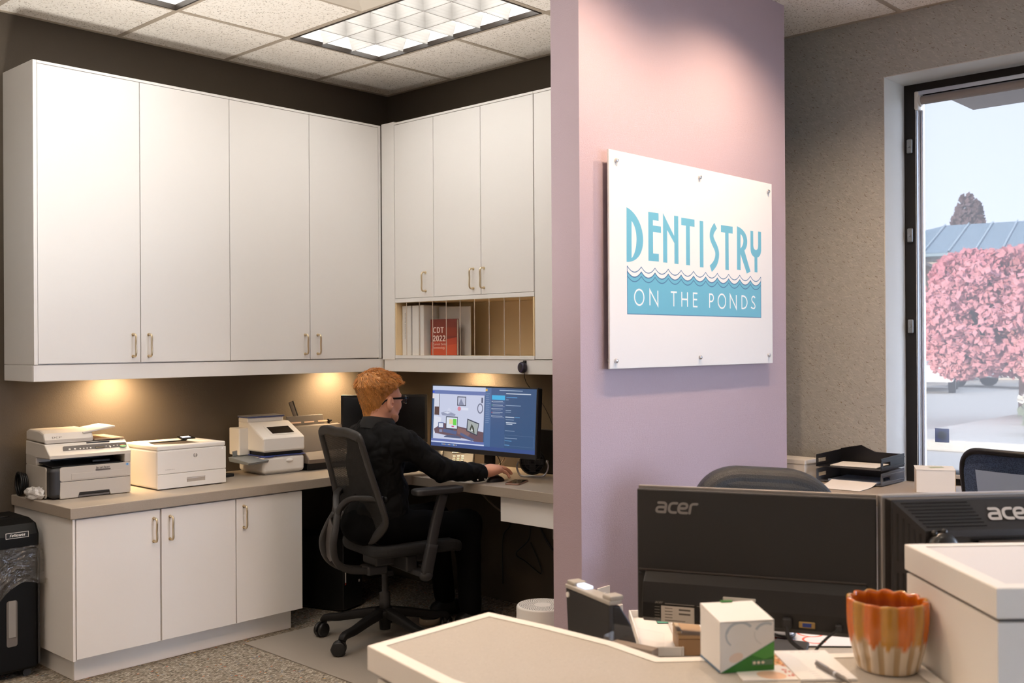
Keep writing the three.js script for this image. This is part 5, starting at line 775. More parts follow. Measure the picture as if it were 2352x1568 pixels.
{
  const t = thing('all_in_one_computer', 'black computer seen from behind with slotted vents and a large pale logo', 'computer', [2.192, 0.74, -0.925], -0.70);
  const W = 0.54, y = (v) => v - 0.74, body = phys('#231f1d', 0.45), T = 1.116, e = 0.05;
  obj('front_bezel', bx(-0.012, W, y(0.79), y(T + 0.006), -0.05, -0.03, 0.004, 2), std('#a9a39d', 0.3, { metalness: 0.4 }), t);
  obj('rim', bx(-0.004, W, y(0.795), y(T), -0.03, 0, 0.003), body, t);
  // hump with sloping top and side: the slopes carry the vents
  const x0 = 0.0, x1 = 0.046, y0 = y(T - 0.004), y1 = y(T - 0.06), z1 = 0.052;
  const quad = (a, b, c, d) => { const g = new THREE.BufferGeometry(); g.setAttribute('position', new THREE.Float32BufferAttribute([...a, ...b, ...c, ...a, ...c, ...d], 3)); g.setAttribute('uv', new THREE.Float32BufferAttribute([0, 0, 1, 0, 1, 1, 0, 0, 1, 1, 0, 1], 2)); g.computeVertexNormals(); return g; };
  obj('hump', [quad([x0, y0, 0.0005], [x1, y1, z1], [W, y1, z1], [W, y0, 0.0005]), quad([x0, y0, 0.0005], [x0, y(0.8), 0.0005], [x1, y(0.8), z1], [x1, y1, z1]), quad([x1, y1, z1], [x1, y(0.8), z1], [W, y(0.8), z1], [W, y1, z1])], new THREE.MeshPhysicalMaterial({ color: '#231f1d', roughness: 0.45, side: THREE.DoubleSide }), t);
  const ex = new THREE.Vector3(1, 0, 0), slopeT = Math.atan2(z1, y0 - y1);
  const nSlot = 8; for (let k = 0; k < nSlot; k++) { const u = (k + 0.8) / (nSlot + 0.9), yy = y0 + (y1 - y0) * u, zz = z1 * u, a = x0 + (x1 - x0) * u + 0.012, b = 0.166 + 0.026 * u; obj('vent_slot', mv(bx(a, b, -0.0018, 0.0018, -0.002, 0.0008, 0.0006), 0, yy, zz, slopeT - Math.PI / 2 + Math.PI / 2 - 0 ), M.blackGloss, t); }
  const sa = Math.atan2(z1, x1 - x0); for (let r = 0; r < 2; r++) for (let k = 0; k < 5; k++) { const u = (k + 0.9) / 5.8, xx = x0 + (x1 - x0) * u, zz = z1 * u, top = r ? y(0.96) : y0 + (y1 - y0) * u - 0.016, bot = r ? y(0.85) : y(0.985); obj('vent_slot', mv(bx(-0.0022, 0.0022, bot, top, -0.002, 0.0012, 0.0006), xx, 0, zz, 0, -sa + Math.PI / 2 - Math.PI / 2), M.blackGloss, t); }
  put(t, 'logo', decal(0.13, 0.042, 512, acer('#b9b2aa')), [0.262, y(1.0865) - 0.0, 0.0278], [-slopeT, 0, 0]);
  obj('rear_recess', bx(0.06, W - 0.01, y(0.8), y(1.042), z1 - 0.0002, z1 + 0.001, 0.0004), M.blackGloss, t);
  obj('hinge_cap', [mv(new THREE.SphereGeometry(0.036, 28, 18).scale(1, 1, 0.7), 0.078, y(1.018), z1 + 0.012), mv(new THREE.SphereGeometry(0.007, 12, 8), 0.062, y(1.052), z1 + 0.008), mv(new THREE.SphereGeometry(0.007, 12, 8), 0.084, y(1.055), z1 + 0.008)], phys('#1b1918', 0.3), t);
  obj('mount_plate', [bx(0.17, 0.33, y(0.94), y(1.032), z1 + 0.002, z1 + 0.03, 0.003), bx(0.165, 0.335, y(1.026), y(1.033), z1 + 0.0, z1 + 0.034, 0.002)], std('#4a423c', 0.4), t);
  obj('stand', [bx(0.2, 0.3, y(0.752), y(0.95), 0.055, 0.075, 0.004), bx(0.13, 0.37, y(0.7405), y(0.752), -0.14, 0.1, 0.004)], M.charcoal, t);
}
{
  const y = 0.7402;
  const tr = thing('desk_tray', 'white shallow paper tray lying on the reception desk under the black monitor', 'tray', [2.085, y, -1.475], 0.72);
  obj('tray_floor', bx(-0.16, 0.16, 0, 0.004, -0.045, 0.045, 0.001), M.whitePlastic, tr); obj('tray_rim', [bx(-0.165, 0.165, 0, 0.022, -0.05, -0.045, 0.002), bx(-0.165, 0.165, 0, 0.022, 0.045, 0.05, 0.002), bx(-0.165, -0.16, 0, 0.022, -0.045, 0.045, 0.002), bx(0.16, 0.165, 0, 0.022, -0.045, 0.045, 0.002)], M.whitePlastic, tr);
  const nb = thing('notebook', 'spiral notebook of white pages with a wire edge, under the black monitor beside the tray', 'notebook', [2.195, y, -1.405], 0.78);
  obj('pages', bx(-0.07, 0.07, 0.003, 0.024, -0.06, 0.06, 0.001), M.paper, nb); obj('cover', bx(-0.072, 0.072, 0, 0.003, -0.062, 0.062, 0.001), std('#3b3846', 0.6), nb);
  for (let k = 0; k < 14; k++) obj('wire_ring', mv(new THREE.TorusGeometry(0.014, 0.0014, 6, 16), -0.065 + k * 0.01, 0.012, 0.06, 0, Math.PI / 2), M.charcoal, nb);
  const gb = thing('booklet', 'dark booklet with a green top strip between tray and spiral notebook', 'booklet', [2.235, y, -1.505], 0.75); obj('cover', bx(-0.035, 0.035, 0, 0.006, -0.06, 0.06, 0.001), std('#35333e', 0.5), gb); obj('green_strip', bx(-0.0345, 0.0345, 0.0062, 0.0068, -0.0595, -0.03, 0.0003), std('#4f9a84', 0.5), gb);
  const bb = thing('wooden_box', 'light brown box with a fluted back edge, standing before the notebook at the counter edge', 'box', [2.048, y, -1.352], 0.72); obj('body', bx(-0.05, 0.06, 0, 0.038, -0.03, 0.03, 0.002), std('#b08a62', 0.6), bb); obj('lid', bx(-0.051, 0.061, 0.0382, 0.047, -0.031, 0.031, 0.002), std('#bf9a70', 0.6), bb); for (let k = 0; k < 8; k++) obj('flute', cyl(0.006, 0.006, 0.006, 12, -0.032 + k * 0.0115, 0.0502, -0.026), std('#d8bf9a', 0.6), bb);
  const cp = thing('clear_holder', 'small clear plastic card holder at the counter edge before the desk phone', 'holder', [1.70, y, -1.255], -1.5); obj('back_wall', bx(-0.06, 0.06, 0, 0.135, -0.02, -0.018, 0.0008), M.clear, cp); obj('front_wall', bx(-0.06, 0.06, 0, 0.115, 0.018, 0.02, 0.0008), M.clear, cp); obj('end_wall', bx(-0.06, -0.058, 0, 0.12, -0.0178, 0.0178, 0.0005), M.clear, cp); obj('cards', bx(-0.05, 0.05, 0.002, 0.105, -0.015, 0.012, 0.001), std('#8a7a6c', 0.7), cp);
  const ph = thing('telephone', 'black desk phone seen from behind with a pale top edge and blue lamp', 'telephone', [1.735, y, -1.405], -1.92);
  obj('back_panel', mv(ext(shape([[-0.088, 0.0], [0.088, 0.0], [0.09, 0.172], [-0.09, 0.172], [-0.082, 0.08]]), 0.012, 0.003), 0, 0, -0.012), M.charcoal, ph);
  obj('body', prof([[-0.0125, 0.001], [-0.0125, 0.17], [-0.03, 0.168], [-0.058, 0.125], [-0.076, 0.07], [-0.085, 0.001]], -0.088, 0.088, 0.004), phys('#14151a', 0.32), ph);
  obj('top_edge', [bx(-0.092, 0.092, 0.1725, 0.182, -0.032, 0.001, 0.003), bx(-0.092, -0.058, 0.181, 0.19, -0.036, -0.004, 0.003), bx(0.06, 0.092, 0.181, 0.191, -0.036, -0.002, 0.003)], std('#aaa59d', 0.45), ph);
  obj('message_lamp', bx(-0.056, -0.018, 0.181, 0.1885, -0.03, -0.008, 0.003), lampMat([0.55, 0.72, 1], 0.8), ph);
  obj('screw_cap', cyl(0.006, 0.006, 0.003, 14, -0.078, 0.16, 0.0012, Math.PI / 2), M.whitePlastic, ph);
  const ol = thing('wall_outlet', 'white wall outlet plate low on the mauve wall behind the desk phone', 'outlet', [3.0, 0.505, -2.3505]); obj('plate', bx(-0.036, 0.036, -0.058, 0.058, -0.001, 0.005, 0.002), M.whitePlastic, ol); for (const s of [0.022, -0.022]) obj('socket', [mv(ext(roundRect(0.03, 0.03, 0.01), 0.003, 0.0006), 0, s, 0.0045)], M.whitePlastic, ol); obj('slots', [bx(-0.007, -0.005, 0.018, 0.028, 0.0074, 0.0079, 0.0002), bx(0.005, 0.007, 0.018, 0.028, 0.0074, 0.0079, 0.0002)], M.charcoal, ol);
  const pl = obj('plug_adapter', bx(-0.018, 0.02, -0.02, 0.02, 0, 0.03, 0.003), M.whitePlastic); pl.position.set(3.06, 0.47, -2.3485); tag(pl, 'small white plug at the edge of the outlet plate on the mauve wall', 'plug');
  const padT = canvasTex(512, 384, (g, w, h) => { g.fillStyle = '#dfe0e6'; g.fillRect(0, 0, w, h); g.strokeStyle = '#e0553c'; g.lineWidth = 12; for (const [x, q, r] of [[120, 120, 60], [260, 150, 70], [90, 260, 50], [250, 280, 60], [400, 80, 30]]) { g.beginPath(); g.arc(x, q, r, 0.4, 4.6); g.stroke(); } });
  const mp = thing('mouse_pad', 'pale mouse pad with red curls, on the reception desk below the black monitor', 'mouse pad', [2.335, y, -1.19], -0.86); obj('pad', bx(-0.11, 0.11, 0, 0.003, -0.09, 0.09, 0.001), M.black, mp); obj('print', plane(0.216, 0.176, 0, 0.0033, 0, -Math.PI / 2), std('#ffffff', 0.7, { map: padT }), mp);
  const mo = thing('mouse', 'silver and black computer mouse on the pale mouse pad below the monitor', 'mouse', [2.283, y + 0.0033, -1.243], -0.72);
  obj('shell', (() => { const g = new THREE.SphereGeometry(1, 28, 18), p = g.attributes.position; for (let i = 0; i < p.count; i++) p.setXYZ(i, p.getX(i) * 0.031, Math.max(0.012, 0.012 + p.getY(i) * 0.026), p.getZ(i) * 0.052); g.computeVertexNormals(); return g; })(), phys('#c9ccd4', 0.3), mo); obj('base', (() => { const g = new THREE.SphereGeometry(1, 28, 14), p = g.attributes.position; for (let i = 0; i < p.count; i++) p.setXYZ(i, p.getX(i) * 0.033, Math.max(0, Math.min(0.017, 0.012 + p.getY(i) * 0.014)), p.getZ(i) * 0.054); g.computeVertexNormals(); return g; })(), M.black, mo); obj('wheel', cyl(0.008, 0.008, 0.006, 16, 0, 0.034, -0.02, 0, 0, Math.PI / 2), M.black, mo); obj('button_seam', bx(-0.0006, 0.0006, 0.02, 0.0385, -0.045, 0.01, 0.0002), M.charcoal, mo);
  const us = thing('card_reader', 'small black gadget with a silver edge lying on the mouse pad', 'gadget', [2.405, y + 0.0035, -1.155], -0.9); obj('body', bx(-0.035, 0.035, 0, 0.016, -0.022, 0.022, 0.005, 2), M.black, us); obj('edge', bx(-0.036, -0.034, 0.004, 0.012, -0.02, 0.02, 0.0006), M.steel, us);
}
// ---------- the man ----------
// Signed distances joined by a smooth minimum and meshed by surface nets.
function nets(f, lo, hi, cell) {
  const n = [0, 1, 2].map((k) => Math.ceil((hi[k] - lo[k]) / cell) + 1), [nx, ny, nz] = n, F = new Float32Array(nx * ny * nz), id = (i, j, k) => i + nx * (j + ny * k);
  for (let k = 0; k < nz; k++) for (let j = 0; j < ny; j++) for (let i = 0; i < nx; i++) F[id(i, j, k)] = f(lo[0] + i * cell, lo[1] + j * cell, lo[2] + k * cell);
  const at = new Int32Array(nx * ny * nz).fill(-1), P = [], I = [];
  for (let k = 0; k < nz - 1; k++) for (let j = 0; j < ny - 1; j++) for (let i = 0; i < nx - 1; i++) {
    let c = 0, sx = 0, sy = 0, sz = 0; const v = []; let neg = 0;
    for (let q = 0; q < 8; q++) { const d = F[id(i + (q & 1), j + (q >> 1 & 1), k + (q >> 2))]; v.push(d); if (d < 0) neg++; }
    if (!neg || neg === 8) continue;
    for (const [a, b] of [[0, 1], [2, 3], [4, 5], [6, 7], [0, 2], [1, 3], [4, 6], [5, 7], [0, 4], [1, 5], [2, 6], [3, 7]]) if ((v[a] < 0) !== (v[b] < 0)) { const t = v[a] / (v[a] - v[b]); sx += (a & 1) + t * ((b & 1) - (a & 1)); sy += (a >> 1 & 1) + t * ((b >> 1 & 1) - (a >> 1 & 1)); sz += (a >> 2) + t * ((b >> 2) - (a >> 2)); c++; }
    at[id(i, j, k)] = P.length / 3; P.push(lo[0] + (i + sx / c) * cell, lo[1] + (j + sy / c) * cell, lo[2] + (k + sz / c) * cell);
  }
  for (let k = 1; k < nz - 1; k++) for (let j = 1; j < ny - 1; j++) for (let i = 1; i < nx - 1; i++) {
    const a = F[id(i, j, k)] < 0;
    const q = (b, p0, p1, p2, p3) => { if (a === b) return; const w = [p0, p1, p2, p3]; if (w.some((x) => x < 0)) return; if (a) I.push(w[0], w[1], w[2], w[0], w[2], w[3]); else I.push(w[0], w[2], w[1], w[0], w[3], w[2]); };
    q(F[id(i + 1, j, k)] < 0, at[id(i, j - 1, k - 1)], at[id(i, j, k - 1)], at[id(i, j, k)], at[id(i, j - 1, k)]);
    q(F[id(i, j + 1, k)] < 0, at[id(i - 1, j, k - 1)], at[id(i - 1, j, k)], at[id(i, j, k)], at[id(i, j, k - 1)]);
    q(F[id(i, j, k + 1)] < 0, at[id(i - 1, j - 1, k)], at[id(i, j - 1, k)], at[id(i, j, k)], at[id(i - 1, j, k)]);
  }
  const N = new Float32Array(P.length), e = cell * 0.6;
  for (let i = 0; i < P.length; i += 3) { const [x, y, z] = [P[i], P[i + 1], P[i + 2]], a = f(x + e, y, z) - f(x - e, y, z), b = f(x, y + e, z) - f(x, y - e, z), c = f(x, y, z + e) - f(x, y, z - e), l = Math.hypot(a, b, c) || 1; N[i] = a / l; N[i + 1] = b / l; N[i + 2] = c / l; }
  const g = new THREE.BufferGeometry(); g.setAttribute('position', new THREE.Float32BufferAttribute(P, 3)); g.setAttribute('normal', new THREE.BufferAttribute(N, 3)); g.setAttribute('uv', new THREE.BufferAttribute(new Float32Array(P.length / 3 * 2), 2)); g.setIndex(I); return g;
}
const smin = (a, b, k) => { const h = Math.max(k - Math.abs(a - b), 0) / k; return Math.min(a, b) - h * h * k * 0.25; };
const smax = (a, b, k) => -smin(-a, -b, k);
function cap(a, b, ra, rb) { const dx = b[0] - a[0], dy = b[1] - a[1], dz = b[2] - a[2], L = dx * dx + dy * dy + dz * dz; return (x, y, z) => { const px = x - a[0], py = y - a[1], pz = z - a[2], t = Math.max(0, Math.min(1, (px * dx + py * dy + pz * dz) / L)); return Math.hypot(px - t * dx, py - t * dy, pz - t * dz) - (ra + (rb - ra) * t); }; }
const ell = (c, r) => (x, y, z) => { const a = (x - c[0]) / r[0], b = (y - c[1]) / r[1], d = (z - c[2]) / r[2], k0 = Math.hypot(a, b, d), k1 = Math.hypot(a / r[0], b / r[1], d / r[2]); return k1 ? k0 * (k0 - 1) / k1 : -Math.min(...r); };
const join = (k, ...fs) => (x, y, z) => { let d = fs[0](x, y, z); for (let i = 1; i < fs.length; i++) d = smin(d, fs[i](x, y, z), k); return d; };
const turned = (f, o, ry, rz = 0) => { const c = Math.cos(ry), s = Math.sin(ry), cz = Math.cos(rz), sz = Math.sin(rz); return (x, y, z) => { let X = x - o[0], Y = y - o[1], Z = z - o[2]; [X, Z] = [X * c - Z * s, X * s + Z * c]; [X, Y] = [X * cz + Y * sz, -X * sz + Y * cz]; return f(X, Y, Z); }; };
{
  const person = thing('person', 'seated man with ginger hair and black glasses, in a black shirt', 'person', [3.27, 0.006, -3.955], -0.11);
  const skin = phys('#e6a88b', 0.55, { specularIntensity: 0.5 }), cloth = phys('#131314', 0.85, { specularIntensity: 0.35, bumpMap: fabricBump, bumpScale: 0.0005 }), trouser = phys('#0a0a0b', 0.9, { specularIntensity: 0.2 });
  const MIR = (p) => [p[0], p[1], -p[2]];
  // joints, local: x forward, y up, z to his right
  const hipR = [0.0, 0.555, 0.095], kneeR = [0.43, 0.53, 0.15], ankR = [0.46, 0.1, 0.14], toeR = [0.6, 0.045, 0.15];
  const hipL = MIR(hipR), kneeL = [0.44, 0.53, -0.14], ankL = [0.5, 0.1, -0.13], toeL = [0.64, 0.045, -0.14];
  const shR = [0.03, 0.975, 0.19], elR = [0.205, 0.835, 0.25], wrR = [0.435, 0.806, 0.275];
  const shL = [0.02, 0.985, -0.195], elL = [0.19, 0.83, -0.25], wrL = [0.42, 0.812, -0.16];
  // head
  const HO = [0.022, 1.178, 0.0], hr = 0.06, hz = -0.06;
  const cranium = join(0.035, ell([-0.02, 0.03, 0], [0.098, 0.09, 0.077]), ell([0.028, 0.0, 0], [0.062, 0.085, 0.066]), cap([-0.035, -0.02, 0], [-0.03, -0.13, 0], 0.062, 0.058));
  const face = join(0.02, cranium, cap([0.04, -0.075, 0.026], [0.04, -0.075, -0.026], 0.034, 0.034), cap([0.062, -0.09, 0.012], [0.062, -0.09, -0.012], 0.022, 0.022), cap([-0.012, -0.045, 0.05], [0.035, -0.08, 0.036], 0.024, 0.02), cap([-0.012, -0.045, -0.05], [0.035, -0.08, -0.036], 0.024, 0.02));
  const nose = join(0.012, cap([0.086, 0.008, 0], [0.108, -0.03, 0], 0.008, 0.012), cap([0.098, -0.034, 0.01], [0.098, -0.034, -0.01], 0.0085, 0.0085));
  const brow = cap([0.083, 0.02, 0.03], [0.083, 0.02, -0.03], 0.011, 0.011), cheekR = ell([0.06, -0.028, 0.042], [0.024, 0.026, 0.022]), cheekL = ell([0.06, -0.028, -0.042], [0.024, 0.026, 0.022]);
  const lipU = cap([0.085, -0.058, 0.02], [0.085, -0.058, -0.02], 0.008, 0.008), lipD = cap([0.082, -0.07, 0.016], [0.082, -0.07, -0.016], 0.0085, 0.0085);
  const eyeR = ell([0.086, 0.002, 0.03], [0.014, 0.011, 0.017]), eyeL = ell([0.086, 0.002, -0.03], [0.014, 0.011, 0.017]);
  const ear = (s) => { const outer = ell([-0.012, -0.016, 0.084 * s], [0.021, 0.034, 0.0105]), lobe = ell([-0.006, -0.046, 0.077 * s], [0.011, 0.012, 0.009]), hole = ell([-0.005, -0.013, 0.0955 * s], [0.0125, 0.022, 0.0085]), canal = ell([0.0, -0.022, 0.08 * s], [0.006, 0.008, 0.012]); return (x, y, z) => smax(smax(smin(outer(x, y, z), lobe(x, y, z), 0.01), -hole(x, y, z), 0.006), -canal(x, y, z), 0.004); };
  const earR = ear(1), earL = ear(-1);
  const headF = (x, y, z) => { let d = face(x, y, z); d = smin(d, nose(x, y, z), 0.014); d = smin(d, brow(x, y, z), 0.016); d = smin(d, cheekR(x, y, z), 0.02); d = smin(d, cheekL(x, y, z), 0.02); d = smin(d, lipU(x, y, z), 0.007); d = smin(d, lipD(x, y, z), 0.007); const sock = Math.min(ell([0.098, 0.002, 0.03], [0.014, 0.012, 0.018])(x, y, z), ell([0.098, 0.002, -0.03], [0.014, 0.012, 0.018])(x, y, z)); d = smax(d, -sock, 0.012); d = Math.min(d, eyeR(x, y, z), eyeL(x, y, z)); d = smin(d, earR(x, y, z), 0.008); d = smin(d, earL(x, y, z), 0.008); return d; };
  const headT = turned(headF, HO, -hz, -0.05);
  const neck = join(0.04, cap([-0.01, 1.02, 0], [0.01, 1.13, 0], 0.062, 0.056), cap([-0.015, 1.0, 0.06], [-0.015, 1.0, -0.06], 0.05, 0.05));
  const handF = (() => { // right hand resting on the mouse, palm down
    const w = wrR, k = [];
    const palm = join(0.018, cap([w[0] + 0.01, w[1] + 0.002, w[2]], [w[0] + 0.04, w[1] + 0.006, w[2] + 0.0], 0.027, 0.03), ell([w[0] + 0.062, w[1] + 0.01, w[2] + 0.002], [0.05, 0.028, 0.046]));
    const base = [[0.098, 0.012, -0.026], [0.104, 0.014, -0.008], [0.1, 0.011, 0.012], [0.09, 0.004, 0.031]], len = [[0.036, 0.026, 0.02], [0.04, 0.028, 0.022], [0.037, 0.026, 0.02], [0.03, 0.02, 0.017]], rad = [0.0108, 0.0112, 0.0106, 0.0095], side = [-0.1, -0.02, 0.06, 0.16];
    const fs = [palm];
    base.forEach((b, i) => { let p = [w[0] + b[0], w[1] + b[1], w[2] + b[2]], q = [w[0] + 0.055, w[1] + 0.008, w[2] + b[2] * 0.75]; p[1] += 0.004; fs.push(cap(q, p, 0.016, rad[i] + 0.002)); let pitch = i === 3 ? -0.35 : -0.12; len[i].forEach((l, j) => { const n = [p[0] + l * Math.cos(pitch) * Math.cos(side[i]), p[1] + l * Math.sin(pitch), p[2] + l * Math.cos(pitch) * Math.sin(side[i])]; k.push(cap(p, n, rad[i] - j * 0.0009, rad[i] - (j + 1) * 0.0009)); p = n; pitch -= [0.38, 0.32, 0.2][j]; }); });
    const t0 = [w[0] + 0.03, w[1] - 0.004, w[2] - 0.028], t1 = [w[0] + 0.07, w[1] - 0.008, w[2] - 0.05], t2 = [w[0] + 0.105, w[1] - 0.013, w[2] - 0.052]; k.push(join(0.008, cap(t0, t1, 0.015, 0.012), cap(t1, t2, 0.011, 0.009)));
    const body = join(0.012, ...fs); return (x, y, z) => { let d = body(x, y, z); let m = 1; for (const f of k) m = Math.min(m, f(x, y, z)); return smin(d, m, 0.007); };
  })();
  const handL = (() => { const w = wrL, fs = [ell([w[0] + 0.06, w[1] - 0.004, w[2]], [0.045, 0.016, 0.04])], k = []; [[-0.028, 0.085, 0.1], [-0.009, 0.092, 0.02], [0.011, 0.088, -0.06], [0.03, 0.07, -0.14]].forEach(([z, l, a], i) => { const p = [w[0] + 0.09, w[1] - 0.004, w[2] - z], m = [p[0] + l * 0.5, p[1] + 0.004, p[2] + l * 0.5 * a], n = [p[0] + l * 0.9, p[1] - 0.016, p[2] + l * 0.9 * a]; k.push(join(0.004, cap(p, m, 0.0095, 0.0088), cap(m, n, 0.0088, 0.0075))); }); k.push(cap([w[0] + 0.03, w[1] - 0.006, w[2] + 0.03], [w[0] + 0.09, w[1] - 0.014, w[2] + 0.05], 0.014, 0.009)); fs.push(cap(w, [w[0] + 0.04, w[1], w[2]], 0.026, 0.025)); const b = join(0.016, ...fs); return (x, y, z) => { let d = b(x, y, z), m = 1; for (const f of k) m = Math.min(m, f(x, y, z)); return smin(d, m, 0.007); }; })();
  // skin: one continuous surface; fine grids for head and hands, a coarser one for the covered trunk and limbs
  const trunkSkin = join(0.05, cap([-0.02, 0.6, 0.06], [-0.02, 0.6, -0.06], 0.08, 0.08), cap([-0.02, 0.6, 0], [0.0, 0.98, 0], 0.1, 0.09), cap([0.0, 0.97, 0.13], [0.0, 0.97, -0.13], 0.05, 0.05), cap(shR, elR, 0.036, 0.03), cap(elR, wrR, 0.031, 0.025), cap(shL, elL, 0.036, 0.03), cap(elL, wrL, 0.031, 0.025), cap(hipR, kneeR, 0.06, 0.045), cap(kneeR, ankR, 0.042, 0.03), cap(hipL, kneeL, 0.06, 0.045), cap(kneeL, ankL, 0.042, 0.03), cap([-0.01, 0.98, 0], [0.005, 1.07, 0], 0.054, 0.052));
  const body = obj('body', merge(nets((x, y, z) => smin(headT(x, y, z), neck(x, y, z), 0.022), [-0.16, 0.96, -0.13], [0.17, 1.32, 0.13], 0.0033), nets(handF, [wrR[0] - 0.03, wrR[1] - 0.06, wrR[2] - 0.09], [wrR[0] + 0.22, wrR[1] + 0.05, wrR[2] + 0.09], 0.0028), nets(handL, [wrL[0] - 0.03, wrL[1] - 0.05, wrL[2] - 0.08], [wrL[0] + 0.22, wrL[1] + 0.04, wrL[2] + 0.08], 0.0035), nets(trunkSkin, [-0.16, 0.06, -0.32], [0.56, 1.12, 0.32], 0.013)), skin, person);
  // shirt
  const wr = (x, y, z) => 0.007 * perlin.noise(x * 22, y * 9 + 4, z * 22) + 0.006 * perlin.noise(x * 9 + 2, y * 15, z * 9);
  const crease = (x, y, z, f) => 0.45 - Math.abs(perlin.noise(x * f + y * f * 0.4, y * f * 0.8 - x * f * 0.5, z * f * 0.8)) * 1.6;
  const fold = (x, y, z) => 0.009 * crease(x, y, z, 11) + 0.0045 * crease(x + 3, y, z, 23);   // creases that run where the cloth is pulled
  const torso = join(0.06, ell([-0.02, 0.88, 0], [0.122, 0.2, 0.185]), ell([0.0, 0.68, 0], [0.135, 0.19, 0.17]), ell([-0.02, 0.6, 0], [0.13, 0.1, 0.175]), cap([-0.01, 0.985, 0.15], [-0.01, 0.985, -0.15], 0.058, 0.058), cap([-0.015, 1.005, 0.08], [-0.015, 1.005, -0.08], 0.056, 0.056));
  const sleeves = join(0.03, cap(shR, elR, 0.068, 0.056), cap(elR, [wrR[0] - 0.005, wrR[1], wrR[2]], 0.056, 0.041)), sleeveL = join(0.03, cap(shL, elL, 0.068, 0.056), cap(elL, [wrL[0] - 0.005, wrL[1], wrL[2]], 0.056, 0.041));
  const shirtF = (x, y, z) => { let d = smin(smin(torso(x, y, z), sleeves(x, y, z), 0.035), sleeveL(x, y, z), 0.035) + wr(x, y, z) + fold(x, y, z); const seam = Math.abs(Math.hypot(x - shR[0] + 0.01, (y - shR[1]) * 0.9 + 0.02, z - shR[2] + 0.02) - 0.078); if (z > 0.1) d += 0.003 * Math.exp(-seam * seam / 0.00002); d = smax(d, x - (wrR[0] + 0.004) , 0.004); d = smax(d, -(y - 0.5), 0.01); d = smax(d, -neckHole(x, y, z), 0.006); return d; };
  const neckHole = (x, y, z) => Math.max(cap([-0.01, 0.99, 0], [0.02, 1.17, 0], 0.064, 0.07)(x, y, z), 1.005 - y);
  obj('shirt', nets(shirtF, [-0.2, 0.48, -0.34], [0.47, 1.12, 0.34], 0.006), cloth, person);
  // stand-up collar: a bent strip round the neck
  { const P = [], I = [], n = 60, m = 6; for (let i = 0; i <= n; i++) { const a = 0.5 + (i / n) * (Math.PI * 2 - 1.0); for (let j = 0; j <= m; j++) { const u = j / m, flip = u < 0.5 ? u * 2 : 2 - u * 2, out = u < 0.5 ? 0 : 0.005 + 0.016 * (u - 0.5) * 2, h = 0.046 * flip; const r = 0.068 + out; const cx = -0.008 + h * 0.25; P.push(cx + Math.cos(a) * r * 1.06, 1.046 + h - 0.012 * Math.cos(a) - 0.01 * (u > 0.5 ? (u - 0.5) * 2 : 0), Math.sin(a) * r); } } for (let i = 0; i < n; i++) for (let j = 0; j < m; j++) { const a = i * (m + 1) + j; I.push(a, a + 1, a + m + 1, a + 1, a + m + 2, a + m + 1); } const g = new THREE.BufferGeometry(); g.setAttribute('position', new THREE.Float32BufferAttribute(P, 3)); g.setAttribute('uv', new THREE.Float32BufferAttribute(new Float32Array(P.length / 3 * 2), 2)); g.setIndex(I); g.computeVertexNormals(); obj('collar', g, std('#151516', 0.8, { side: THREE.DoubleSide }), person); }
  // cuff with two pale buttons
  obj('cuff', mv(lathe([[0.036, 0], [0.043, 0.002], [0.0445, 0.03], [0.043, 0.055], [0.036, 0.056]], 32).scale(0.95, 1, 1), wrR[0] - 0.055, wrR[1], wrR[2], 0, 0, -Math.PI / 2), cloth, person);
  for (const x of [-0.015, -0.06]) obj('cuff_button', mv(new THREE.SphereGeometry(0.0042, 12, 8).scale(1, 0.5, 1), wrR[0] + x, wrR[1] - 0.026, wrR[2] + 0.036, 0.9), M.whitePlastic, person);
  // trousers and shoes
  const legs = join(0.05, ell([-0.03, 0.56, 0], [0.15, 0.1, 0.185]), cap(hipR, kneeR, 0.092, 0.072), cap(kneeR, ankR, 0.07, 0.055), cap(hipL, kneeL, 0.092, 0.072), cap(kneeL, ankL, 0.07, 0.055), cap([-0.02, 0.62, 0.04], [-0.02, 0.62, -0.04], 0.12, 0.12));
  obj('trousers', nets((x, y, z) => smax(smax(legs(x, y, z) + 0.006 * perlin.noise(x * 12, y * 12, z * 14), 0.075 - y, 0.01), y - 0.66, 0.01), [-0.24, 0.05, -0.3], [0.66, 0.68, 0.3], 0.011), trouser, person);
  const shoe = (a, t) => nets(join(0.03, cap([a[0] - 0.05, 0.045, a[2]], [t[0] - 0.02, 0.038, t[2]], 0.042, 0.036), cap([a[0], 0.07, a[2]], [a[0], 0.11, a[2]], 0.042, 0.04)), [a[0] - 0.13, 0.0, a[2] - 0.07], [t[0] + 0.06, 0.16, a[2] + 0.08], 0.007);
  obj('shoe', shoe(ankR, toeR), M.black, person); obj('shoe', shoe(ankL, toeL), M.black, person);
  // hair: short at sides and nape, longer on top, ginger
  const headInv = new THREE.Matrix4().makeTranslation(...HO).multiply(new THREE.Matrix4().makeRotationY(hz * -1 * -1)).multiply(new THREE.Matrix4().makeRotationZ(-0.05));
  const toHead = (g) => g.applyMatrix4(new THREE.Matrix4().makeTranslation(...HO).multiply(new THREE.Matrix4().makeRotationY(-hz * -1)).multiply(new THREE.Matrix4().makeRotationZ(-0.05)));
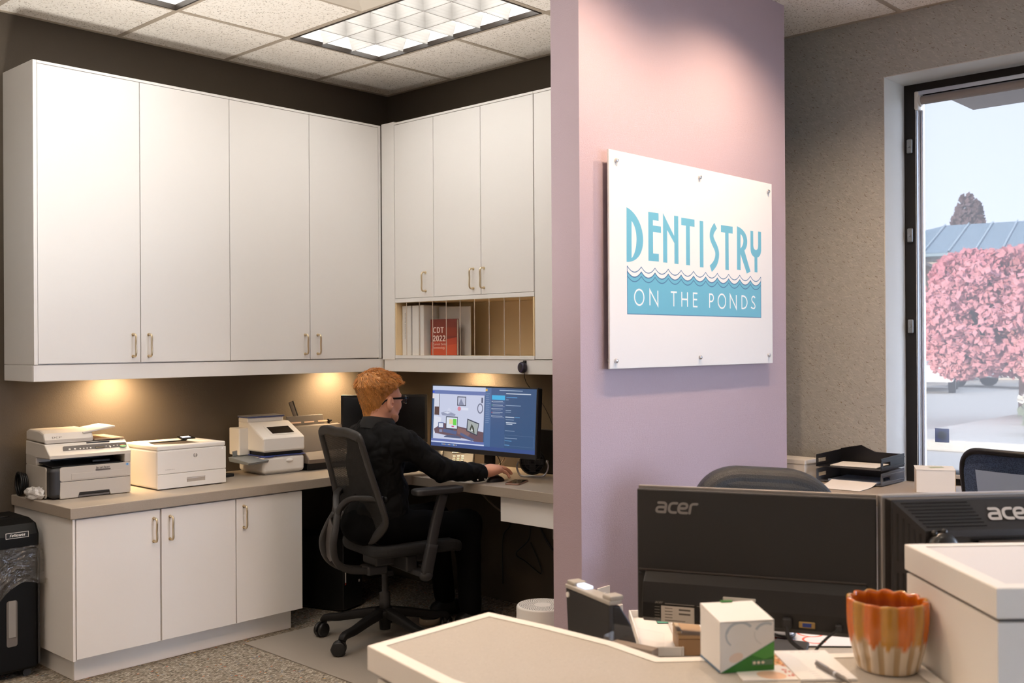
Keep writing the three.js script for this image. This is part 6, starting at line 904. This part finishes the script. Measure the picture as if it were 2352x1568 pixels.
  const capF = (x, y, z) => { // thickness of the hair over the skull
    const top = THREE.MathUtils.smoothstep(y, 0.015, 0.075), back = THREE.MathUtils.smoothstep(-x, 0.0, 0.08), th = 0.0022 + 0.0035 * THREE.MathUtils.smoothstep(y, -0.07, -0.01) + 0.02 * top + 0.009 * back * THREE.MathUtils.smoothstep(y, -0.02, 0.05) + 0.006 * THREE.MathUtils.smoothstep(x, 0.02, 0.08) * top;
    const a = Math.atan2(z, x), strands = 0.007 * top * perlin.noise(x * 34 + y * 30, z * 60, y * 18) + 0.0022 * (0.15 + 0.85 * THREE.MathUtils.smoothstep(y, -0.07, 0.01)) * perlin.noise(x * 90, y * 40, z * 90) + 0.006 * top * perlin.noise(x * 22, z * 30, 3);
    let d = cranium(x, y, z) - th - strands;
    const hairline = join(0.01, (X, Y, Z) => Y - (X > 0.04 ? 0.076 + (X - 0.04) * 0.3 : X > -0.02 ? 0.012 + (X + 0.02) * 1.0 : X > -0.036 ? 0.012 - (-0.02 - X) * 1.2 : -0.007 - (-0.036 - X) * 2.2))(x, y, z);
    d = smax(d, -hairline, 0.006); d = smax(d, -(y + 0.098 - 0.25 * Math.abs(z)), 0.006); return d; };
  const hairMat = std('#b98348', 0.45, { vertexColors: true });
  const hg = nets(capF, [-0.16, -0.12, -0.12], [0.13, 0.17, 0.12], 0.0027);
  const tint = (g, f) => { const p = g.attributes.position, C = []; for (let i = 0; i < p.count; i++) C.push(...f(p.getX(i), p.getY(i), p.getZ(i))); g.setAttribute('color', new THREE.Float32BufferAttribute(C, 3)); return g; };
  const hairCol = (x, y, z) => { const k =  0.9 + 0.35 * perlin.noise(x * 60 + y * 40, y * 26, z * 90) + 0.2 * perlin.noise(x * 14, y * 14, z * 14); return [1.1 * k, 0.98 * k, 0.8 * k]; };
  tint(hg, hairCol); toHead(hg);
  const hair = obj('hair', hg, hairMat, body);
  { // tapered locks combed from the crown forward and down
    const gs = [], C = [];
    for (let i = 0; i < 4200; i++) {
      let th = rnd() * Math.PI * 2, ph = Math.acos(rr(-0.95, 1)), x = -0.02 + 0.105 * Math.sin(ph) * Math.cos(th), y = 0.03 + 0.105 * Math.cos(ph), z = 0.084 * Math.sin(ph) * Math.sin(th);
      if (y < 0.02 && (x > -0.03 || rnd() < 0.25)) continue; if (y < -0.085) continue;
      for (let s = 0; s < 6; s++) { const d = capF(x, y, z), e = 0.002, nx = capF(x + e, y, z) - d, ny = capF(x, y + e, z) - d, nz = capF(x, y, z + e) - d, l = Math.hypot(nx, ny, nz) || 1; x -= nx / l * d; y -= ny / l * d; z -= nz / l * d; }
      if (Math.abs(capF(x, y, z)) > 0.0015 || cranium(x, y, z) < 0.0005) continue;
      const crown = [-0.055, 0.125, 0.0]; let dx = x - crown[0] + rr(-0.02, 0.02), dy = y - crown[1], dz = z - crown[2] + rr(-0.02, 0.02); if (y > 0.06) { dx += 0.03; dz += 0.02; }
      const dl = Math.hypot(dx, dy, dz) || 1, L = y > 0.05 ? rr(0.024, 0.05) : rr(0.008, 0.018); dx /= dl; dy /= dl; dz /= dl;
      const pts = []; for (let q = 0; q <= 3; q++) { const u = q / 3; pts.push([x + dx * L * u, y + dy * L * u + (y > 0.05 ? 0.006 * Math.sin(u * 2.2) : 0.0015 * u), z + dz * L * u]); }
      for (let q = 1; q <= 3; q++) { for (let s = 0; s < 2; s++) { const [a, b, c] = pts[q], want = 0.0008 + 0.003 * (y > 0.05 ? Math.sin(q / 3 * 3) : 0.12) + (q === 3 && y > 0.05 ? rr(0, 0.011) : 0), d = capF(a, b, c) - want, e = 0.002, nx = capF(a + e, b, c) - d - want, ny = capF(a, b + e, c) - d - want, nz = capF(a, b, c + e) - d - want, l = Math.hypot(nx, ny, nz) || 1; pts[q] = [a - nx / l * d, b - ny / l * d, c - nz / l * d]; } }
      const w = rr(0.0012, 0.0026) * (y > 0.05 ? 1 : 0.6), g = ready(ribbon(pts, (u) => w * (1 - u * 0.9) * 2, (u) => w * 0.5 * (1 - u * 0.8), [dx + 0.3, 1, dz - 0.2], 3)), k = rr(0.55, 1.75), n = g.attributes.position.count; gs.push(g); for (let q = 0; q < n; q++) C.push(1.15 * k, 1.05 * k, 0.9 * k);
    }
    const g = mergeGeometries(gs); g.setAttribute('color', new THREE.Float32BufferAttribute(C, 3)); toHead(g); const lk = obj('hair_locks', g, hairMat, body); lk.userData.kind = 'stuff';
  }
  // beard stubble patch: short ginger hairs along the jaw
  { const bd = nets((x, y, z) => { const d = face(x, y, z) - 0.0016 - 0.0009 * perlin.noise(x * 160, y * 160, z * 160); const zone = Math.max(y + 0.074 - 0.2 * Math.max(0, 0.06 - x), -(x - 0.02)); return smax(d, zone, 0.004); }, [-0.0, -0.13, -0.08], [0.11, -0.03, 0.08], 0.003); toHead(bd); obj('beard', bd, std('#d49a78', 0.8), body); }
  // glasses
  { const G = []; const fr = (s) => { const pts = []; for (let k = 0; k < 24; k++) { const a = k / 24 * Math.PI * 2, ex = 0.5; pts.push([0.113 - 0.008 * Math.abs(Math.cos(a)) - 0.004 * (Math.cos(a) > 0 ? Math.cos(a) : 0), 0.002 + 0.017 * Math.sign(Math.sin(a)) * Math.abs(Math.sin(a)) ** ex, s * (0.034 + 0.024 * Math.sign(Math.cos(a)) * Math.abs(Math.cos(a)) ** ex)]); } return new THREE.TubeGeometry(new THREE.CatmullRomCurve3(pts.map(V), true), 60, 0.0032, 6, true); };
    G.push(fr(1), fr(-1), tube([[0.113, 0.008, 0.011], [0.117, 0.01, 0], [0.113, 0.008, -0.011]], 0.0022, 10, 6));
    for (const s of [1, -1]) { G.push(ribbon([[0.103, 0.013, 0.061 * s], [0.095, 0.013, 0.07 * s], [0.06, 0.01, 0.077 * s], [0.0, 0.006, 0.084 * s], [-0.03, -0.004, 0.084 * s], [-0.046, -0.022, 0.08 * s]], (u) => 0.014 - 0.009 * u, 0.0035, [0, 0, 1], 26)); G.push(bx(0.095, 0.112, 0.007, 0.019, Math.min(0.056 * s, 0.068 * s), Math.max(0.056 * s, 0.068 * s), 0.002)); }
    const gl = obj('glasses', toHead(merge(...G)), M.blackGloss, person);
    const lens = (s) => mv(new THREE.CircleGeometry(0.021, 24).scale(1.1, 0.78, 1), 0.108, 0.002, 0.034 * s, 0, Math.PI / 2); obj('lenses', toHead(merge(lens(1), lens(-1))), M.clear, gl); }
  const ms = thing('mouse', 'dark computer mouse under the right hand of the man', 'mouse', [3.752, 0.7622, -3.622], -0.11);
  obj('shell', (() => { const g = new THREE.SphereGeometry(1, 24, 14), p = g.attributes.position; for (let i = 0; i < p.count; i++) p.setXYZ(i, p.getX(i) * 0.054, Math.max(0, p.getY(i) * 0.028), p.getZ(i) * 0.031); g.computeVertexNormals(); return g; })(), M.black, ms);
}
// ---------- window side: worktop, shade, things on the worktop ----------
{
  const w = obj('window_worktop', metric(bx(4.30, 4.8655, 0.75, 0.79, -3.0, 1.6, 0.003)), M.laminate); tag(w, 'grey-beige worktop running along the window wall', 'worktop');
  const leg = obj('worktop_panel', bx(4.6, 4.62, 0, 0.7495, -2.95, 1.55, 0.002), M.white); tag(leg, 'white support panel under the window worktop', 'panel');
  const sh = thing('roller_shade', 'see-through roller shade pulled down over the window with a bead chain', 'window shade', [5.066, 0, 0]);
  const z0 = -1.972, z1 = -0.6, L = z1 - z0;
  obj('roller_tube', cyl(0.021, 0.021, L + 0.02, 24, 0, 2.632, (z0 + z1) / 2, Math.PI / 2), std('#8d827c', 0.6), sh);
  obj('head_rail', [bx(-0.02, 0.02, 2.664, 2.676, z0 - 0.03, z1 + 0.03, 0.003), bx(-0.022, -0.019, 2.655, 2.674, z0 - 0.03, z1 + 0.03, 0.001)], std('#b9c2cf', 0.3, { metalness: 0.7 }), sh);
  obj('end_bracket', [bx(-0.03, 0.022, 2.585, 2.675, z0 - 0.035, z0 - 0.015, 0.008, 2), cyl(0.03, 0.03, 0.01, 24, 0, 2.632, z0 - 0.013, Math.PI / 2)], std('#c9c4bc', 0.5), sh);
  obj('side_channel', [bx(-0.004, 0.02, 0.8, 2.585, z0 - 0.026, z0 - 0.018, 0.002), bx(-0.004, 0.02, 0.8, 2.585, z0 - 0.012, z0 - 0.003, 0.002), raw(0.012, 0.02, 0.8, 2.585, z0 - 0.018, z0 - 0.012)], std('#c6cedb', 0.35, { metalness: 0.6 }), sh);
  obj('bead_chain', [tube([[-0.022, 2.6, z0 - 0.03], [-0.022, 1.7, z0 - 0.03], [-0.022, 0.83, z0 - 0.03]], 0.0016, 40, 6)], std('#d6d6d6', 0.4), sh);
  obj('shade_fabric', plane(L, 1.83, 0.012, 1.715, (z0 + z1) / 2, 0, -Math.PI / 2), new THREE.MeshPhysicalMaterial({ color: new THREE.Color().setRGB(0.114, 0.11, 0.105), roughness: 0.58, transmission: 1, thickness: 0, ior: 1.02, side: THREE.DoubleSide }), sh);
  obj('bottom_bar', bx(0.005, 0.02, 0.795, 0.815, z0, z1, 0.004), std('#b9b2aa', 0.5), sh);
  const st = thing('window_sticker', 'small square blue sticker with a pale disc, low on the window', 'sticker', [5.128, 0.995, -1.915]); obj('square', bx(-0.002, -0.001, -0.034, 0.034, -0.034, 0.034, 0.0004), phys('#7f8fd0', 1, { transmission: 0.6, thickness: 0 }), st); obj('disc', cyl(0.022, 0.022, 0.001, 28, -0.0027, 0, 0, 0, 0, Math.PI / 2), phys('#f4efb8', 1, { transmission: 0.6, thickness: 0 }), st);
  const Y = 0.7905;
  // two stacked letter trays
  const tray = (label, y, m, h, tab) => { const t = thing('letter_tray', label, 'letter tray', [4.735, y, -2.155]);
    const T = 0.003, d = 0.13, wz = 0.16;
    obj('tray_floor', bx(-d, d, 0.003, 0.006, -wz, wz, 0.001), m, t);
    const side = (z) => { const s = shape([[-d, 0.003], [d, 0.003], [d, h], [-d, h - 0.006]]); s.holes.push(new THREE.Path([[-d + 0.02, 0.022], [-d + 0.1, 0.022], [-d + 0.1, h - 0.026], [-d + 0.02, h - 0.026]].map((p) => new THREE.Vector2(...p)))); return mv(ext(s, T), 0, 0, z); };
    obj('side_wall', side(wz - T), m, t); obj('side_wall', side(-wz), m, t);
    obj('side_rib', [bx(-d, d, h - 0.018, h - 0.014, wz, wz + 0.003, 0.001), bx(-d, d, 0.014, 0.018, wz, wz + 0.003, 0.001)], m, t);
    const b = shape([[-wz + T, 0.003], [wz - T, 0.003], [wz - T, h - 0.004], ...(tab ? [[0.02, h - 0.004], [-0.02, h + 0.012], [-0.05, h + 0.026], [-wz + T, h + 0.004]] : [[-wz + T, h - 0.004]])]); obj('back_wall', mv(ext(b, T), d - 0.0005, 0, 0, 0, -Math.PI / 2), m, t); return t; };
  tray('lower clear grey letter tray on the window worktop, holding papers', Y, phys('#8d8f96', 0.15, { transmission: 0.55, thickness: 0, ior: 1.4 }), 0.066);
  tray('upper black letter tray stacked on the clear grey one', Y + 0.068, phys('#17171a', 0.3), 0.066, true);
  const s1 = obj('paper_sheets', bx(-0.09, 0.09, 0, 0.004, -0.11, 0.11, 0.001), M.paper); s1.position.set(4.74, Y + 0.0755, -2.16); s1.rotation.y = 0.1; tag(s1, 'few sheets lying in the upper black letter tray', 'papers');
  const s2 = obj('paper_sheets', bx(-0.105, 0.1, 0, 0.006, -0.12, 0.12, 0.001), std('#b9c4d8', 0.6)); s2.position.set(4.74, Y + 0.0065, -2.15); tag(s2, 'bluish papers lying in the lower clear grey letter tray', 'papers');
  const pg = mv(new THREE.BoxGeometry(0.21, 0.0012, 0.215, 8, 1, 8), 0, 0, 0), q = pg.attributes.position; for (let i = 0; i < q.count; i++) q.setY(i, q.getY(i) + 0.014 * Math.max(0, q.getX(i) / 0.105) ** 2 + 0.002); pg.computeVertexNormals();
  const pa = obj('paper_sheet', pg, std('#eeeae4', 0.8)); pa.position.set(4.50, Y + 0.0002, -2.12); pa.rotation.y = 0.06; tag(pa, 'loose white sheet lying before the letter trays on the window worktop', 'paper');
  const card = std('#e2ddd5', 0.6), tan = std('#a98a5c', 0.8);
  const c1 = thing('carton', 'plain white carton with tan cut edges on the window worktop before the shade', 'box', [4.633, Y, -1.765], -1.115); obj('box_body', bx(-0.08, 0.08, 0, 0.1, -0.055, 0.055, 0.001), card, c1); obj('lid', [mv(bx(-0.082, 0.082, 0, 0.002, -0.057, 0.057, 0.0006), 0, 0.102, 0, 0.05)], card, c1); obj('cut_edge', [bx(-0.0812, -0.0796, 0, 0.1, 0.054, 0.0556, 0.0003), bx(0.0796, 0.0812, 0, 0.1, 0.054, 0.0556, 0.0003), bx(0.0802, 0.0814, 0.0, 0.1, -0.03, -0.026, 0.0002)], tan, c1); obj('green_label', mv(bx(-0.02, 0.04, 0, 0.0006, -0.02, 0.01, 0.0002), 0, 0.1045, 0, 0.05, 0.3), std('#a8b08e', 0.6), c1);
  const c2 = thing('carton', 'plain white carton in the gap between sign wall and window wall', 'box', [4.68, Y, -2.50], -0.05); obj('box_body', bx(-0.07, 0.07, 0, 0.078, -0.13, 0.13, 0.001), card, c2); obj('lid', bx(-0.073, 0.073, 0.074, 0.095, -0.133, 0.133, 0.002), card, c2);
}
// ---------- outside ----------
{
  const paving = std('#b3aea6', 0.9, { bumpMap: peelAt(1), bumpScale: 0.004 });
  struct('ground_outside', metric(raw(5.45, 120, -0.35, -0.15, -90, 60)), std('#c6c3bd', 0.9));
  struct('unseen_dark_ground', raw(-40, 40, -0.16, -0.14, 4.6, 55), std('#5f5d5a', 0.95));  // unseen ground, kept dark so less light bounces onto the upper sign wall
  struct('path_outside', raw(5.17, 5.45, -0.35, -0.13, -20, 20), paving);
  struct('roof_overhang', raw(5.17, 6.94, 2.95, 3.2, -2.38, 12), std('#7b6657', 0.8));
  const kerb = std('#d8d4cc', 0.9);
  const isl = struct('kerb_island', slab([[15.2, -6.1], [15.6, -6.5], [22, -6.6], [22.4, -6.0], [19.5, -1.5], [16.2, -1.2], [15.3, -2.4]], -0.15, 0.02, 0.03), kerb);
  const leafMat = (c, k) => std(c, 0.9, { side: THREE.DoubleSide });
  function clump(n, box, size, seedless) { const one = new THREE.BufferGeometry(); const P = [], N = 0; for (let i = 0; i < n; i++) { let x, y, z; do { x = rr(-1, 1); y = rr(-1, 1); z = rr(-1, 1); } while (x * x + y * y + z * z > 1 || perlin.noise(x * 2.1 + seedless, y * 2.1, z * 2.1) < -0.12); const c = new THREE.Vector3(x * box[0], y * box[1], z * box[2]), e = new THREE.Euler(rnd() * 6, rnd() * 6, rnd() * 6), s = size * rr(0.6, 1.3); const v = [[-s, 0, 0], [0, s * 0.7, 0], [s, 0, 0], [0, -s * 0.7, 0]].map((p) => V(p).applyEuler(e).add(c)); for (const k of [0, 1, 2, 0, 2, 3]) P.push(v[k].x, v[k].y, v[k].z); } one.setAttribute('position', new THREE.Float32BufferAttribute(P, 3)); one.computeVertexNormals(); one.setAttribute('uv', new THREE.Float32BufferAttribute(new Float32Array(P.length / 3 * 2), 2)); return one; }
  const bark = std('#5d4a44', 0.9);
  const tr = thing('tree', 'pink blossoming tree seen through the window shade', 'tree', [20.9, -0.15, -6.3]); tr.scale.setScalar(1.1);
  obj('trunk', [tube([[0, -0.1, 0], [0.05, 0.5, 0.02], [-0.05, 1.1, 0.05], [0.05, 2.2, 0]], 0.1, 14, 8), tube([[0, 0.7, 0], [0.3, 1.3, 0.5], [0.5, 2.2, 0.9]], 0.05, 12, 6), tube([[0, 0.8, 0], [-0.3, 1.5, -0.5], [-0.5, 2.3, -0.9]], 0.05, 12, 6), tube([[0, 1.0, 0], [0.5, 1.8, -0.3], [0.8, 2.6, -0.4]], 0.04, 12, 6)], bark, tr);
  const fol = (c, b, s, o, mcol, n = 2600) => { const f = obj('foliage', clump(n, b, s, o[0]), leafMat(mcol), tr, o); f.userData.kind = 'stuff'; };
  fol('a', [1.5, 1.15, 1.75], 0.065, [0, 1.95, 0], '#d99aa2', 11000); fol('b', [1.3, 0.8, 1.2], 0.065, [0.1, 2.25, 1.6], '#cf8791', 6500); fol('c', [1.0, 0.8, 1.0], 0.06, [-0.3, 1.3, 0.9], '#e4b0b2', 6000); fol('d', [0.7, 0.45, 0.7], 0.06, [-0.2, 2.6, -0.75], '#d48d98', 3500); fol('e', [0.65, 0.5, 0.65], 0.06, [-0.1, 1.25, -0.95], '#e0a3a8', 3000); fol('f', [0.7, 0.5, 0.7], 0.06, [-0.3, 0.85, 1.3], '#dba0a5', 3000);
  const shrub = (lab, p, b, c) => { const s = thing('shrub', lab, 'shrub', p); const f = obj('foliage', clump(1800, b, 0.06, p[0]), leafMat(c), s, [0, b[1] * 0.9, 0]); f.userData.kind = 'stuff'; obj('stem', tube([[0, -0.02, 0], [0.02, b[1] * 0.5, 0], [0, b[1], 0.02]], 0.03, 6, 6), bark, s); };
  shrub('low grey-green shrub on the kerb island below the pink tree', [17.0, 0.02, -4.2], [0.8, 0.32, 1.0], '#8a9480'); shrub('white-flowered shrub behind the grey-green one on the kerb island', [18.8, 0.02, -4.6], [0.9, 0.45, 1.1], '#e6e4da');
  // house with a metal hip roof
  const h = thing('house', 'house with a pale blue standing-seam metal roof beyond the pink tree', 'building', [49.5, -0.15, -13], 0.2);
  obj('wall', bx(-5, 5, 0, 5.3, -9, 9, 0.02), std('#d9d2c8', 0.9), h);
  const roofQ = (a) => { const g = new THREE.BufferGeometry(); const P = []; for (const f of a) for (const k of f.length === 4 ? [0, 1, 2, 0, 2, 3] : [0, 1, 2]) P.push(...f[k]); g.setAttribute('position', new THREE.Float32BufferAttribute(P, 3)); g.setAttribute('uv', new THREE.Float32BufferAttribute(new Float32Array(P.length / 3 * 2), 2)); g.computeVertexNormals(); return g; };
  const A = [-5.8, 5.2, -9.8], B = [-5.8, 5.2, 9.8], C = [5.8, 5.2, 9.8], E = [5.8, 5.2, -9.8], R1 = [0, 6.9, -5], R2 = [0, 6.9, 5];
  const rf = obj('roof', [roofQ([[A, B, R2, R1], [E, R1, R2, C].reverse(), [A, R1, E], [B, C, R2]]), bx(-5.8, 5.8, 5.05, 5.2, -9.8, 9.8, 0.02)], std('#7f98a8', 0.5, { side: THREE.DoubleSide, metalness: 0.2 }), h);
  for (let k = 0; k < 19; k++) { const z = -9 + k, t = Math.min(1, Math.min(z + 9.8, 9.8 - z) / 4.8); obj('roof_seam', tube([[-5.8, 5.24, z], [-5.8 + 5.8 * t, 5.24 + 1.7 * t, z]], 0.04, 1, 5), std('#a8bcc8', 0.5), rf); }
  for (const z of [-6, -2, 2, 6]) { const f = obj('window', bx(-5.04, -4.98, 1.2, 3.2, z - 0.8, z + 0.8, 0.01), M.whitePlastic, h); obj('pane', bx(-5.06, -5.03, 1.3, 3.1, z - 0.7, z + 0.7, 0.005), std('#5a6872', 0.2), f); }
  const g2 = thing('house', 'small brown gabled house front at the window edge behind the tree', 'building', [41.6, -0.15, -18.6], 0.1);
  obj('wall', mv(ext(shape([[-2.6, 0], [2.6, 0], [2.6, 4.6], [0, 5.6], [-2.6, 4.6]]), 5), -0.0, 0, 0, 0, -Math.PI / 2), std('#a08c7c', 0.9), g2);
  obj('roof', [roofQ([[[-5.3, 4.45, -3.1], [0.4, 4.45, -3.1], [0.4, 5.75, 0], [-5.3, 5.75, 0]], [[-5.3, 5.75, 0], [0.4, 5.75, 0], [0.4, 4.45, 3.1], [-5.3, 4.45, 3.1]]])], std('#6c5f58', 0.8, { side: THREE.DoubleSide }), g2);
  obj('window', bx(-5.06, -5.0, 2.6, 3.6, -0.6, 0.6, 0.01), std('#5a6872', 0.2), g2);
  const cf = thing('tree', 'thin dark treetop showing above the house roof', 'tree', [58, -0.15, -20.2]); obj('trunk', tube([[0, 0, 0], [0.1, 5, 0], [0, 9.3, 0]], 0.14, 8, 6), bark, cf); const cff = obj('foliage', clump(1800, [0.9, 2.4, 0.9], 0.16, 3.3), leafMat('#6d5a5c'), cf, [0, 7.2, 0]); cff.userData.kind = 'stuff';
  function car(lab, p, turn) { const t = thing('car', lab, 'car', p, turn); const paint = phys('#f2f1ee', 0.25, { clearcoat: 0.8 });
    obj('body', prof([[-2.2, 0.35], [-2.25, 0.7], [-2.1, 0.92], [-1.1, 1.0], [1.2, 0.98], [2.15, 0.85], [2.25, 0.6], [2.2, 0.35]], -0.88, 0.88, 0.08), paint, t); obj('cabin', prof([[-1.3, 0.98], [-0.95, 1.42], [0.5, 1.46], [1.15, 0.98]], -0.76, 0.76, 0.1), std('#46525c', 0.15), t); obj('roof_panel', prof([[-0.95, 1.42], [-0.7, 1.47], [0.4, 1.49], [0.5, 1.45]], -0.7, 0.7, 0.01), paint, t);
    for (const [x, z] of [[-0.8, -1.4], [0.8, -1.4], [-0.8, 1.4], [0.8, 1.4]]) { const w = obj('wheel', cyl(0.33, 0.33, 0.2, 28, x, 0.33, z, 0, 0, Math.PI / 2), M.blackSoft, t); obj('hub_cap', cyl(0.2, 0.2, 0.02, 20, x + Math.sign(x) * 0.1, 0.33, z, 0, 0, Math.PI / 2), M.steel, w); } }
  car('white car parked end-on beyond the window, left of the pink tree', [33.5, -0.15, -13.0], -1.25); car('white car parked beside the pink tree trunk, mostly hidden by blossom', [37, -0.15, -11.6], -0.35);
}
renderer.render(scene, camera);
